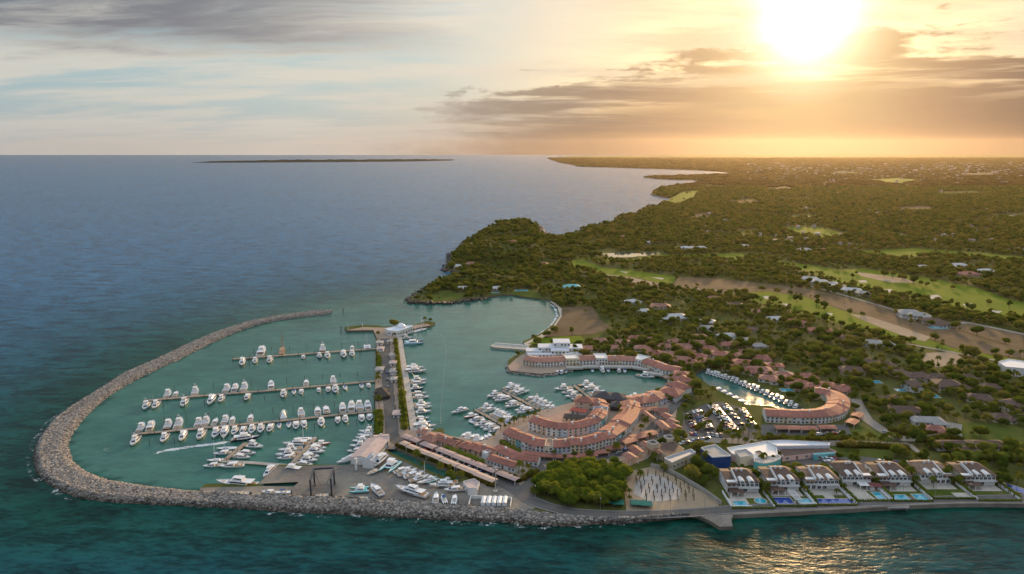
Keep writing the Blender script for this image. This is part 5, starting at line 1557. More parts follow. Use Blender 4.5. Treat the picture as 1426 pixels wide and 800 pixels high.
def hip_house(xy, w_, d_, rz, h, wall, roof, label, group, storeys=1, wing=True, name='house', roof_h=None, z=None, wins=True, cat='house', tower=False):
    """detached house: hipped main roof, optional wing with its own hip"""
    w_, d_, h = w_ * 0.88, d_ * 0.85, h * 0.82
    zz = (float(hgt(np.array([xy[0]]), np.array([xy[1]]))[0]) if z is None else z) + 0.05
    root = thing(name, label, cat, (xy[0], xy[1], zz), rz, group)
    blocks = [(0, 0, w_, d_, h, 0)]
    if wing:
        sgn = random.choice((-1, 1))
        blocks.append((sgn * w_ * 0.28, -d_ * 0.45, w_ * 0.42, d_ * 0.7, h * 0.93, 1))
    for cx, cy_, bw, bd, bh, k in blocks:
        mb = MB(); mb.box(cx - bw / 2, cx + bw / 2, cy_ - bd / 2, cy_ + bd / 2, -1.5, bh)
        link('wall', mb.mesh('wall', wall), root)
        ov, rh = 0.7, (roof_h * .85 if roof_h else 0.20 * min(bw, bd) + 0.3)
        x0, x1, y0, y1 = cx - bw / 2 - ov, cx + bw / 2 + ov, cy_ - bd / 2 - ov, cy_ + bd / 2 + ov
        if bw >= bd:
            r0, r1 = (x0 + (y1 - y0) / 2 * 0.95, cy_), (x1 - (y1 - y0) / 2 * 0.95, cy_)
            fs = [(0, 1, 5, 4), (1, 2, 5), (2, 3, 4, 5), (3, 0, 4)]
        else:
            r0, r1 = (cx, y0 + (x1 - x0) / 2 * 0.95), (cx, y1 - (x1 - x0) / 2 * 0.95)
            fs = [(0, 1, 4), (1, 2, 5, 4), (2, 3, 5), (3, 0, 4, 5)]
        mb = MB()
        e = bh + 0.002 * k
        mb.add([(x0, y0, e), (x1, y0, e), (x1, y1, e), (x0, y1, e), (*r0, e + rh), (*r1, e + rh)], fs)
        mb.add([(x0, y0, e - 0.22), (x1, y0, e - 0.22), (x1, y1, e - 0.22), (x0, y1, e - 0.22), (x0, y0, e - 0.005), (x1, y0, e - 0.005), (x1, y1, e - 0.005), (x0, y1, e - 0.005)],
               [(0, 3, 2, 1), (0, 1, 5, 4), (1, 2, 6, 5), (2, 3, 7, 6), (3, 0, 4, 7)])
        link('roof', mb.mesh('hip_roof', roof), root)
        if wins:
            wall_windows(root, (cx - bw / 2, cy_ - bd / 2), (cx + bw / 2, cy_ - bd / 2), 0.1, bh - 0.2, storeys, 2.8, (1.3, 1.4), 0.85, k == 0)
            if k == 0:
                wall_windows(root, (cx - bw / 2, cy_ + bd / 2), (cx - bw / 2, cy_ - bd / 2), 0.1, bh - 0.2, storeys, 4.0, (1.2, 1.3), 0.8, False)
    if group and group.startswith('houses '):
        HOUSE_SPOTS.append((xy[0], xy[1], w_, d_))
    c, s = math.cos(rz), math.sin(rz)
    q = [(-w_ / 2 - .5, -d_ * .85 - 2), (w_ / 2 + .5, -d_ * .85 - 2), (w_ / 2 + .5, d_ / 2), (-w_ / 2 - .5, d_ / 2)]
    EXCL.append([(xy[0] + x * c - y * s, xy[1] + x * s + y * c) for x, y in q])
    return root


def flat_building(poly_px, h, wall, roof, label, name='flat_roofed_building', group=None, parapet=0.6, win=None, cat='building', roof_poly=None, storeys=1):
    """poly_px: roof corners as seen; walls drop to the ground"""
    P = PGS(poly_px, LZ + h)
    o = (sum(p[0] for p in P) / len(P), sum(p[1] for p in P) / len(P))
    root = thing(name, label, cat, (o[0], o[1], LZ), 0, group)
    EXCL.append([(x, y) for x, y in P]); EXCL.append([(x, y - 5) for x, y in P]); EXCL.append([(x, y - 10) for x, y in P])
    L = [(x - o[0], y - o[1]) for x, y in P]
    a = sum(L[i][0] * L[(i + 1) % len(L)][1] - L[(i + 1) % len(L)][0] * L[i][1] for i in range(len(L)))
    if a < 0:
        L = L[::-1]
    mb = MB(); mb.prism(L, -1.0, h); link('wall', mb.mesh('wall', wall), root)
    ins_ = [(x * 0.955, y * 0.955) for x, y in L]
    mb = MB(); mb.prism(ins_, h, h + 0.08); link('roof', mb.mesh('flat_roof', roof), root)
    if parapet:
        mb = MB()
        n = len(L)
        for i in range(n):
            j = (i + 1) % n
            mb.add([(*L[i], h - .01), (*L[j], h - .01), (*ins_[j], h - .01), (*ins_[i], h - .01), (*L[i], h + parapet), (*L[j], h + parapet), (*ins_[j], h + parapet), (*ins_[i], h + parapet)],
                   [(0, 1, 5, 4), (2, 3, 7, 6), (4, 5, 6, 7)])
        link('parapet', mb.mesh('parapet', M_WHITE), root)
    if win:
        n = len(L)
        for i in range(n):
            p, q = L[i], L[(i + 1) % n]
            if math.dist(p, q) > 4 and (q[0] - p[0]) > 0.3:                     # faces turned to the shore
                wall_windows(root, p, q, 0.3, h - 0.2, storeys, win, (1.5, 1.5), 0.85, True, 0)
    return root


def open_roof(xy, L, D, rz, roof, label, group, name='carport', h=2.3, pitch=0.5, cat='carport', post=M_WHITE):
    """a roof on four posts"""
    root = thing(name, label, cat, (xy[0], xy[1], LZ + 0.1), rz, group)
    mb = MB()
    x, y = L / 2, D / 2
    t = 0.18
    top = [(-x, -y, h), (x, -y, h), (x, 0, h + pitch), (-x, 0, h + pitch), (x, y, h), (-x, y, h)]
    bot = [(a, b, c - t) for a, b, c in top]
    mb.add(top + bot, [(0, 1, 2, 3), (3, 2, 4, 5), (7, 6, 9, 8), (8, 9, 11, 10), (6, 7, 1, 0), (10, 11, 5, 4), (6, 0, 3, 9), (9, 3, 5, 11), (1, 7, 8, 2), (2, 8, 10, 4)])
    link('roof', mb.mesh('open_roof', roof), root)
    me = bpy.data.meshes.get('carport_post')
    if me is None:
        mb = MB(); mb.box(-0.12, 0.12, -0.12, 0.12, -0.5, 1.0); me = mb.mesh('carport_post', post)
    for sx_ in (-1, 1):
        for sy_ in (-1, 1):
            link('post', me, root, (sx_ * (x - 0.5), sy_ * (y - 0.5), 0), None, (1, 1, h - 0.1))
    c, s = math.cos(rz), math.sin(rz)
    EXCL.append([(xy[0] + a * c - b * s, xy[1] + a * s + b * c) for a, b in ((-x, -y), (x, -y), (x, y), (-x, y))])
    return root


def strip_roof(p0, p1, D, roof, label, group, **kw):
    a, b = GL(*p0), GL(*p1)
    return open_roof(((a[0] + b[0]) / 2, (a[1] + b[1]) / 2), math.dist(a, b), D, math.atan2(b[1] - a[1], b[0] - a[0]), roof, label, group, **kw)


# ------------------------------------------------------------------ the three crescents of pastel houses
def crescent(line_px, n, depth, h, colours, place, group, flats=(), storeys=3, roof=M_TERRA, back=1, name='row_house', dark=False, hvar=0.5):
    p = smooth_line(PGS(line_px, LZ), 60, 2)
    p = resample(p, n + 1)
    q = offset_line(p, depth * back)
    for i in range(n):
        col = colours[i % len(colours)]
        fl = i in flats
        row_house(tuple(p[i]), tuple(p[i + 1]), tuple(q[i + 1]), tuple(q[i]), h + random.uniform(-hvar, hvar), PASTEL[col], M_CLAY if fl else roof,
                  f'{col} row house {"with roof terrace" if fl else "under tiled roof"}, {nth(i + 1)} {place}', group, storeys, fl, name, dark=dark)


crescent([(700, 614.5), (711, 620.5), (718, 623)], 2, 8.5, 6.4, ['pink', 'yellow'], 'in the quay-end return of the front crescent', 'houses of the front crescent')
crescent([(718.5, 623), (727, 628), (745, 633.5), (767, 636), (786, 635), (807, 633.5), (825, 631), (841, 626.5), (857, 621.5)], 13, 9.0, 6.4,
         ['turquoise', 'white', 'pink', 'white', 'cream', 'pale blue', 'lilac', 'yellow', 'peach', 'white', 'cream', 'white', 'cream'], 'from the quay end of the front crescent', 'houses of the front crescent', flats=(4,))
crescent([(736, 599), (752, 604.6), (767, 608.5), (786, 609), (807, 607), (822, 604), (834.5, 599), (842.7, 591.5), (846.8, 583), (846, 575), (841, 569)], 13, 8.5, 6.0,
         ['white', 'peach', 'white', 'pale blue', 'pink', 'pink', 'lilac', 'white', 'turquoise', 'white', 'pale blue', 'white', 'peach'], 'from the quay end of the second crescent', 'houses of the second crescent', flats=(10,), storeys=3)
crescent([(857, 620), (872.5, 609), (885, 595), (891, 582), (889, 572)], 6, 11, 6.4, ['turquoise', 'white', 'cream', 'white', 'pale blue', 'pink'], 'from the road end of the third crescent', 'houses of the third crescent', storeys=3)
hip_house(GL(815, 569), 13, 10, R(-20), 7.0, PASTEL['peach'], M_TERRA, 'peach hip-roofed corner house at the harbour tip of the second crescent', 'plaza houses', 2, False)
hip_house(GL(806, 577), 10, 6, R(-25), 3.2, M_WHITE, mat('red_roof', (0.42, 0.10, 0.06), 0.8, 0.2), 'low red-roofed pavilion on the plaza inside the second crescent', 'plaza houses', 1, False)
hip_house(GL(836, 574), 9, 7, R(-30), 6.0, M_WHITE, M_TERRA, 'white terraced house between the plaza and the thatched halls', 'plaza houses', 2, False)
# parasols and low thatch on the plaza
hip_house(GL(800, 585), 13, 7, R(-12), 2.6, PASTEL['cream'], M_THATCH, 'low dark thatched cafe on the plaza inside the second crescent', 'plaza houses', 1, False)
# thatched halls over the water
for i, (x, y, w_, d_, hh) in enumerate([(841, 558, 15, 13, 4.2), (858, 559, 13, 11, 3.8), (863, 570, 12, 10, 3.4)]):
    hip_house(GL(x, y), w_, d_, R(-15), hh, mat('dark_timber', (0.08, 0.06, 0.05), 0.9, 0.3), mat('grey_thatch', (0.075, 0.075, 0.08), 0.95, 0.4, 0.8, 0.15, 5.0),
              ['largest dark grey thatched hall at the harbour edge', 'dark grey thatched hall next to the moored cruisers', 'small dark grey thatched hall behind the other two'][i], 'thatched halls at the harbour edge', 1, False, 'thatched_hall', roof_h=3.2, cat='hall', wins=False)
crescent([(882, 571), (905, 568.5), (931, 562)], 4, 14, 4.4, ['peach', 'white', 'cream', 'lilac'], 'from the thatched halls in the quay row', 'houses behind the thatched halls', storeys=2, flats=())
for i, (x, y, w_, d_, rz) in enumerate([(935, 553, 15, 12, -35), (945, 545, 15, 12, -60), (951, 536, 14, 12, -70), (949, 528, 11, 9, -20)]):
    hip_house(GL(x, y), w_, d_, R(rz), 5.0, M_WHITE, M_TERRA, f'white terracotta-roofed house at the harbour head, {nth(i + 1)} from the thatched halls', 'houses at the harbour head', 2, True)
# quay row across the inner harbour
NR = PGS([(728, 508.5), (745, 511.5), (762, 511.5), (788, 510), (807, 509.5), (830, 508.5), (846, 508.5), (866, 508.5), (884, 509.5), (892, 511.5), (908, 516.5), (922, 521.5), (945, 525)], LZ)
nb = offset_line(NR, 12)
for i in range(12):
    fl = i in (3, 5, 8)
    row_house(NR[i], NR[i + 1], tuple(nb[i + 1]), tuple(nb[i]), (5.6 if fl else 4.3) + random.uniform(-.3, .3), M_WHITE if i % 3 else PASTEL['cream'], M_WHITE if fl else M_TERRAP if i < 8 else M_TERRA,
              f'{"white flat-topped" if fl else "tile-roofed"} house, {nth(i + 1)} from the point in the far quay row', 'houses of the far quay row', 2, fl, roof_h=1.8)
# terraces in front of the quay row
for i, (x, y) in enumerate([(800, 513.5), (822, 512), (850, 512), (872, 512.3), (893, 514.5), (912, 522)]):
    t_ = thing('harbour_terrace', f'pale terrace with white balustrade, {nth(i + 1)} from the point along far quay', 'terrace', (*GL(x, y), LZ), R(0 if i < 4 else -28), 'terraces of the far quay row')
    mb = MB(); mb.box(-6, 6, -2.5, 2.5, 0, 0.9); link('slab', mb.mesh('terrace_slab', M_STONE), t_)
    mb = MB(); mb.box(-6, 6, -2.5, -2.3, 0.9, 1.8); link('balustrade', mb.mesh('balustrade', M_WHITE), t_)
# white hotel on the point
ht = thing('hotel', 'stepped white cubic hotel beside the jetty and beach', 'hotel', (*GL(772, 494), LZ))
for i, (x, y, w_, d_, hh) in enumerate([(-16, 2, 12, 9, 3.4), (-6, 6, 13, 11, 5.5), (6, 9, 13, 12, 8.5), (4, -2, 14, 9, 5.0), (16, 4, 12, 12, 5.6), (-10, -6, 22, 5, 2.6), (14, -8, 13, 6, 3.4)]):
    mb = MB(); mb.box(x - w_ / 2, x + w_ / 2, y - d_ / 2, y + d_ / 2, -1, hh); bl = link('wall', mb.mesh('hotel_block', M_WHITE), ht)
    mb = MB(); mb.box(x - w_ / 2 + .4, x + w_ / 2 - .4, y - d_ / 2 + .4, y + d_ / 2 - .4, hh, hh + 0.05); link('roof', mb.mesh('hotel_roof', mat('pale_roof', (0.62, 0.64, 0.68), 0.8, 0.15)), ht)
    wall_windows(ht, (x - w_ / 2, y - d_ / 2), (x + w_ / 2, y - d_ / 2), 0.2, hh - .2, 1 if hh < 4 else 2 if hh < 7 else 3, 2.6, (1.4, 1.4), 0.9, False)
EXCL.append(PGS([(728, 502), (735, 482), (795, 480), (800, 502)], LZ))
# arc of red roofs beyond the canal
crescent([(1066, 588.5), (1085, 590), (1105, 590.5), (1125, 591), (1147, 590.5), (1164, 588), (1177, 582), (1183, 573), (1180, 563), (1169, 555), (1152, 550), (1133, 548)], 14, 12, 4.8, ['white', 'cream'], 'from the car park in the red-roofed canal crescent', 'houses of the canal crescent', storeys=2, roof=M_TERRA, hvar=0.2)

# carports, canopies and shop strips
CP_ = [(743, 637.5, 15), (762, 640, 9), (789, 641, 15), (816, 639.5, 14), (838, 635, 9), (854, 629, 11)]
for i, (x, y, L_) in enumerate(CP_):
    open_roof(GL(x, y), L_ * .85, 4.4, R([-14, -8, 0, 6, 14, 20][i]), M_TERRA, f'red-tiled carport below the front crescent, {nth(i + 1)} from the quay end', 'carports below the front crescent')
for i, (x, y, L_, rz) in enumerate([(875, 619, 9, 30), (889, 613, 10, 25), (904, 609, 9, 25), (881, 568, 7, 5), (895, 575, 8, 5), (907, 574, 8, 5)]):
    open_roof(GL(x, y), L_, 6, R(rz), M_TERRA, f'red-tiled carport beside the third crescent, {nth(i + 1)} counting from the road', 'carports beside the third crescent')
for i, (a, b, D) in enumerate([((895, 624.5), (921, 641), 5.5), ((880, 630), (892, 640), 6), ((872, 640), (884, 648), 6), ((909, 578.5), (930, 577), 5), ((917, 594.5), (929, 605), 6), ((923, 584), (934, 589.5), 6.5), ((931, 592), (942, 597), 6), ((936, 599.5), (945, 604.5), 6), ((896, 581), (909, 592), 5)]):
    strip_roof(a, b, D, M_TERRA if i % 2 else M_TERRAP, f'long terracotta shop roof near the market, {nth(i + 1)} of nine', 'shop roofs behind the third crescent', name='shop_roof', cat='shop', h=3.2, pitch=1.1)
for i, (x, y, L_) in enumerate([(1088, 600.5, 8), (1104, 601, 8), (1125, 601.5, 10), (1151, 600, 10), (1186, 592.5, 9), (1193, 583, 8)]):
    open_roof(GL(x, y), L_, 6, R(0 if i < 4 else 45), M_TERRA, f'red carport behind the canal crescent, {nth(i + 1)} from the car park', 'carports of the canal crescent')
dirc = math.atan2(GL(707, 668)[1] - GL(567, 613.7)[1], GL(707, 668)[0] - GL(567, 613.7)[0])
for i, (x, y, L_) in enumerate([(567, 614.5, 7), (579, 619, 7.5), (597, 626.5, 11.5), (621, 635.5, 13), (641, 644, 10.5), (659, 651, 10.5), (679, 659, 12.5), (707, 669.5, 14.5)]):
    open_roof(GL(x, y), L_ * .88, 4.6, dirc, mat('faded_canopy', (0.42, 0.30, 0.27), 0.8, 0.2, 0.6, 0.05, 4.0), f'faded pink parking canopy, {nth(i + 1)} from the mole in the row by the shops', 'parking canopies by the shops', 'parking_canopy', 2.6, 0.3, 'canopy')
for i, (x, y, L_) in enumerate([(564, 624, 6), (575.5, 629.7, 9), (590.5, 636, 9), (606.5, 642, 9.5), (626, 650.5, 13.5), (651, 660.5, 14), (676, 671.5, 14.5)]):
    open_roof(GL(x, y), L_ * .86, 4.4, dirc, mat('cream_canopy', (0.52, 0.38, 0.30), 0.8, 0.2, 0.6, 0.05, 4.0), f'sand-coloured parking canopy, {nth(i + 1)} from the mole in the row beside the basin', 'parking canopies by the basin', 'parking_canopy', 2.6, 0.3, 'canopy')
for i, (a, b, D, rf) in enumerate([((603, 617), (631, 628), 7, M_TERRA), ((653, 629.5), (686, 640), 6.5, M_TERRA), ((686, 633), (717, 647.5), 7, M_TERRA), ((718, 647), (749, 651), 5.5, M_TERRA), ((678, 647), (717, 659.5), 6, M_TERRA), ((580, 609), (593, 611.5), 6, M_TERRAP)]):
    p0, p1 = GL(*a), GL(*b)
    dv = np.array(p1) - np.array(p0); dv /= np.hypot(*dv); nv = np.array([-dv[1], dv[0]]) * D
    row_house(p0, p1, tuple(np.array(p1) + nv), tuple(np.array(p0) + nv), 3.4, M_WHITE if i > 1 else PASTEL['peach'], rf, f'long low {"terracotta" if i < 5 else "faded pink"} roofed shop building, {nth(i + 1)} along the promenade', 'promenade shops', 1, name='shop_building', roof_h=1.3, cat='shop')
for i, (x, y, w_, d_, rf) in enumerate([(601, 616, 11, 10, M_TERRAP), (651, 627, 8, 8, M_TERRA), (665, 630, 9, 8, M_TERRA), (634, 621, 7, 6, M_BROWN)]):
    hip_house(GL(x, y), w_, d_, dirc, 3.4, PASTEL['peach'], rf, ['domed-looking faded pink pavilion at the promenade corner', 'small square terracotta pavilion beside the white deck', 'terracotta pavilion next to the white flat roof', 'small brown-roofed kiosk by the quay boats'][i], 'promenade pavilions', 1, False, 'pavilion', roof_h=2.2, cat='pavilion')
flat_building([(671, 630), (679, 627.5), (684, 630), (676, 633)], 3.2, M_WHITE, M_WHITE, 'white flat-roofed shop between terracotta roofs on the promenade', win=2.5)
# pink boatyard sheds
def gable_shed(p0, p1, D, h, wall, roof, label, name='boat_shed'):
    a, b = np.array(GL(*p0)), np.array(GL(*p1))
    dv = (b - a) / np.hypot(*(b - a)); nv = np.array([-dv[1], dv[0]]) * D / 2
    return row_house(tuple(a - nv), tuple(b - nv), tuple(b + nv), tuple(a + nv), h, wall, roof, label, 'boatyard sheds', 1, name=name, roof_h=1.6, cat='shed')


M_PINKR = mat('pink_metal_roof', (0.52, 0.40, 0.36), 0.7, 0.2, 0.3, 0.03, 3.0)
gable_shed((503, 648), (527, 620), 11, 4.0, M_WHITE, M_PINKR, 'long pink-roofed boat shed on the quay by the mole root')
gable_shed((520, 619), (542, 617.5), 9, 3.6, M_WHITE, M_PINKR, 'short pink-roofed shed across the mole road')
gable_shed((513, 653), (521, 643), 6, 4.2, M_WHITE, mat('blue_grey_roof', (0.30, 0.34, 0.40), 0.6, 0.15), 'blue-grey roofed lean-to beside the long pink shed')
flat_building([(645, 672), (660, 668), (668, 673), (664, 681), (652, 681)], 3.5, M_WHITE, M_PINKR, 'pale pink workshop at the end of the launching basin', 'workshop', win=2.6)
wp = thing('white_wall_post', 'tall white gate post standing at the quay corner', 'gate post', (*GL(496, 655), LZ), 0)
mb = MB(); mb.box(-0.5, 0.5, -0.5, 0.5, 0, 6.0); link('post', mb.mesh('gate_post', M_WHITE), wp); mb = MB(); mb.box(-.6, .6, -.6, .6, 6, 6.3); link('cap', mb.mesh('gate_cap', M_WHITE), wp)
# white storage bays by the rocks
en = thing('storage_enclosure', 'low white-walled storage enclosure between the road and the rocks', 'enclosure', (*GL(683, 701), LZ), dirc * 0.12)
for x0, x1, y0, y1 in ((-9.5, 9.5, 3.2, 3.5), (-9.5, -9.2, -4, 3.2), (9.2, 9.5, -4, 3.2)):
    mb = MB(); mb.box(x0, x1, y0, y1, 0, 1.6); link('wall', mb.mesh('enclosure_wall', M_WHITE), en)
for i in range(5):
    c_ = thing('storage_bin', f'long white storage bin in the walled enclosure, {nth(i + 1)} from the boatyard', 'storage bin', (GL(683, 701)[0] - 3 + 2.4 * i, GL(683, 701)[1], LZ + 0.1), dirc * 0.12, 'white storage bins by the rocks')
    mb = MB(); mb.box(-0.95, 0.95, -3.4, 2.6, 0.25, 1.9); link('body', mb.mesh('bin_body', M_GEL), c_)
    mb = MB(); mb.add([(-1.0, -3.45, 1.9), (1.0, -3.45, 1.9), (1.0, 2.65, 1.9), (-1.0, 2.65, 1.9), (0, -3.45, 2.3), (0, 2.65, 2.3)], [(0, 1, 4), (1, 2, 5, 4), (2, 3, 5), (3, 0, 4, 5)]); link('lid', mb.mesh('bin_lid', M_GEL), c_)
EXCL.append(PGS([(665, 690), (705, 690), (705, 712), (665, 712)], LZ))
# launching pontoon frame in the basin
# lamp mast
lm = thing('lamp_mast', 'tall grey floodlight mast at the road fork by the canopies', 'lamp mast', (*GL(690, 686), LZ))
mb = MB(); mb.bar((0, 0, 0), (0, 0, 12.5), 0.28, 8, r2=0.14); link('pole', mb.mesh('mast_pole', M_CONC), lm)
mb = MB(); mb.box(-1.0, 1.0, -1.0, 1.0, 0, 0.9); link('base', mb.mesh('mast_base', M_CONC), lm)
for a_ in range(4):
    mb = MB(); c, s = math.cos(a_ * math.pi / 2), math.sin(a_ * math.pi / 2)
    mb.bar((0, 0, 12.3), (c * 0.9, s * 0.9, 12.4), 0.07, 5); mb.box(c * .9 - .3, c * .9 + .3, s * .9 - .3, s * .9 + .3, 12.1, 12.7); link('floodlight', mb.mesh('floodlight', M_STEEL), lm)

# travel hoist
hx = GL(450, 684)
tl = thing('travel_hoist', 'dark four-legged boat hoist on wheels beside the launching slot', 'boat hoist', (hx[0], hx[1], LZ + 0.1), R(8))
M_HOIST = mat('hoist_paint', (0.035, 0.045, 0.065), 0.5, 0.2)
W2, D2, H2 = 4.6, 5.6, 8.2
for sx_ in (-1, 1):
    for sy_ in (-1, 1):
        mb = MB(); mb.box(sx_ * W2 - .35, sx_ * W2 + .35, sy_ * D2 - .35, sy_ * D2 + .35, 1.0, H2); lg = link('leg', mb.mesh('hoist_leg', M_HOIST), tl)
        mb = MB(); mb.bar((sx_ * W2 - 0.4, sy_ * D2, 0.8), (sx_ * W2 + 0.4, sy_ * D2, 0.8), 0.8, 12); link('wheel', mb.mesh('hoist_wheel', M_RUBBER), lg)
    mb = MB(); mb.box(sx_ * W2 - .4, sx_ * W2 + .4, -D2 - .8, D2 + .8, H2, H2 + 0.8); link('side_beam', mb.mesh('hoist_beam', M_HOIST), tl)
    mb = MB(); mb.box(sx_ * W2 - .25, sx_ * W2 + .25, -D2 + .35, D2 - .35, 1.4, 1.9); link('lower_beam', mb.mesh('hoist_lower', M_HOIST), tl)
mb = MB(); mb.box(-W2 + .4, W2 - .4, D2 - .4, D2 + .4, H2 + .05, H2 + .75); link('cross_beam', mb.mesh('hoist_cross', M_HOIST), tl)
for sx_ in (-1, 1):
    mb = MB(); mb.bar((sx_ * W2 * .8, 1.8, H2), (sx_ * W2 * .3, 1.8, 2.2), 0.06, 5); mb.bar((sx_ * W2 * .3, 1.8, 2.2), (0, 1.8, 1.7), 0.06, 5); link('sling', mb.mesh('hoist_sling', M_RUBBER), tl)

# ------------------------------------------------------------------ the mole: kiosks, thatch, terminal
for i, (x, y, w_, d_) in enumerate([(529, 480.5, 5.5, 7), (530, 489, 5.5, 7), (529, 518, 5.5, 9), (547.5, 498, 5, 7), (547.5, 509, 5, 7), (548.2, 520.5, 5, 9), (549, 532, 4.5, 7), (555.5, 580, 7, 7.5), (543, 479, 4, 6)]):
    hip_house(GL(x, y), w_, d_, R(4), 3.0, M_WHITE, [M_CONC, M_PINKR, M_GREYROOF][i % 3], f'small pale-roofed kiosk on the mole, {nth(i + 1)} of nine counted along both kerbs', 'kiosks on the mole', 1, False, 'kiosk', roof_h=0.7, cat='kiosk')
for i, (x, y, w_) in enumerate([(531, 549, 8), (536, 555, 6), (528, 557, 5.5)]):
    hip_house(GL(x, y), w_, w_, R(20 * i), 3.0, MATS['dark_timber'], M_THATCH, ['largest brown thatched hut at the bend of the mole road', 'second brown thatched hut beside the mole road', 'small brown thatched hut on the basin edge of the mole'][i], 'thatched huts on the mole', 1, False, 'thatched_hut', roof_h=2.6, cat='hut', wins=False)
tm = flat_building([(536, 458), (549, 455.5), (573, 453.5), (575, 455.5), (553, 462.5), (540, 461)], 4.2, M_WHITE, mat('pale_blue_roof', (0.62, 0.70, 0.76), 0.6, 0.1), 'long white harbour office with pale blue roof on the mole head', 'harbour_office', win=3)
mb = MB(); V, F = icosphere(2); mb.add([(q[0] * 4.2 + 2, q[1] * 4.2 + 4, 3.4 + max(0, q[2]) * 4.6) for q in V], [tuple(f) for f in F]); link('dome', mb.mesh('dome', M_GEL, True), tm)
for i, (x, y) in enumerate([(485, 459.8), (505, 458.5), (590, 453)]):
    l_ = thing('harbour_light', ['small white harbour light at the basin end of the mole head', 'white lamp post along the mole head arm', 'white harbour light on the seaward tip of the mole head'][i], 'harbour light', (*GL(x, y), LZ))
    mb = MB(); mb.bar((0, 0, 0), (0, 0, 4), 0.3, 7, r2=0.2); link('tower', mb.mesh('light_tower', M_WHITE), l_)
    mb = MB(); mb.bar((0, 0, 4), (0, 0, 4.9), 0.45, 7); link('lantern', mb.mesh('lantern', M_WHITE), l_)

# ------------------------------------------------------------------ blue and turquoise complex
flat_building([(976.2, 624.7), (996, 620), (1017.9, 636), (991.6, 637.8)], 6.2, PASTEL['deep blue'], M_GREYROOF, 'deep blue box building with grey roof and white rim', win=None)
flat_building([(1012, 625), (1068, 615.5), (1082, 625.5), (1083, 635.5), (1051, 639.5), (1031, 637), (1019, 633)], 3.6, PASTEL['pink'], mat('white_roof', (0.70, 0.70, 0.68), 0.7, 0.15, 0.15), 'sprawling white-roofed hall beside the deep blue box', win=4)
flat_building([(1023, 629), (1038.7, 626.5), (1050, 634.7), (1031, 638)], 5.0, PASTEL['cream'], M_GREYROOF, 'cream block with sunken grey roof rising from the white hall', win=None)
flat_building([(1051, 629.5), (1058, 628), (1064, 632.5), (1056, 634.5)], 4.4, M_WHITE, mat('charcoal_roof', (0.05, 0.05, 0.055), 0.8, 0.1), 'small dark-topped roof box on the white hall', 'roof_box', parapet=0.3)
flat_building([(1050, 640.5), (1083, 634.5), (1088, 637), (1085, 641), (1075, 644.5), (1066, 646), (1058, 645.5), (1050, 643.5)], 3.6, PASTEL['turquoise'], M_STONE, 'curved turquoise frontage at the end of the white hall', win=5)
flat_building([(1068, 615.4), (1092.7, 614.2), (1125, 616), (1156, 618), (1155, 621.5), (1082, 622.5)], 4.2, mat('pale_lilac_stucco', (0.52, 0.56, 0.64), 0.8, 0.1), mat('pale_blue_flat_roof', (0.58, 0.63, 0.70), 0.7, 0.12), 'long pale blue roofed arcade behind the brown roofs', win=4)
flat_building([(1083, 625), (1154, 624), (1165, 629), (1130, 631.5), (1090, 636)], 2.9, PASTEL['pink'], M_BROWN, 'low brown-tiled arcade with pink walls', parapet=0, win=5)
flat_building([(1132, 632), (1161, 630), (1163, 631.5), (1134, 634)], 3.0, PASTEL['turquoise'], PASTEL['turquoise'], 'small long turquoise building by the garage court', win=4, parapet=0.2)
# beige market hall and grey hall
flat_building([(918, 617.5), (939, 615.6), (953, 625), (931, 635), (909, 626)], 4.0, M_BEIGE, M_BROWN, 'broad brown-roofed market hall with beige walls', parapet=0, win=4)
flat_building([(901, 615.6), (910, 614), (917.5, 618), (908, 620)], 6.5, M_BEIGE, mat('dark_roof', (0.07, 0.06, 0.055), 0.85, 0.2), 'beige dark-topped stair tower at the near corner of the market', 'stair_tower', cat='tower', win=3)
flat_building([(924, 608), (933, 606.6), (941, 610.5), (931.5, 612.5)], 5.6, M_BEIGE, MATS['dark_roof'], 'beige dark-topped stair tower at the far corner of the market', 'stair_tower', cat='tower', win=3)
flat_building([(925, 639), (962, 626.5), (969, 631), (936, 645.5)], 4.2, M_BEIGE, mat('slate_flat_roof', (0.26, 0.28, 0.31), 0.6, 0.15, 0.2), 'beige hall with slate grey roof beside the building plot', win=3)

# ------------------------------------------------------------------ building plot: slab with rows of bare columns
up_ = thing('unfinished_building', 'unfinished building of bare columns on a pale dirt plot', 'construction site', (*GL(915, 682), LZ))
mb = MB(); mb.box(-0.16, 0.16, -0.16, 0.16, 0, 1); me = mb.mesh('column', mat('raw_concrete', (0.13, 0.075, 0.045), 0.95, 0.2, spec=0.05))
o = up_.location
for i, (x, y) in enumerate([(a + (b % 2) * 2, 664 + b * 5.6) for b in range(7) for a in range(880, 960, 11)]):
    q = GL(x + (y - 664) * 0.6, y)
    if inside(PGS([(876, 672), (884, 658), (912, 653), (950, 672), (975, 692), (955, 706), (885, 704)], LZ), np.array([q[0]]), np.array([q[1]]))[0]:
        link('column', me, up_, (q[0] - o[0], q[1] - o[1], 0), None, (1, 1, random.uniform(2.4, 4.2)))
pw = smooth_line(PGS([(906, 651), (925, 655), (950, 668), (975, 683), (995, 697), (1004, 704)], LZ), 24, 2)
bw_ = thing('plot_wall', 'grey block wall curving round the building plot', 'wall')
mb = MB()
a, b = offset_line(pw, .15), offset_line(pw, -.15)
for i in range(23):
    mb.prism([tuple(a[i]), tuple(a[i + 1]), tuple(b[i + 1]), tuple(b[i])], LZ, LZ + 2.2)
link('blockwork', mb.mesh('plot_wall', M_CONC), bw_)
M_TARP = mat('green_tarpaulin', (0.01, 0.16, 0.11), 0.6, 0.2)
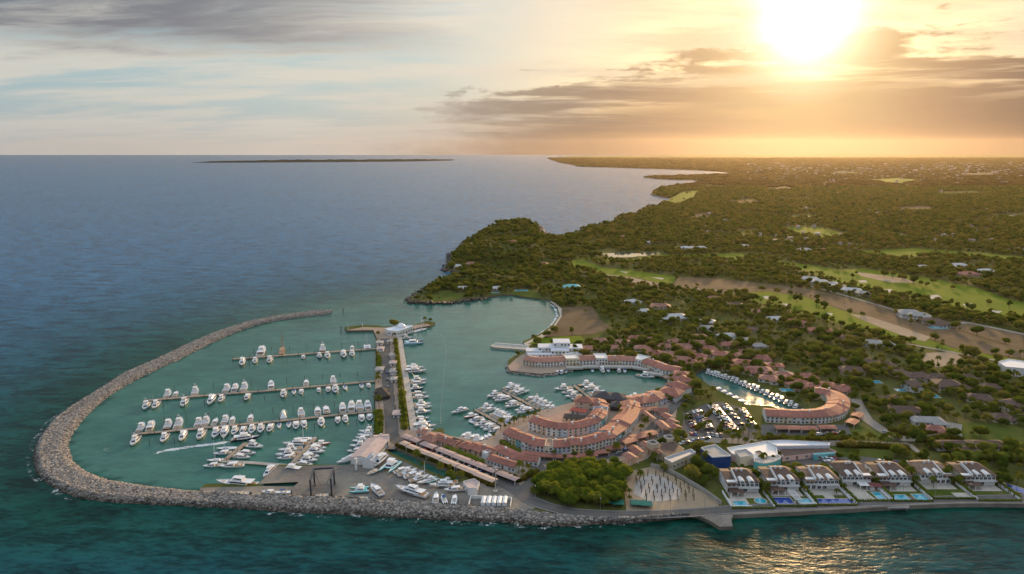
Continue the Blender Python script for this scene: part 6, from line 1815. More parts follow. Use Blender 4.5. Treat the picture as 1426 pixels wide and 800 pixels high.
for i, (x, y, L_) in enumerate([(849, 704, 6), (861, 706, 5), (889, 706.5, 7), (900, 707.5, 5)]):
    t_ = thing('tarpaulin_shelter', f'green tarpaulin shelter beside the shore road, {nth(i + 1)} from the grove', 'shelter', (*GL(x, y), LZ), R(-4), 'green site shelters')
    mb = MB(); mb.add([(-L_ / 2, -1.6, 2.0), (L_ / 2, -1.6, 2.0), (L_ / 2, 1.6, 2.6), (-L_ / 2, 1.6, 2.6), (-L_ / 2, -1.6, 1.9), (L_ / 2, -1.6, 1.9), (L_ / 2, 1.6, 2.5), (-L_ / 2, 1.6, 2.5)], [(0, 1, 2, 3), (7, 6, 5, 4), (0, 4, 5, 1), (1, 5, 6, 2), (2, 6, 7, 3), (3, 7, 4, 0)]); link('cover', mb.mesh('tarp', M_TARP), t_)
    mb = MB(); mb.box(-L_ / 2, L_ / 2, 1.5, 1.6, 0, 2.5); link('back_screen', mb.mesh('screen', M_TARP), t_)
    for sx_ in (-1, 1):
        mb = MB(); mb.bar((sx_ * (L_ / 2 - .2), -1.5, 0), (sx_ * (L_ / 2 - .2), -1.5, 1.95), 0.06, 5); link('post', mb.mesh('tarp_post', M_TRUNK), t_)
EXCL.append(PGS([(840, 697), (906, 700), (906, 714), (840, 714)], LZ))


# ------------------------------------------------------------------ seafront villas
def pool(xy, w_, d_, rz, deep, label, group='villa pools', oval=False):
    p = thing('swimming_pool', label, 'pool', (*xy, LZ + 0.12), rz, group)
    n = 20
    ring = [(math.cos(2 * math.pi * k / n), math.sin(2 * math.pi * k / n)) for k in range(n)] if oval else [(-1, -1), (1, -1), (1, 1), (-1, 1)]
    mb = MB(); mb.prism([(x * (w_ / 2 + .5), y * (d_ / 2 + .5)) for x, y in ring], 0, 0.18); link('coping', mb.mesh('pool_coping', M_STONE), p)
    mb = MB(); mb.prism([(x * w_ / 2, y * d_ / 2) for x, y in ring], 0.1, 0.2); link('water', mb.mesh('pool_water', M_POOLD if deep else M_POOL), p)
    return p


def villa(x_px, y_px, label, flip=1, roof=M_BROWN, W_=16.6, D_=12.5, rz=0.0, portico=True):
    """(x_px, y_px): foot of the front wall"""
    c = GL(x_px, y_px)
    root = thing('villa', label, 'villa', (c[0], c[1] + 0.0, LZ), rz, 'seafront villas')
    f = flip
    bx_ = lambda x0, x1, *r: (min(x0 * f, x1 * f), max(x0 * f, x1 * f), *r)
    H = 5.3
    mb = MB(); mb.box(*bx_(-W_ / 2, W_ / 2, 0, D_, -1, H)); link('wall', mb.mesh('villa_wall', M_WHITE), root)
    # main roof: long slope to the sea, short slope behind
    ry, rh = D_ * 0.72, 2.0
    xl, xr, xe = -W_ / 2 + 4.6, W_ / 2 - 3.4, W_ / 2 + .5
    V = [(xl * f, -0.4, H), (xl * f, ry, H + rh), (xl * f, D_ + .5, H + 1.0), (xe * f, -0.4, H), (xr * f, ry, H + rh), (xe * f, D_ + .5, H), (xr * f, D_ + .5, H + 1.0)]
    n7 = len(V)
    V2 = [(x, y, z - 0.3) for x, y, z in V]
    fc = [(0, 3, 4, 1), (1, 4, 6, 2), (4, 3, 5), (4, 5, 6), (7, 8, 11, 10), (8, 9, 13, 11), (11, 12, 10), (11, 13, 12), (0, 7, 10, 3), (3, 10, 12, 5), (5, 12, 13, 6), (6, 13, 9, 2), (0, 1, 8, 7), (1, 2, 9, 8)]
    mb = MB(); mb.add(V, []); mb.add(V2, [])
    mb.f, mb.mi = [q if f > 0 else q[::-1] for q in fc], [0] * len(fc)
    rf = link('roof', mb.mesh('villa_roof', roof), root)
    # lower strip roof on the other side of a white parapet
    V = []
    for x in (-W_ / 2 - .4, -W_ / 2 + 4.1):
        V += [(x * f, -1.2, H - .55), (x * f, ry, H + rh - .9), (x * f, D_ + .5, H + .5)]
    V2 = [(x, y, z - 0.3) for x, y, z in V]
    fc = [(0, 3, 4, 1), (1, 4, 5, 2), (6, 7, 10, 9), (7, 8, 11, 10), (0, 6, 9, 3), (2, 5, 11, 8), (0, 1, 7, 6), (1, 2, 8, 7), (3, 9, 10, 4), (4, 10, 11, 5)]
    mb = MB(); mb.add(V + V2, [])
    mb.f, mb.mi = [q if f > 0 else q[::-1] for q in fc], [0] * len(fc)
    link('roof', mb.mesh('villa_roof_low', roof), root)
    mb = MB(); x0, x1 = -W_ / 2 + 4.15, -W_ / 2 + 4.55
    mb.add([(x0 * f, -.5, H - .9), (x1 * f, -.5, H - .9), (x1 * f, ry, H - .9), (x0 * f, ry, H - .9), (x0 * f, -.5, H + .75), (x1 * f, -.5, H + .75), (x1 * f, ry, H + rh + .55), (x0 * f, ry, H + rh + .55)],
           [(0, 1, 5, 4), (1, 2, 6, 5), (2, 3, 7, 6), (3, 0, 4, 7), (4, 5, 6, 7)]); link('parapet', mb.mesh('villa_parapet', M_WHITE), root)
    mb = MB(); mb.add([((-W_ / 2 + 4.6) * f, ry - .2, H + rh - .1), (xr * f, ry - .2, H + rh - .1), (xr * f, ry + .25, H + rh - .1), ((-W_ / 2 + 4.6) * f, ry + .25, H + rh - .1),
                       ((-W_ / 2 + 4.6) * f, ry - .2, H + rh + .25), (xr * f, ry - .2, H + rh + .25), (xr * f, ry + .25, H + rh + .25), ((-W_ / 2 + 4.6) * f, ry + .25, H + rh + .25)],
                      [(0, 1, 5, 4), (1, 2, 6, 5), (2, 3, 7, 6), (3, 0, 4, 7), (4, 5, 6, 7)]); link('ridge_cap', mb.mesh('villa_ridge', mat('ridge_tiles', (0.52, 0.36, 0.25), 0.8, 0.15)), rf)
    # gabled white dormers
    for x, w2 in ((-0.7, 2.2), (3.6, 2.5)):
        mb = MB()
        y0, y1, z0, z1 = -0.9, 3.4, H - .6, H + 0.75
        q = [(x * f - w2 / 2, y0, z0), (x * f + w2 / 2, y0, z0), (x * f + w2 / 2, y0, z1), (x * f, y0, z1 + .7), (x * f - w2 / 2, y0, z1)]
        b2 = [(a_, y1, max(c_, H + .6)) for a_, _, c_ in q]
        mb.add(q + b2, [(0, 1, 2, 3, 4), (1, 6, 7, 2), (2, 7, 8, 3), (3, 8, 9, 4), (4, 9, 5, 0)])
        dm_ = link('dormer', mb.mesh('dormer', M_WHITE), root)
        link('window', WIN, dm_, (x * f, y0, z0 + .85), 0, (w2 * .6, 1, 1.0))
    wall_windows(root, (-W_ / 2 if f > 0 else -W_ / 2 + 5, 0), (W_ / 2 - 5 if f > 0 else W_ / 2, 0), 0.1, 2.5, 1, 2.1, (1.7, 2.0), 1.0, False)
    wall_windows(root, (-W_ / 2, 0), (W_ / 2, 0), 2.7, H - .25, 1, 1.9, (1.4, 1.5), 0.95, False)
    wall_windows(root, (-W_ / 2, D_), (-W_ / 2, 0), 2.3, H - .3, 1, 4.5, (1.0, 1.0), 0.9, False)
    mb = MB(); mb.box(*bx_(-W_ / 2 + 5, W_ / 2, -1.3, 0, 2.5, 2.66)); mb.box(*bx_(-W_ / 2 + 5, W_ / 2, -1.3, -1.2, 2.66, 3.2)); link('balcony', mb.mesh('villa_balcony', M_WHITE), root)
    if portico:
        px0, px1 = -W_ / 2 + .4, -W_ / 2 + 7.2
        mb = MB(); mb.box(*bx_(px0, px1, -4.6, -0.02, 2.2, 2.42)); pr = link('portico', mb.mesh('portico_roof', roof if flip > 0 else M_WHITE), root)
        for x in (px0 + .3, (px0 + px1) / 2, px1 - .3):
            mb = MB(); mb.box(x * f - .2, x * f + .2, -4.4, -4.0, -0.5, 2.2); link('column', mb.mesh('portico_column', M_WHITE), pr)
    for x, y in ((-W_ / 2 + 6.5, ry - .6), (1.5, ry - .9)):
        mb = MB(); mb.box(x * f - .45, x * f + .45, y - .4, y + .4, H + 1.5, H + rh + 1.0); link('chimney', mb.mesh('villa_chimney', M_WHITE), rf)
    mb = MB(); mb.box(-W_ / 2, W_ / 2, -5.6, -0.05, 0.0, 0.16); link('terrace', mb.mesh('villa_terrace', M_STONE), root)
    EXCL.append([(c[0] - W_ / 2 - .5, c[1] - 15), (c[0] + W_ / 2 + .5, c[1] - 15), (c[0] + W_ / 2 + .5, c[1] + D_ + 1.5), (c[0] - W_ / 2 - .5, c[1] + D_ + 1.5)])
    return root, c


M_BROWN2 = tile_mat('sandy_brown_tiles', (0.16, 0.10, 0.07), (0.23, 0.15, 0.10), (0.30, 0.20, 0.14))
VILLAS = [(1034, 686, 1, M_BROWN, True, 14.8, 12.0), (1090, 683.5, 1, M_BROWN, True, 15.0, 12.5), (1144, 682, 1, M_BROWN2, False, 15.4, 12.0), (1192, 676.5, -1, M_BROWN, True, 13.6, 13.0), (1245, 677, 1, M_BROWN, True, 15.6, 13.0), (1302, 674, -1, M_BROWN2, False, 14.6, 12.0), (1362, 676.5, 1, M_BROWN, True, 15.8, 12.5)]
VN = []
WAT = ['beside the building plot, round pool before it', 'with dark blue pool and white pergola', 'with long dark blue pool', 'with paved forecourt', 'with two pale blue pools', 'half hidden by palms', 'with curved deep blue pool']
for i, (x, y, fl, rf, po, vw, vd) in enumerate(VILLAS):
    r_, c = villa(x, y, f'white seafront villa {WAT[i]}', fl, rf, vw, vd, portico=po)
    VN.append(c)


def low_wall(name, a, b, h, t, m_, label, group, cat='wall'):
    o = thing(name, label, cat, (a[0], a[1], LZ), math.atan2(b[1] - a[1], b[0] - a[0]), group)
    mb = MB(); mb.box(0, math.dist(a, b), -t / 2, t / 2, -0.2, h); link('wall', mb.mesh(name, m_), o)
    mb = MB(); mb.box(-.04, math.dist(a, b) + .04, -t / 2 - .06, t / 2 + .06, h, h + .08); link('coping', mb.mesh(name + '_coping', m_), o)
    return o


for i, c in enumerate(VN):
    for s in (-1, 1):
        low_wall('garden_wall', (c[0] + s * 9.6, c[1] - 0.3), (c[0] + s * 9.6, c[1] - 14.2), 1.2, 0.3, M_WHITE, f'white garden wall on the {"plot" if s < 0 else "far"} side of the {nth(i + 1)} villa', 'villa garden walls')
    lw = zone('villa_lawn', [(c[0] - 9.4, c[1] - 14.4), (c[0] + 9.4, c[1] - 14.4), (c[0] + 9.4, c[1] - 5.7), (c[0] - 9.4, c[1] - 5.7)], M_LAWN, LZ + 0.05, False, True)
V = VN
pool((V[0][0] - 4.5, V[0][1] - 10.5), 5.6, 3.8, 0, False, 'rectangular blue pool in a white court before the first villa'); pool((V[0][0] + 5.5, V[0][1] - 8.2), 5.0, 4.6, 0, False, 'round turquoise pool before the first villa', oval=True)
pool((V[1][0] - 3.8, V[1][1] - 9.8), 8.4, 5.4, 0, True, 'dark blue pool beside the white pergola of the second villa'); pool((V[1][0] + 6.0, V[1][1] - 10.2), 5.4, 4.0, 0, False, 'small green-blue pool before the second villa')
pool((V[2][0] + 0.5, V[2][1] - 11.2), 16.5, 3.6, 0, True, 'long dark blue pool along the road before the third villa')
pool((V[3][0] + 5.6, V[3][1] - 10), 3.4, 6, 0, False, 'narrow pale pool before the fourth villa')
pool((V[4][0] - 3.2, V[4][1] - 11.2), 6.2, 4.2, 0, False, 'pale blue square pool before the fifth villa'); pool((V[4][0] + 6.0, V[4][1] - 11.0), 5.2, 5.0, 0, False, 'bright blue pool beside the square pool of the fifth villa')
pool((V[6][0] + 16, V[6][1] - 4), 5.0, 11.0, 0.5, True, 'deep blue curved pool beside the last villa', oval=True)
# pergola and forecourt pieces
pg = thing('pergola', 'white slatted pergola between the pools of the second villa', 'pergola', (V[1][0] + 2.0, V[1][1] - 8.5, LZ))
for k in range(7):
    mb = MB(); mb.box(-1.5, 1.5, -4.5 + 1.4 * k, -4.1 + 1.4 * k, 2.5, 2.65); link('slat', mb.mesh('slat', M_WHITE), pg)
for sx_ in (-1, 1):
    mb = MB(); mb.box(sx_ * 1.5 - .12, sx_ * 1.5 + .12, -4.6, 4.6, 2.3, 2.5); link('beam', mb.mesh('beam', M_WHITE), pg)
    for y in (-4.3, 4.3):
        mb = MB(); mb.box(sx_ * 1.5 - .12, sx_ * 1.5 + .12, y - .12, y + .12, -.1, 2.3); link('post', mb.mesh('post', M_WHITE), pg)
zone('villa_forecourt', [(V[3][0] - 8.5, V[3][1] - 13.8), (V[3][0] + 2.5, V[3][1] - 13.8), (V[3][0] + 1.5, V[3][1] - 5.8), (V[3][0] - 8, V[3][1] - 5.8)], M_STONE, LZ + .12, False, True)
zone('villa_forecourt', [(V[0][0] - 9, V[0][1] - 13.2), (V[0][0] - .5, V[0][1] - 13.2), (V[0][0] - .5, V[0][1] - 5.8), (V[0][0] - 9, V[0][1] - 5.8)], M_STONE, LZ + .10, False, True)
zone('villa_forecourt', [(V[2][0] - 2, V[2][1] - 9.2), (V[2][0] + 2.5, V[2][1] - 9.2), (V[2][0] + 2.5, V[2][1] - 5.8), (V[2][0] - 2, V[2][1] - 5.8)], M_STONE, LZ + .12, False, True)
zone('villa_forecourt', [(V[5][0] + 2, V[5][1] - 13), (V[5][0] + 9, V[5][1] - 13), (V[5][0] + 9, V[5][1] - 9), (V[5][0] + 2, V[5][1] - 9)], M_STONE, LZ + .12, False, True)
low_wall('garden_wall', (V[0][0] - 9.4, V[0][1] - 13.6), (V[0][0] - .2, V[0][1] - 13.6), 0.8, .4, M_WHITE, 'low white front wall round the rectangular pool of the first villa', 'villa garden walls')
low_wall('garden_wall', (V[1][0] + 2.4, V[1][1] - 13.4), (V[1][0] + 9.4, V[1][1] - 13.4), 1.0, .6, M_WHITE, 'white front wall below the small pool of the second villa', 'villa garden walls')
hip_house((V[3][0] + 7.0, V[3][1] - 3.2), 6.2, 3.6, 0, 2.6, M_WHITE, mat('maroon_tiles', (0.16, 0.035, 0.035), 0.7, 0.2), 'maroon-roofed pool house between the fourth and fifth villas', 'seafront villas', 1, False, 'pool_house')

# street lamps along the shore road and the mole
def street_lamp(x, y, label, group):
    o = thing('street_lamp', label, 'street lamp', (x, y, LZ), 0, group)
    mb = MB(); mb.bar((0, 0, 0), (0, 0, 6.0), 0.09, 6, r2=0.06); link('pole', mb.mesh('lamp_pole', M_STEEL), o)
    mb = MB(); mb.bar((0, 0, 6.0), (0, -1.1, 6.25), 0.05, 5); link('arm', mb.mesh('lamp_arm', M_STEEL), o)
    mb = MB(); mb.box(-0.16, 0.16, -1.55, -1.0, 6.2, 6.34); link('lamp_head', mb.mesh('lamp_head', M_CONC), o)


lp = resample(offset_line(pl[:150], 3.9), 19)
for i, q in enumerate(lp):
    street_lamp(q[0], q[1], f'thin grey street lamp on the shore road, {nth(i + 1)} from the boatyard', 'lamps of the shore road')
for i in range(9):
    q = GL(541.5 + 1.0 * i, 480 + 13.5 * i)
    street_lamp(q[0] + 1.0, q[1], f'thin grey street lamp on the mole road, {nth(i + 1)} from the mole head', 'lamps of the mole road')

# ------------------------------------------------------------------ houses among the trees
HOUSES = [  # x, y, width, depth, rotation, wall, roof, storeys, words
    (925, 486, 16, 10, -10, 'cream', 'p', 1), (939, 479, 13, 9, 20, 'cream', 'p', 1), (953, 486, 15, 10, -15, 'cream', 'p', 1), (972, 481, 17, 10, -10, 'cream', 'p', 1), (946, 504, 18, 11, -12, 'cream', 'p', 1), (972, 500, 15, 11, -20, 'cream', 't', 1),
    (1002, 497, 18, 12, -12, 'cream', 't', 1), (1035, 509, 18, 12, -15, 'cream', 't', 1), (1058, 519, 18, 12, -10, 'cream', 'p', 1), (894, 488, 14, 10, 0, 'cream', 'p', 1), (851, 488, 20, 10, 0, 'cream', 'p', 1), (817, 489, 20, 10, 5, 'cream', 'p', 1),
    (1070, 531, 15, 10, -20, 'white', 'p', 1), (1089, 526, 16, 11, -10, 'cream', 'p', 1), (1112, 539, 18, 11, 25, 'peach', 't', 1), (1133, 541, 14, 9, 0, 'peach', 't', 1), (973, 472, 15, 9, 10, 'cream', 'p', 1), (1012, 483, 13, 9, 10, 'cream', 't', 1),
    (1111, 453, 19, 12, -20, 'peach', 't', 1), (1101, 450, 14, 9, 0, 'peach', 't', 1), (1136, 463, 14, 9, -15, 'peach', 't', 1), (1150, 464, 12, 8, 0, 'cream', 't', 1), (1182, 474, 20, 11, -10, 'cream', 'b', 1), (1185, 519, 19, 12, -10, 'cream', 'b', 1), (1208, 508, 15, 10, 20, 'cream', 'b', 1),
    (1276, 531, 18, 12, 5, 'cream', 'b', 2), (1270, 542, 12, 10, 15, 'white', 'b', 2), (1317, 542, 18, 13, -10, 'peach', 'b', 2), (1336, 544, 14, 9, 0, 'peach', 'b', 1), (1362, 558, 18, 11, -15, 'cream', 'b', 1), (1402, 570, 15, 10, 10, 'cream', 'b', 2), (1419, 573, 12, 9, 0, 'cream', 'b', 1), (1392, 585, 14, 10, 0, 'cream', 'b', 1),
    (1262, 576, 20, 12, -10, 'cream', 'b', 1), (1290, 590, 20, 10, -5, 'white', 'g', 1), (1300, 602, 12, 8, -10, 'white', 't', 1), (1240, 560, 14, 9, 10, 'cream', 'b', 1), (1325, 624, 22, 9, 0, 'white', 'b', 1), (1372, 624, 22, 9, 0, 'white', 'b', 1), (1345, 632, 16, 8, 0, 'cream', 'b', 1),
    (878, 423, 20, 11, 30, 'white', 'w', 1), (919, 429, 22, 12, -10, 'white', 'p', 1), (896, 436, 14, 9, 10, 'white', 'w', 1), (941, 444, 22, 14, 5, 'white', 'w', 1), (927, 449, 13, 9, 0, 'white', 'w', 1), (985, 451, 16, 10, -10, 'white', 'w', 1), (983, 460, 16, 10, 0, 'white', 'g', 1),
    (1012, 471, 18, 11, 10, 'white', 'w', 1), (1034, 477, 14, 9, 0, 'cream', 'g', 1), (1056, 485, 13, 9, 20, 'cream', 'g', 1), (1080, 447, 16, 10, 0, 'white', 'w', 1), (1053, 437, 15, 9, 0, 'white', 'p', 1), (1024, 427, 16, 10, 0, 'cream', 'b', 1), (996, 418, 16, 10, 0, 'cream', 'p', 1), (1045, 462, 14, 9, 30, 'cream', 'b', 1),
    (1214, 481, 20, 12, -10, 'white', 'g', 1), (1235, 483, 12, 9, 0, 'white', 'w', 1),
    (1126, 391, 26, 14, -18, 'white', 'w', 1), (1141, 395, 22, 14, -18, 'white', 'w', 1), (1154, 398, 26, 14, -18, 'white', 'w', 1), (1168, 402, 18, 12, -18, 'white', 'g', 1), (1186, 407, 26, 14, -18, 'white', 'w', 1), (1201, 411, 16, 11, -18, 'white', 'g', 1),
    (1265, 441, 22, 14, -10, 'white', 'g', 2), (1278, 445, 22, 14, -10, 'white', 'g', 2), (1298, 450, 22, 13, -10, 'cream', 'b', 1), (1310, 454, 20, 12, -10, 'white', 'b', 1),
    (636, 373, 16, 11, 10, 'white', 'w', 1), (657, 370, 20, 12, 0, 'peach', 'p', 1), (643, 404, 18, 10, 5, 'white', 'w', 1), (689, 404, 18, 9, 10, 'white', 'w', 1), (675, 402, 14, 9, 0, 'cream', 'b', 1), (741, 355, 18, 11, 0, 'white', 'b', 1), (755, 370, 18, 11, 0, 'white', 'p', 1), (664, 347, 20, 12, 0, 'cream', 'p', 1), (680, 345, 18, 11, 0, 'peach', 'p', 1), (712, 352, 18, 11, 0, 'cream', 't', 1), (735, 330, 18, 11, 0, 'cream', 'b', 1), (796, 402, 22, 13, 10, 'white', 'q', 1), (812, 388, 14, 9, 0, 'cream', 'b', 1),
    (954, 349, 20, 14, 0, 'white', 'w', 2), (963, 349, 16, 12, 0, 'white', 'w', 2), (976, 349, 20, 14, 0, 'white', 'w', 2), (993, 298, 45, 24, 0, 'white', 'w', 1), (1006, 309, 40, 22, 0, 'white', 'w', 1), (1120, 350, 40, 20, 0, 'white', 'w', 1), (1146, 350, 40, 20, 0, 'peach', 't', 1), (1253, 330, 40, 24, 0, 'white', 'w', 1), (1322, 329, 45, 22, 0, 'white', 'w', 1), (1417, 349, 40, 22, 0, 'white', 'g', 1),
    (1285, 374, 34, 18, 0, 'white', 'w', 1), (1334, 372, 26, 16, 0, 'white', 'w', 1), (1348, 384, 26, 16, 0, 'cream', 't', 1), (1372, 380, 26, 16, 0, 'white', 'w', 1), (1098, 337, 34, 18, 0, 'white', 'w', 1), (1235, 341, 40, 20, 0, 'cream', 'p', 1), (868, 332, 24, 14, 0, 'white', 'p', 1), (905, 340, 20, 12, 0, 'white', 'w', 1), (1036, 345, 22, 14, 0, 'white', 'w', 1)]
HOUSES += [(835, 478, 14, 9, 10, 'cream', 'p', 1), (868, 480, 14, 9, -10, 'cream', 'p', 1), (884, 474, 13, 9, 0, 'cream', 't', 1), (908, 476, 14, 9, 15, 'cream', 't', 1), (910, 495, 14, 10, -5, 'cream', 't', 1), (930, 497, 14, 10, 0, 'cream', 'p', 1), (957, 494, 14, 9, -15, 'cream', 't', 1), (985, 489, 14, 10, 10, 'cream', 't', 1),
           (962, 508, 14, 10, -25, 'cream', 't', 1), (988, 507, 14, 9, -15, 'cream', 'p', 1), (1020, 498, 15, 10, -20, 'cream', 'p', 1), (1018, 515, 14, 9, -20, 'cream', 't', 1), (1042, 520, 13, 9, -20, 'cream', 't', 1), (1040, 494, 14, 9, 0, 'cream', 't', 1), (1060, 502, 14, 10, -10, 'cream', 't', 1), (1078, 513, 14, 9, -15, 'cream', 't', 1),
           (1100, 531, 13, 9, -15, 'cream', 't', 1), (1122, 528, 14, 10, 10, 'peach', 't', 1), (1150, 540, 13, 9, -20, 'peach', 't', 1), (1172, 545, 13, 9, 20, 'peach', 't', 1), (1165, 505, 14, 9, 0, 'cream', 'b', 1), (1232, 512, 15, 10, -10, 'cream', 'b', 1), (1250, 522, 14, 9, 10, 'cream', 'b', 1), (1300, 528, 15, 10, 0, 'cream', 'b', 1), (1345, 530, 14, 9, 10, 'cream', 'b', 1), (1378, 543, 15, 10, -5, 'cream', 'b', 1)]
RF = {'p': (M_TERRAP, 'faded pink'), 't': (M_TERRA, 'terracotta'), 'b': (M_BROWN, 'brown'), 'g': (M_GREYROOF, 'grey'), 'w': (mat('whitewashed_roof', (0.50, 0.49, 0.47), 0.8, 0.2, 0.2), 'white'), 'q': (mat('turquoise_roof', (0.16, 0.50, 0.50), 0.7, 0.15), 'turquoise')}
AREA = [((560, 300, 780, 425), 'on the wooded headland'), ((780, 375, 830, 425), 'between golf course and bay'), ((800, 465, 1065, 540), 'in the palm gardens behind the harbour'), ((860, 410, 1095, 490), 'in the woods below the golf strip'), ((1060, 500, 1140, 545), 'on the far bank of the canal'),
        ((1090, 445, 1160, 470), 'beside the lower fairway'), ((1160, 465, 1245, 525), 'in the trees above the canal crescent'), ((1110, 385, 1210, 415), 'in the terrace by the cleared strip'), ((1255, 435, 1320, 460), 'in the enclosure on the cleared strip'),
        ((1225, 525, 1426, 580), 'in the dense trees inland of the villas'), ((1250, 580, 1426, 640), 'between the lane and the seafront villas'), ((1240, 365, 1400, 390), 'beyond the upper fairway')]
seen = {}
for x, y, w_, d_, rz, wl, rf, st_ in HOUSES:
    if w_ >= 30:
        w_, d_ = w_ * .6, d_ * .65
    place = next((t for (x0, y0, x1, y1), t in AREA if x0 <= x <= x1 and y0 <= y <= y1), 'far out among the woods')
    key = (rf, place)
    seen.setdefault(key, []).append((x, y, w_, d_, rz, wl, rf, st_))
for (rf, place), hs_ in seen.items():
    hs_.sort()
    for i, (x, y, w_, d_, rz, wl, _, st_) in enumerate(hs_):
        nm = RF[rf][1]
        lab = f'{nm}-roofed house {place}' + ('' if len(hs_) == 1 else f', {nth(i + 1)} from the sea')
        hip_house(GL(x, y), w_, d_, R(rz), 3.0 if st_ == 1 else 5.4, PASTEL[wl], RF[rf][0], lab, 'houses ' + place, st_, w_ < 30)
# flat modern house and service sheds
flat_building([(1390, 505), (1405, 501), (1426, 504), (1440, 508), (1426, 514), (1400, 512)], 6.0, M_WHITE, M_WHITE, 'white modern flat-roofed house at the end of the lower fairway', 'modern_house', win=3, storeys=2, cat='house')
for i, (x, y, w_, d_, dp, lab) in enumerate([(1217, 532.5, 9, 5, False, 'turquoise pool in the trees above the canal crescent'), (1299, 552.5, 7, 5, False, 'turquoise pool below the brown-roofed hillside houses'), (1255, 544, 7, 4, False, 'small pool hidden in the trees by the white hillside house'), (726, 405, 14, 6, False, 'pale pool on the lawn above the bay'), (690, 408, 8, 4, False, 'turquoise pool beside the headland houses'), (1011, 474, 8, 5, False, 'turquoise pool beside the white house in the woods'), (1306, 457, 14, 7, False, 'pale green pool in the enclosure on the cleared strip'), (1096, 544, 8, 5, False, 'pale pool on the far bank of the canal')]):
    pool(GL(x, y), w_, d_, 0, dp, lab, 'garden pools')
    q = GL(x, y); EXCL.append([(q[0] - w_ / 2 - 2, q[1] - d_ / 2 - 8), (q[0] + w_ / 2 + 2, q[1] - d_ / 2 - 8), (q[0] + w_ / 2 + 2, q[1] + d_ / 2 + 1), (q[0] - w_ / 2 - 2, q[1] + d_ / 2 + 1)])

# far town: pale specks of houses too small to tell apart
n = 520
tx = RNG.uniform(1040, 1426, n); ty = 226 + np.abs(RNG.normal(0, 1, n)) * 9 + RNG.random(n) * 8
P = np.array([G(a, min(b, 300), LZ) for a, b in zip(tx, ty)])
n2 = 110
tx = RNG.uniform(960, 1426, n2); ty = RNG.uniform(245, 345, n2)
P = np.concatenate([P, np.array([G(a, b, LZ) for a, b in zip(tx, ty)])])
D = np.hypot(P[:, 0], P[:, 1])
sz = np.clip(D * 0.0020, 6, 20) * RNG.uniform(0.6, 1.5, len(P)); hh = np.clip(sz * 0.3, 3, 6) + np.where(D > 2500, 5, 3)
V0 = np.array([(-.5, -.4, 0), (.5, -.4, 0), (.5, .4, 0), (-.5, .4, 0), (-.5, -.4, 1), (.5, -.4, 1), (.5, .4, 1), (-.5, .4, 1)])
VV = P[:, None, :].repeat(8, 1); VV = np.concatenate([VV + V0[None, :, :2] * sz[:, None, None], (LZ + V0[None, :, 2] * hh[:, None])[..., None]], -1)
F0 = np.array([(4, 5, 6, 7), (0, 1, 5, 4), (1, 2, 6, 5), (2, 3, 7, 6), (3, 0, 4, 7)])
FF = (F0[None] + (np.arange(len(P)) * 8)[:, None, None]).reshape(-1, 4)
ft = link('far_town', np_mesh('far_town', VV.reshape(-1, 3), FF, mat('far_walls', (0.42, 0.37, 0.32), 0.8, 0.2, 0.01, island=True)))
ft['kind'] = 'stuff'; tag(ft, 'pale specks of a far town scattered through the hazy plain', 'town')


# ------------------------------------------------------------------ cars
def car_mesh(col):
    nm = 'car_' + col
    if nm in MATS:
        return MATS[nm]
    paint = mat(col + '_car_paint', {'white': (0.72, 0.72, 0.70), 'silver': (0.42, 0.43, 0.45), 'black': (0.02, 0.02, 0.022), 'grey': (0.14, 0.15, 0.16), 'red': (0.30, 0.03, 0.025), 'blue': (0.03, 0.07, 0.20)}[col], 0.25, 0.05)
    mb = MB()
    prof = [(-2.2, .35), (-2.2, .85), (-2.0, .98), (-1.2, 1.0), (0.9, 1.0), (2.0, .86), (2.2, .65), (2.2, .35)]
    n = len(prof)
    mb.add([(x, -.88, z) for x, z in prof] + [(x, .88, z) for x, z in prof], [tuple(range(n - 1, -1, -1)), tuple(range(n, 2 * n))] + [(i, (i + 1) % n, (i + 1) % n + n, i + n) for i in range(n)], 0)
    mb.frus((-1.9, 1.0, .82, .82), (-1.35, .25, .68, .68), .98, 1.45, 1)
    mb.frus((-1.4, .3, .70, .70), (-1.3, .2, .64, .64), 1.45, 1.52, 0)
    for x in (-1.4, 1.4):
        for y in (-.86, .86):
            mb.bar((x, y - .1, .33), (x, y + .1, .33), .33, 8, 2)
    MATS[nm] = mb.mesh(nm, [paint, M_GLASS, M_RUBBER])
    return MATS[nm]


CARS = ['white', 'silver', 'white', 'black', 'grey', 'silver', 'white', 'red', 'black', 'white', 'blue', 'silver']
ci = [0]


def car_row(a, b, n, turn, place, group, skip=0.12):
    p = resample(PGS([a, b], LZ), n)
    dv = p[-1] - p[0]
    ang_ = math.atan2(dv[1], dv[0]) + turn
    j = 0
    for i in range(n):
        if random.random() < skip:
            continue
        j += 1
        ci[0] += 1
        col = random.choice(CARS)
        tag(link('parked_car', car_mesh(col), None, (p[i][0], p[i][1], LZ + 0.17), ang_ + random.uniform(-.06, .06) + random.choice((0, math.pi))), f'{col} car, {nth(j)} {place}', 'car', group)


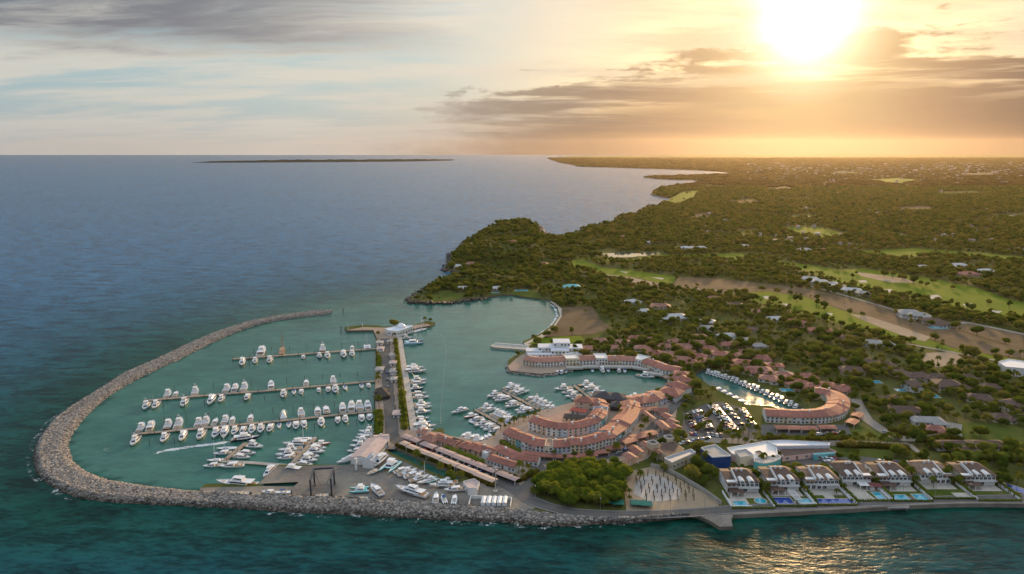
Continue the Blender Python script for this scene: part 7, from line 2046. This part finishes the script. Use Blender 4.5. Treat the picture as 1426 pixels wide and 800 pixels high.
H_ = math.pi / 2
car_row((959, 580), (966, 596), 6, H_, 'from the canal in the outermost car park row', 'parked cars')
car_row((969, 575), (985, 599), 12, H_, 'from the canal in the second car park row', 'parked cars')
car_row((973, 574), (989, 598), 11, H_, 'from the canal in the third car park row', 'parked cars')
car_row((990, 567), (1020, 601), 17, H_, 'from the canal in the fourth car park row', 'parked cars')
car_row((995, 567), (1024, 600), 16, H_, 'from the canal in the fifth car park row', 'parked cars')
car_row((1010, 566), (1034, 596), 12, H_, 'from the canal in the sixth car park row', 'parked cars')
car_row((1034, 572), (1048, 592), 8, H_, 'from the canal in the seventh car park row', 'parked cars')
car_row((957, 606), (1004, 608), 9, H_, 'from the market in the row by the avenue', 'parked cars', .2)
car_row((950, 619), (985, 612), 6, 0.2, 'from the market along the avenue kerb', 'parked cars', .2)
car_row((566, 617), (680, 661.5), 16, H_, 'from the mole under the parking canopies', 'cars by the canopies', .35)
car_row((722, 632), (734, 636), 3, H_, 'from the quay in the bay below the turquoise house', 'cars by the crescent', 0)
car_row((1146, 642), (1162, 641), 4, H_, 'from the arcade in the garage court', 'cars in the garage court', 0)
car_row((1225, 645), (1262, 647), 6, H_, 'beside the brown shelter behind the villas', 'cars behind the villas', .1)
car_row((1234, 604), (1248, 611), 2, 0, 'on the lane by the lawn', 'cars on the lane', 0)
car_row((862, 633), (872, 628), 2, 0, 'on the street below the third crescent', 'cars by the crescent', 0)
car_row((539, 520), (541, 552), 4, 0, 'from the mole head on the mole road', 'cars on the mole', 0)
car_row((1140, 606.5), (1172, 605), 4, 0.1, 'on the car park behind the canal crescent', 'cars by the canal crescent', .1)


# ------------------------------------------------------------------ trees
def crown_arrays(seed, lobes, rx, rz, z0, leaves, leaf, sub=2, lobe_r=(0.42, 0.62), core=0.9):
    """lumpy foliage volume plus leaf-clump quads scattered over it"""
    g = np.random.default_rng(seed)
    V, F = icosphere(sub)
    Vs, Fs, off = [], [], 0
    cs, rs = [], []
    for i in range(lobes):
        t = g.random() * 6.283; r_ = math.sqrt(g.random()) * 0.72
        zz = g.uniform(-0.55, 0.6) if i else 0.1
        cs.append(np.array([rx * r_ * math.cos(t) if i else 0, rx * r_ * math.sin(t) if i else 0, z0 + rz * (1 + zz * (1 - r_ * 0.6))]))
        rs.append(rx * g.uniform(*lobe_r) * (1 if i else 1.15))
    for c, r_ in zip(cs, rs):
        k = 1 + 0.24 * (g.random((len(V), 1)) - 0.5) * 2
        Vs.append(c + V * k * np.array([r_, r_, r_ * 0.92]) * core)
        Fs.append(F + off); off += len(V)
    Vt, Ft = np.concatenate(Vs), np.concatenate(Fs)
    # leaf clumps as small triangles pairs
    n = leaves
    which = g.integers(0, lobes, n)
    dirs = g.normal(size=(n, 3)); dirs[:, 2] = np.abs(dirs[:, 2]) * 1.0 - 0.25
    dirs /= np.linalg.norm(dirs, axis=1)[:, None]
    C = np.array(cs)[which] + dirs * np.array(rs)[which][:, None] * np.array([1, 1, 0.92]) * g.uniform(0.85, 1.16, (n, 1))
    u = np.cross(dirs, g.normal(size=(n, 3))); u /= np.linalg.norm(u, axis=1)[:, None]
    w_ = np.cross(dirs, u) + dirs * g.uniform(-0.6, 0.6, (n, 1))
    s = leaf * g.uniform(0.6, 1.4, (n, 1))
    quad = np.stack([C - u * s, C - w_ * s * .7, C + u * s, C + w_ * s * .7], 1)
    Qv = quad.reshape(-1, 3)
    base = len(Vt)
    q = np.arange(n)[:, None] * 4 + base
    Qf = np.concatenate([np.concatenate([q, q + 1, q + 2], 1), np.concatenate([q, q + 2, q + 3], 1)])
    return np.concatenate([Vt, Qv]), np.concatenate([Ft, Qf])


def trunk_mesh(seed, h, r_, limbs=3):
    g = random.Random(seed)
    mb = MB()
    top = (g.uniform(-.3, .3), g.uniform(-.3, .3), h)
    mb.bar((0, 0, -0.6), (top[0] * .4, top[1] * .4, h * .5), r_, 7, r2=r_ * .75)
    mb.bar((top[0] * .4, top[1] * .4, h * .5), top, r_ * .75, 6, r2=r_ * .4)
    for k in range(limbs):
        t = 6.283 * (k + g.random() * .5) / limbs
        mb.bar((top[0] * .4, top[1] * .4, h * (.45 + .1 * k)), (math.cos(t) * h * .42, math.sin(t) * h * .42, h * (.95 + .1 * g.random())), r_ * .45, 5, r2=r_ * .15)
    return mb.mesh('trunk', M_TRUNK)


def palm_arrays(seed, h, n=15, L=2.9):
    g = np.random.default_rng(seed)
    Vs, Fs, off = [], [], 0
    lean = g.uniform(-.8, .8, 2)
    for k in range(n):
        t = 6.283 * (k + g.uniform(-.3, .3)) / n
        rise = g.uniform(-0.25, 0.95)
        d_ = np.array([math.cos(t), math.sin(t), 0]); sd = np.array([-math.sin(t), math.cos(t), 0])
        pts = []
        for i in range(5):
            s = i / 4
            p = np.array([lean[0], lean[1], h]) + d_ * L * s * (1 - .12 * s) + np.array([0, 0, L * (rise * s - (0.55 + .45 * rise) * s * s * 1.5)])
            w_ = 0.10 + 0.42 * math.sin(math.pi * min(1, s * .9 + .08))
            pts += [p - sd * w_ - np.array([0, 0, .16 * w_]), p + np.array([0, 0, .12]), p + sd * w_ - np.array([0, 0, .16 * w_])]
        Vs.append(np.array(pts))
        f = []
        for i in range(4):
            a = i * 3
            for j in (0, 1):
                f += [(a + j, a + j + 1, a + j + 4), (a + j, a + j + 4, a + j + 3)]
        Fs.append(np.array(f) + off); off += 15
    return np.concatenate(Vs), np.concatenate(Fs), lean


BROAD, PALMS = [], []
SPEC = [(8, 3.4, 2.9, 2.0, 340, .42), (10, 4.1, 3.1, 2.2, 420, .46), (7, 2.7, 3.6, 1.8, 300, .40), (11, 4.8, 2.6, 2.8, 460, .50), (7, 3.1, 2.5, 1.4, 320, .40)]
for i, (lb, rx, rz_, z0, lv, lf) in enumerate(SPEC):
    V, F = crown_arrays(20 + i, lb, rx, rz_, z0, int(lv * 2.2), lf * .72, core=0.78)
    BROAD.append((np_mesh('crown', V, F, M_GREEN), trunk_mesh(i, z0 + rz_, 0.22 + .02 * i)))
GROVE = []
for i in range(3):
    V, F = crown_arrays(60 + i, 15, 3.7, 2.6, 0.9, 1700, .27, lobe_r=(0.26, 0.42), core=0.72)
    GROVE.append((np_mesh('crown', V, F, M_GROVE), trunk_mesh(10 + i, 4.2, 0.25)))
for i, h in enumerate((5.2, 6.6, 7.8)):
    V, F, lean = palm_arrays(40 + i, h)
    mb = MB(); mb.bar((0, 0, -.5), (lean[0] * .35, lean[1] * .35, h * .5), .2, 6, r2=.16); mb.bar((lean[0] * .35, lean[1] * .35, h * .5), (*lean, h + .05), .16, 6, r2=.12)
    PALMS.append((np_mesh('fronds', V, F, M_PALM), mb.mesh('palm_trunk', M_TRUNK)))


def excluded(X, Y, polys):
    r_ = np.zeros(X.shape, bool)
    for p in polys:
        r_ |= inside(p, X, Y)
    return r_


SOFT = [p for p in EXCL[:N_OPEN]]


def jitter_grid(x0, x1, y0, y1, s):
    gx, gy = np.meshgrid(np.arange(x0, x1, s), np.arange(y0, y1, s))
    gx = gx.ravel() + RNG.uniform(-.46, .46, gx.size) * s
    gy = gy.ravel() + RNG.uniform(-.46, .46, gy.size) * s
    return gx, gy


def in_view(X, Y, m_=110):
    px, py, dep = project(X, Y, np.full(X.shape, LZ))
    return (dep > 50) & (px > -m_) & (px < 1426 + m_) & (py < 830), px, py


def value_noise(X, Y, s):
    """smooth pseudo-random field for clearings"""
    return (np.sin(X / s * 1.7 + np.sin(Y / s * 1.3) * 1.4) + np.sin(Y / s * 2.1 + np.sin(X / s * 1.1 + 2.0) * 1.7) + np.sin((X + Y) / s * 0.9 + 1.3)) / 3


EXCL.append(PGS([(966, 524), (980, 512), (1020, 524), (1090, 553), (1122, 568), (1124, 586), (1090, 590), (1050, 590), (1010, 566), (985, 548), (962, 532)], LZ))
EXCL.append(PGS([(945, 576), (985, 560), (1005, 558), (1044, 570), (1060, 600), (1052, 622), (960, 625), (945, 606)], LZ))
EXCL.append(PGS([(1055, 586), (1190, 586), (1200, 612), (1060, 612)], LZ))
# near trees (out to about 1 km)
X, Y = jitter_grid(-120, 760, 300, 1080, 5.4)
ok, px, py = in_view(X, Y)
ok &= inside(LAND, X, Y) & ~inside(CANAL, X, Y) & ~inside(BASIN, X, Y)
ok &= dist_line(LAND[:len(SHORE)], X, Y) > 2.5
X, Y, px, py = X[ok], Y[ok], px[ok], py[ok]
stray = (RNG.random(X.shape) < 0.015) & (py < 520)
ok = ~(excluded(X, Y, EXCL[N_OPEN:]) | (excluded(X, Y, SOFT) & ~stray))
lawny = excluded(X, Y, [PGS(q, LZ) for q in ([(1170, 608), (1198, 594), (1243, 612), (1236, 616), (1180, 617)], [(1100, 622), (1240, 620), (1262, 628), (1240, 640), (1110, 634)], [(1325, 590), (1426, 590), (1426, 622), (1350, 620)])])
ok &= ~(lawny & (RNG.random(X.shape) < 0.8))
clear = value_noise(X, Y, 26.0) + RNG.normal(0, .3, X.shape)
ok &= (clear > -0.42) | (py > 560)
X, Y, px, py = X[ok], Y[ok], px[ok], py[ok]
grove = inside(PGS([(743, 690), (757, 664), (800, 650), (852, 650), (871, 664), (868, 700), (840, 712), (790, 712), (752, 704)], LZ), X, Y)
belt = inside(PGS([(950, 655), (985, 648), (1015, 660), (1008, 700), (985, 692), (960, 672)], LZ), X, Y)
pp = np.where((px > 790) & (px < 1120) & (py > 425) & (py < 545), 0.55, np.where((py > 545), 0.45, 0.25))
pp = np.where(grove | belt, 0.0, pp)
is_palm = RNG.random(X.shape) < pp
# keep room between palms and crowns: thin the near ones
keep = np.where(grove, RNG.random(X.shape) < 0.85, np.where(py > 560, RNG.random(X.shape) < 0.62, RNG.random(X.shape) < 0.86))
X, Y, px, py, grove, is_palm, belt = [q[keep] for q in (X, Y, px, py, grove, is_palm, belt)]
GP = PGS([(743, 692), (755, 668), (772, 657), (800, 650), (852, 650), (871, 664), (868, 699), (840, 711), (790, 711.5), (752, 704)], LZ)
gx_, gy_ = jitter_grid(min(q[0] for q in GP), max(q[0] for q in GP), min(q[1] for q in GP), max(q[1] for q in GP), 4.0)
gi2 = inside(GP, gx_, gy_) & ~excluded(gx_, gy_, ROAD_P)
gx_, gy_ = gx_[gi2], gy_[gi2]
keep = ~grove
X, Y, px, py, grove, is_palm, belt = [q[keep] for q in (X, Y, px, py, grove, is_palm, belt)]
gpx, gpy, _ = project(gx_, gy_, np.full(gx_.shape, LZ))
X, Y, px, py = np.concatenate([X, gx_]), np.concatenate([Y, gy_]), np.concatenate([px, gpx]), np.concatenate([py, gpy])
grove = np.concatenate([grove, np.ones(len(gx_), bool)]); is_palm = np.concatenate([is_palm, np.zeros(len(gx_), bool)]); belt = np.concatenate([belt, np.zeros(len(gx_), bool)])
# planted palms the photograph shows: quay, avenue, mole
PLANT = [(697, 600), (703, 597), (709, 594), (716, 592), (722, 590), (729, 587), (736, 584), (744, 582), (752, 578), (688, 612), (772, 641), (820, 640), (846, 634), (858, 630), (892, 600), (897, 596), (900, 590), (895, 586), (905, 612), (868, 612), (862, 577), (866, 585), (870, 592),
         (1062, 647), (1075, 645), (1058, 646), (1085, 640), (1278, 660), (1285, 668), (1318, 672), (1326, 676), (1310, 668), (1300, 680), (1166, 690), (1120, 668), (1066, 690), (878, 700), (890, 672), (872, 690), (876, 694), (735, 660), (741, 664), (728, 662), (722, 660), (735, 667), (800, 640), (785, 642)]
PLANT += [(1010 + 9 * k, 620 - .1 * k) for k in range(29)] + [(1000 + 10 * k, 613.5) for k in range(28) if k % 2]
PLANT += [(526 + .3 * k, y) for k, y in enumerate((473, 495, 502, 510, 526, 533, 562, 568, 578, 584, 590, 596, 601))] + [(549.5 + (y - 470) * .104, y) for y in range(472, 600, 6)] + [(551.5 + (y - 470) * .104, y) for y in range(535, 600, 8)]
PLANT += [(970 + 6 * k, 603 - k) for k in range(4)] + [(1000 + 7 * k, 607) for k in range(7)] + [(962, 586), (978, 580), (1000, 585), (1012, 580), (1030, 585), (1026, 575), (988, 572), (955, 590), (1044, 600), (1052, 605)]
pw_ = np.array([GL(a, b) for a, b in PLANT])
X = np.concatenate([X, pw_[:, 0]]); Y = np.concatenate([Y, pw_[:, 1]])
px = np.concatenate([px, [a for a, b in PLANT]]); py = np.concatenate([py, [b for a, b in PLANT]])
grove = np.concatenate([grove, np.zeros(len(PLANT), bool)]); is_palm = np.concatenate([is_palm, np.ones(len(PLANT), bool)]); belt = np.concatenate([belt, np.zeros(len(PLANT), bool)])
hs_x, hs_y, hs_p = [], [], []
for hx_, hy_, hw_, hd_ in HOUSE_SPOTS:
    for k in range(4):
        sd_ = (-1, 1, -1, 1)[k]
        hs_x.append(hx_ + sd_ * (hw_ / 2 + random.uniform(1.0, 2.6)) * (1 if k < 2 else 0.55)); hs_y.append(hy_ + (random.uniform(-hd_ / 2, hd_ / 2) if k < 2 else -hd_ * .85 - random.uniform(1.0, 3.0))); hs_p.append(random.random() < 0.5)
for vx_, vy_ in VN:
    for k in range(3):
        hs_x.append(vx_ + 9.6 + random.uniform(-.5, .5)); hs_y.append(vy_ - 2 + 6.0 * k); hs_p.append(k != 2)
hs_x, hs_y, hs_p = np.array(hs_x), np.array(hs_y), np.array(hs_p)
keep = ~excluded(hs_x, hs_y, ROAD_P) & ~inside(CANAL, hs_x, hs_y)
hs_x, hs_y, hs_p = hs_x[keep], hs_y[keep], hs_p[keep]
q1, q2, _ = project(hs_x, hs_y, np.full(hs_x.shape, LZ))
X, Y, px, py = np.concatenate([X, hs_x]), np.concatenate([Y, hs_y]), np.concatenate([px, q1]), np.concatenate([py, q2])
grove = np.concatenate([grove, np.zeros(len(hs_x), bool)]); is_palm = np.concatenate([is_palm, hs_p]); belt = np.concatenate([belt, np.zeros(len(hs_x), bool)])
Z = hgt(X, Y)
order = np.argsort(-py + RNG.normal(0, 4, py.shape))
TREE_AREA = [((860, 640, 1020, 712), 'in the belt between the building plot and the villas'), ((1010, 640, 1430, 720), 'among the gardens of the seafront villas'), ((1060, 600, 1300, 640), 'along the avenue behind the villas'), ((1300, 560, 1430, 640), 'in the woods behind the last villas'),
             ((950, 560, 1060, 640), 'around the car park'), ((680, 560, 950, 660), 'around the crescents and market'), ((515, 450, 570, 612), 'planted along the mole'), ((550, 600, 760, 700), 'beside the promenade shops'), ((1060, 500, 1300, 600), 'in the gardens around the canal'), ((700, 400, 1060, 560), 'in the gardens behind the inner harbour')]


def area_of(a, b):
    return next((t for (x0, y0, x1, y1), t in TREE_AREA if x0 <= a <= x1 and y0 <= b <= y1), 'in the woods inland')


LOOK = ['rounded', 'broad', 'tall', 'spreading', 'low']
rest = []
nb, npalm, ng = 0, 0, 0
for i in order:
    s = random.uniform(0.55, 1.2) * (1.15 if grove[i] else 1); rz = random.uniform(0, 6.28)
    if grove[i] and nb < 300:
        k = random.randrange(3); nb += 1
        r_ = thing('grove_tree', f'dense bright green tree with {["knobbly", "round", "ragged"][k]} crown in the thick grove beside the shore road', 'tree', (X[i], Y[i], Z[i]), rz, 'trees of the thick grove', s)
        link('crown', GROVE[k][0], r_); link('trunk', GROVE[k][1], r_)
    elif is_palm[i] and npalm < 300:
        k = random.randrange(3); npalm += 1
        r_ = thing('palm_tree', f'{["short", "medium", "tall"][k]} palm tree {area_of(px[i], py[i])}', 'palm tree', (X[i], Y[i], Z[i]), rz, 'palms ' + area_of(px[i], py[i]), s * .85)
        link('crown', PALMS[k][0], r_); link('trunk', PALMS[k][1], r_)
    elif not is_palm[i] and not grove[i] and nb < 300:
        k = random.randrange(5); nb += 1
        r_ = thing('broadleaf_tree', f'{LOOK[k]} green tree {area_of(px[i], py[i])}', 'tree', (X[i], Y[i], Z[i]), rz, 'trees ' + area_of(px[i], py[i]), s * .8)
        link('crown', BROAD[k][0], r_); link('trunk', BROAD[k][1], r_)
    else:
        rest.append((X[i], Y[i], Z[i], rz, s * .82, 5 + random.randrange(3) if is_palm[i] else random.randrange(5)))
# single trees standing on the golf course and the strip
for i, (x, y) in enumerate([(1326, 404), (1231, 386), (1243, 388), (1256, 391), (1281, 398), (1290, 400), (1272, 396), (1137, 428), (1148, 430), (1255, 477), (1061, 407), (1360, 468), (1340, 492), (1352, 498), (1390, 505), (852, 394), (875, 397), (845, 364), (826, 357), (836, 358), (1082, 410), (1308, 385), (1405, 430)]):
    q = GL(x, y)
    r_ = thing('broadleaf_tree', f'lone tree on the open golf land, {nth(i + 1)} of the scattered ones', 'tree', (*q, LZ), i, 'lone trees on the golf land', random.uniform(.8, 1.3))
    link('crown', BROAD[i % 5][0], r_); link('trunk', BROAD[i % 5][1], r_)

# one object for the woods that run on behind: instances on points
def proto_object(name, parts):
    mb_v, mb_f, mats, mi, off = [], [], [], [], 0
    for me in parts:
        v = np.empty(len(me.vertices) * 3); me.vertices.foreach_get('co', v); v = v.reshape(-1, 3)
        me.calc_loop_triangles()
        f = np.empty(len(me.loop_triangles) * 3, np.int32); me.loop_triangles.foreach_get('vertices', f); f = f.reshape(-1, 3)
        mb_v.append(v); mb_f.append(f + off); mi += [len(mats)] * len(f); mats.append(me.materials[0]); off += len(v)
    return bpy.data.objects.new(name, np_mesh(name, np.concatenate(mb_v), np.concatenate(mb_f), mats, False, mi))


PROTO_TREES = [proto_object('woodland_tree', p) for p in BROAD] + [proto_object('woodland_palm', p) for p in PALMS]
CLUMPS = []
for i in range(3):
    Vs, Fs, off = [], [], 0
    g = np.random.default_rng(90 + i)
    for k in range(16):
        V, F = crown_arrays(100 + 20 * i + k, 3, g.uniform(3.2, 5.6), 2.2, 0.6, 26, .8, sub=1)
        t, rr = g.random() * 6.283, math.sqrt(g.random()) * 19
        Vs.append(V * g.uniform(.8, 1.3) + np.array([rr * math.cos(t), rr * math.sin(t), 0])); Fs.append(F + off); off += len(V)
    CLUMPS.append(bpy.data.objects.new('woodland_clump', np_mesh('clump', np.concatenate(Vs), np.concatenate(Fs), M_FARWOOD)))


def scatter(name, label, protos, pts):
    pts = np.asarray(pts, float)
    me = bpy.data.meshes.new(name)
    me.vertices.add(len(pts)); me.vertices.foreach_set('co', pts[:, :3].astype(np.float32).ravel())
    for nm, ty, arr in (('turn', 'FLOAT', pts[:, 3]), ('size', 'FLOAT', pts[:, 4]), ('pick', 'INT', pts[:, 5])):
        a_ = me.attributes.new(nm, ty, 'POINT')
        a_.data.foreach_set('value', arr.astype(np.int32 if ty == 'INT' else np.float32))
    o = link(name, me)
    o['kind'] = 'stuff'
    tag(o, label, 'woodland')
    ng_ = bpy.data.node_groups.new(name, 'GeometryNodeTree')
    ng_.interface.new_socket('Geometry', in_out='INPUT', socket_type='NodeSocketGeometry')
    ng_.interface.new_socket('Geometry', in_out='OUTPUT', socket_type='NodeSocketGeometry')
    nd, lk = ng_.nodes, ng_.links
    gi_, go_ = nd.new('NodeGroupInput'), nd.new('NodeGroupOutput')
    jn = nd.new('GeometryNodeJoinGeometry')
    for p in reversed(protos):
        oi = nd.new('GeometryNodeObjectInfo'); oi.inputs['Object'].default_value = p; oi.inputs['As Instance'].default_value = True
        lk.new(oi.outputs['Geometry'], jn.inputs[0])
    ip = nd.new('GeometryNodeInstanceOnPoints')
    lk.new(gi_.outputs[0], ip.inputs['Points']); lk.new(jn.outputs[0], ip.inputs['Instance'])
    ip.inputs['Pick Instance'].default_value = True
    for nm, ty, sock in (('pick', 'INT', 'Instance Index'), ('size', 'FLOAT', 'Scale')):
        na = nd.new('GeometryNodeInputNamedAttribute'); na.data_type = ty; na.inputs['Name'].default_value = nm
        lk.new(na.outputs['Attribute'], ip.inputs[sock])
    na = nd.new('GeometryNodeInputNamedAttribute'); na.data_type = 'FLOAT'; na.inputs['Name'].default_value = 'turn'
    cx = nd.new('ShaderNodeCombineXYZ'); lk.new(na.outputs['Attribute'], cx.inputs[2])
    lk.new(cx.outputs[0], ip.inputs['Rotation'])
    lk.new(ip.outputs[0], go_.inputs[0])
    md = o.modifiers.new('scatter', 'NODES'); md.node_group = ng_
    return o


scatter('near_woodland', 'green woodland and palm gardens spreading inland behind the harbour', PROTO_TREES, rest)
# middle distance
X, Y = jitter_grid(-420, 2300, 1000, 2700, 7.2)
ok, px, py = in_view(X, Y)
ok &= inside(LAND, X, Y) & (dist_line(LAND[:len(SHORE)], X, Y) > 3)
ok &= ~((Y < 1080) & (X > -120) & (X < 760))
X, Y = X[ok], Y[ok]
ok = ~(excluded(X, Y, EXCL[N_OPEN:]) | (excluded(X, Y, SOFT) & (RNG.random(X.shape) > 0.015))) & (value_noise(X, Y, 42.0) + RNG.normal(0, .35, X.shape) > -0.5)
X, Y = X[ok], Y[ok]
Z = hgt(X, Y)
scatter('middle_woodland', 'wooded plain and headland trees beyond the golf course', PROTO_TREES,
        np.stack([X, Y, Z, RNG.uniform(0, 6.28, X.size), RNG.uniform(.5, 1.35, X.size), RNG.choice([0, 1, 2, 3, 4, 0, 2, 5, 6, 7], X.size)], 1))
print('middle trees', X.size, 'near rest', len(rest), 'things', nb, npalm)
# far plain
X, Y = jitter_grid(-200, 7200, 2650, 9500, 33.0)
ok, px, py = in_view(X, Y)
ok &= inside(LAND, X, Y)
X, Y = X[ok], Y[ok]
ok = ~excluded(X, Y, EXCL) & (value_noise(X, Y, 120.0) + RNG.normal(0, .4, X.shape) > -0.62)
X, Y = X[ok], Y[ok]
sc_ = RNG.uniform(.75, 1.25, X.size) * np.where(Y > 5000, 1.15, 1)
scatter('far_woodland', 'hazy wooded plain running to the horizon', CLUMPS, np.stack([X, Y, np.full(X.size, LZ), RNG.uniform(0, 6.28, X.size), sc_, RNG.integers(0, 3, X.size)], 1))
print('far clumps', X.size)


# ------------------------------------------------------------------ hedges
def hedge(line, w_, h, label, world=False, m_=None, group='clipped hedges', dens=26):
    p = np.asarray(line if world else PGS(line, LZ))
    n = max(4, int(sum(np.hypot(*np.diff(p, axis=0).T)) / 1.1))
    c = smooth_line(p, n, 1)
    o = c[0]
    V0, F0 = ICO
    g = RNG
    k = np.repeat(np.arange(n), 2)
    pos = np.concatenate([c[k] - o, np.full((2 * n, 1), h * .5)], 1) + g.normal(0, 1, (2 * n, 3)) * np.array([w_ * .16, w_ * .16, h * .08])
    D = V0[None] * (0.8 + .4 * g.random((2 * n, 12, 1))) * np.array([w_ * .55, w_ * .55, h * .55])
    V = (pos[:, None] + D).reshape(-1, 3)
    F = (F0[None] + (np.arange(2 * n) * 12)[:, None, None]).reshape(-1, 3)
    m2 = n * dens
    kk = g.integers(0, n, m2)
    C = np.concatenate([c[kk] - o, np.zeros((m2, 1))], 1) + np.stack([g.uniform(-.62, .62, m2) * w_, g.uniform(-.62, .62, m2) * w_, h * (.25 + .85 * g.random(m2) ** .6)], 1)
    u = g.normal(size=(m2, 3)); u /= np.linalg.norm(u, axis=1)[:, None]
    v = np.cross(u, g.normal(size=(m2, 3))); v /= np.linalg.norm(v, axis=1)[:, None]
    s = g.uniform(.14, .36, (m2, 1))
    Q = np.stack([C - u * s, C + v * s, C + u * s], 1).reshape(-1, 3)
    V = np.concatenate([V, Q]); F = np.concatenate([F, np.arange(m2 * 3).reshape(-1, 3) + 2 * n * 12])
    ob = link('hedge', np_mesh('hedge', V, F, m_ or M_HEDGE), None, (o[0], o[1], LZ + .1))
    return tag(ob, label, 'hedge', group)


hedge([(553, 622), (600, 641), (640, 658), (687, 679)], 2.0, 2.0, 'long yellow-green hedge between the basin and the canopies')
hedge([(655, 648), (690, 661), (722, 672)], 3.0, 2.6, 'thick hedge behind the lower promenade shop')
hedge([(727, 670), (748, 660)], 2.6, 2.4, 'leafy hedge at the bend of the crescent road')
hedge([(620, 627), (645, 637), (668, 646)], 3.2, 2.6, 'dark bushy hedge behind the canopies and shops', m_=M_GROVE)
hedge([(700, 619), (714, 628), (726, 634)], 3.0, 2.2, 'dark hedge at the foot of the turquoise row house', m_=M_GROVE)
hedge([(526.5, 575), (527.5, 604)], 4.0, 1.8, 'hedge on the basin side at the root of the mole', m_=M_GROVE)
hedge([(527, 497), (527.5, 512)], 3.0, 1.6, 'hedge on the basin side near the mole head', m_=M_GROVE)
hedge([(550.5, 474), (554, 500), (558, 540)], 2.4, 1.6, 'long hedge on the harbour side of the mole road', m_=M_GROVE)
hedge([(559, 545), (563, 598)], 3.2, 1.6, 'hedge on the harbour side at the root of the mole', m_=M_GROVE)
hedge([(1060, 612), (1120, 613), (1180, 613)], 2.4, 1.8, 'hedge along the far kerb of the avenue')
hedge([(1170, 622), (1210, 623), (1262, 626)], 3.4, 2.6, 'tall yellowish hedge along the near kerb of the avenue')
hedge([(1290, 616), (1318, 612), (1335, 614)], 3.6, 3.0, 'golden hedge at the lane corner')
hedge([(1240, 601), (1262, 606), (1320, 603)], 3.0, 2.4, 'clipped hedge above the lane bend')
hedge([(1330, 640), (1380, 640), (1426, 643)], 4.5, 4.0, 'tall green hedge behind the last villas', m_=M_GROVE)
hedge([(1340, 628), (1426, 626)], 3.5, 3.2, 'green hedge in front of the brown-roofed court', m_=M_GROVE)
hedge([(970, 600), (984, 580), (994, 571)], 2.0, 1.4, 'planted strip between the second and fourth car park rows')
hedge([(1000, 602), (1008, 588)], 2.0, 1.4, 'planted strip inside the car park')
for i, c in enumerate(VN):
    hedge([(c[0] - 9.2, c[1] - 14.9), (c[0] + 9.2, c[1] - 14.9)], 0.9, 0.9, f'low dark hedge along the road before the {nth(i + 1)} villa', True, M_GROVE, 'villa road hedges')
    hedge([(c[0] + 10.2, c[1] + 13), (c[0] + 10.2, c[1] - 13)], 1.1, 2.2, f'dark hedge in the gap beyond the {nth(i + 1)} villa from the plot', True, M_GROVE, 'villa side hedges')


# ------------------------------------------------------------------ haze
mb = MB(); mb.box(-SEA_L - 500, SEA_L + 500, -3500, SEA_L + 500, -4.0, HAZE_TOP)
hm = bpy.data.materials.new('haze_air')
hm.use_nodes = True
hm.node_tree.nodes.clear()
HN = Nodes(hm.node_tree)
pv = HN.new('ShaderNodeVolumePrincipled', {'Color': (0.98, 0.84, 0.66, 1.0), 'Density': HAZE_DENSITY, 'Anisotropy': 0.72})
HN.l.new(pv.outputs[0], HN.new('ShaderNodeOutputMaterial').inputs['Volume'])
hz = link('haze', mb.mesh('haze', hm))
hz['kind'] = 'stuff'
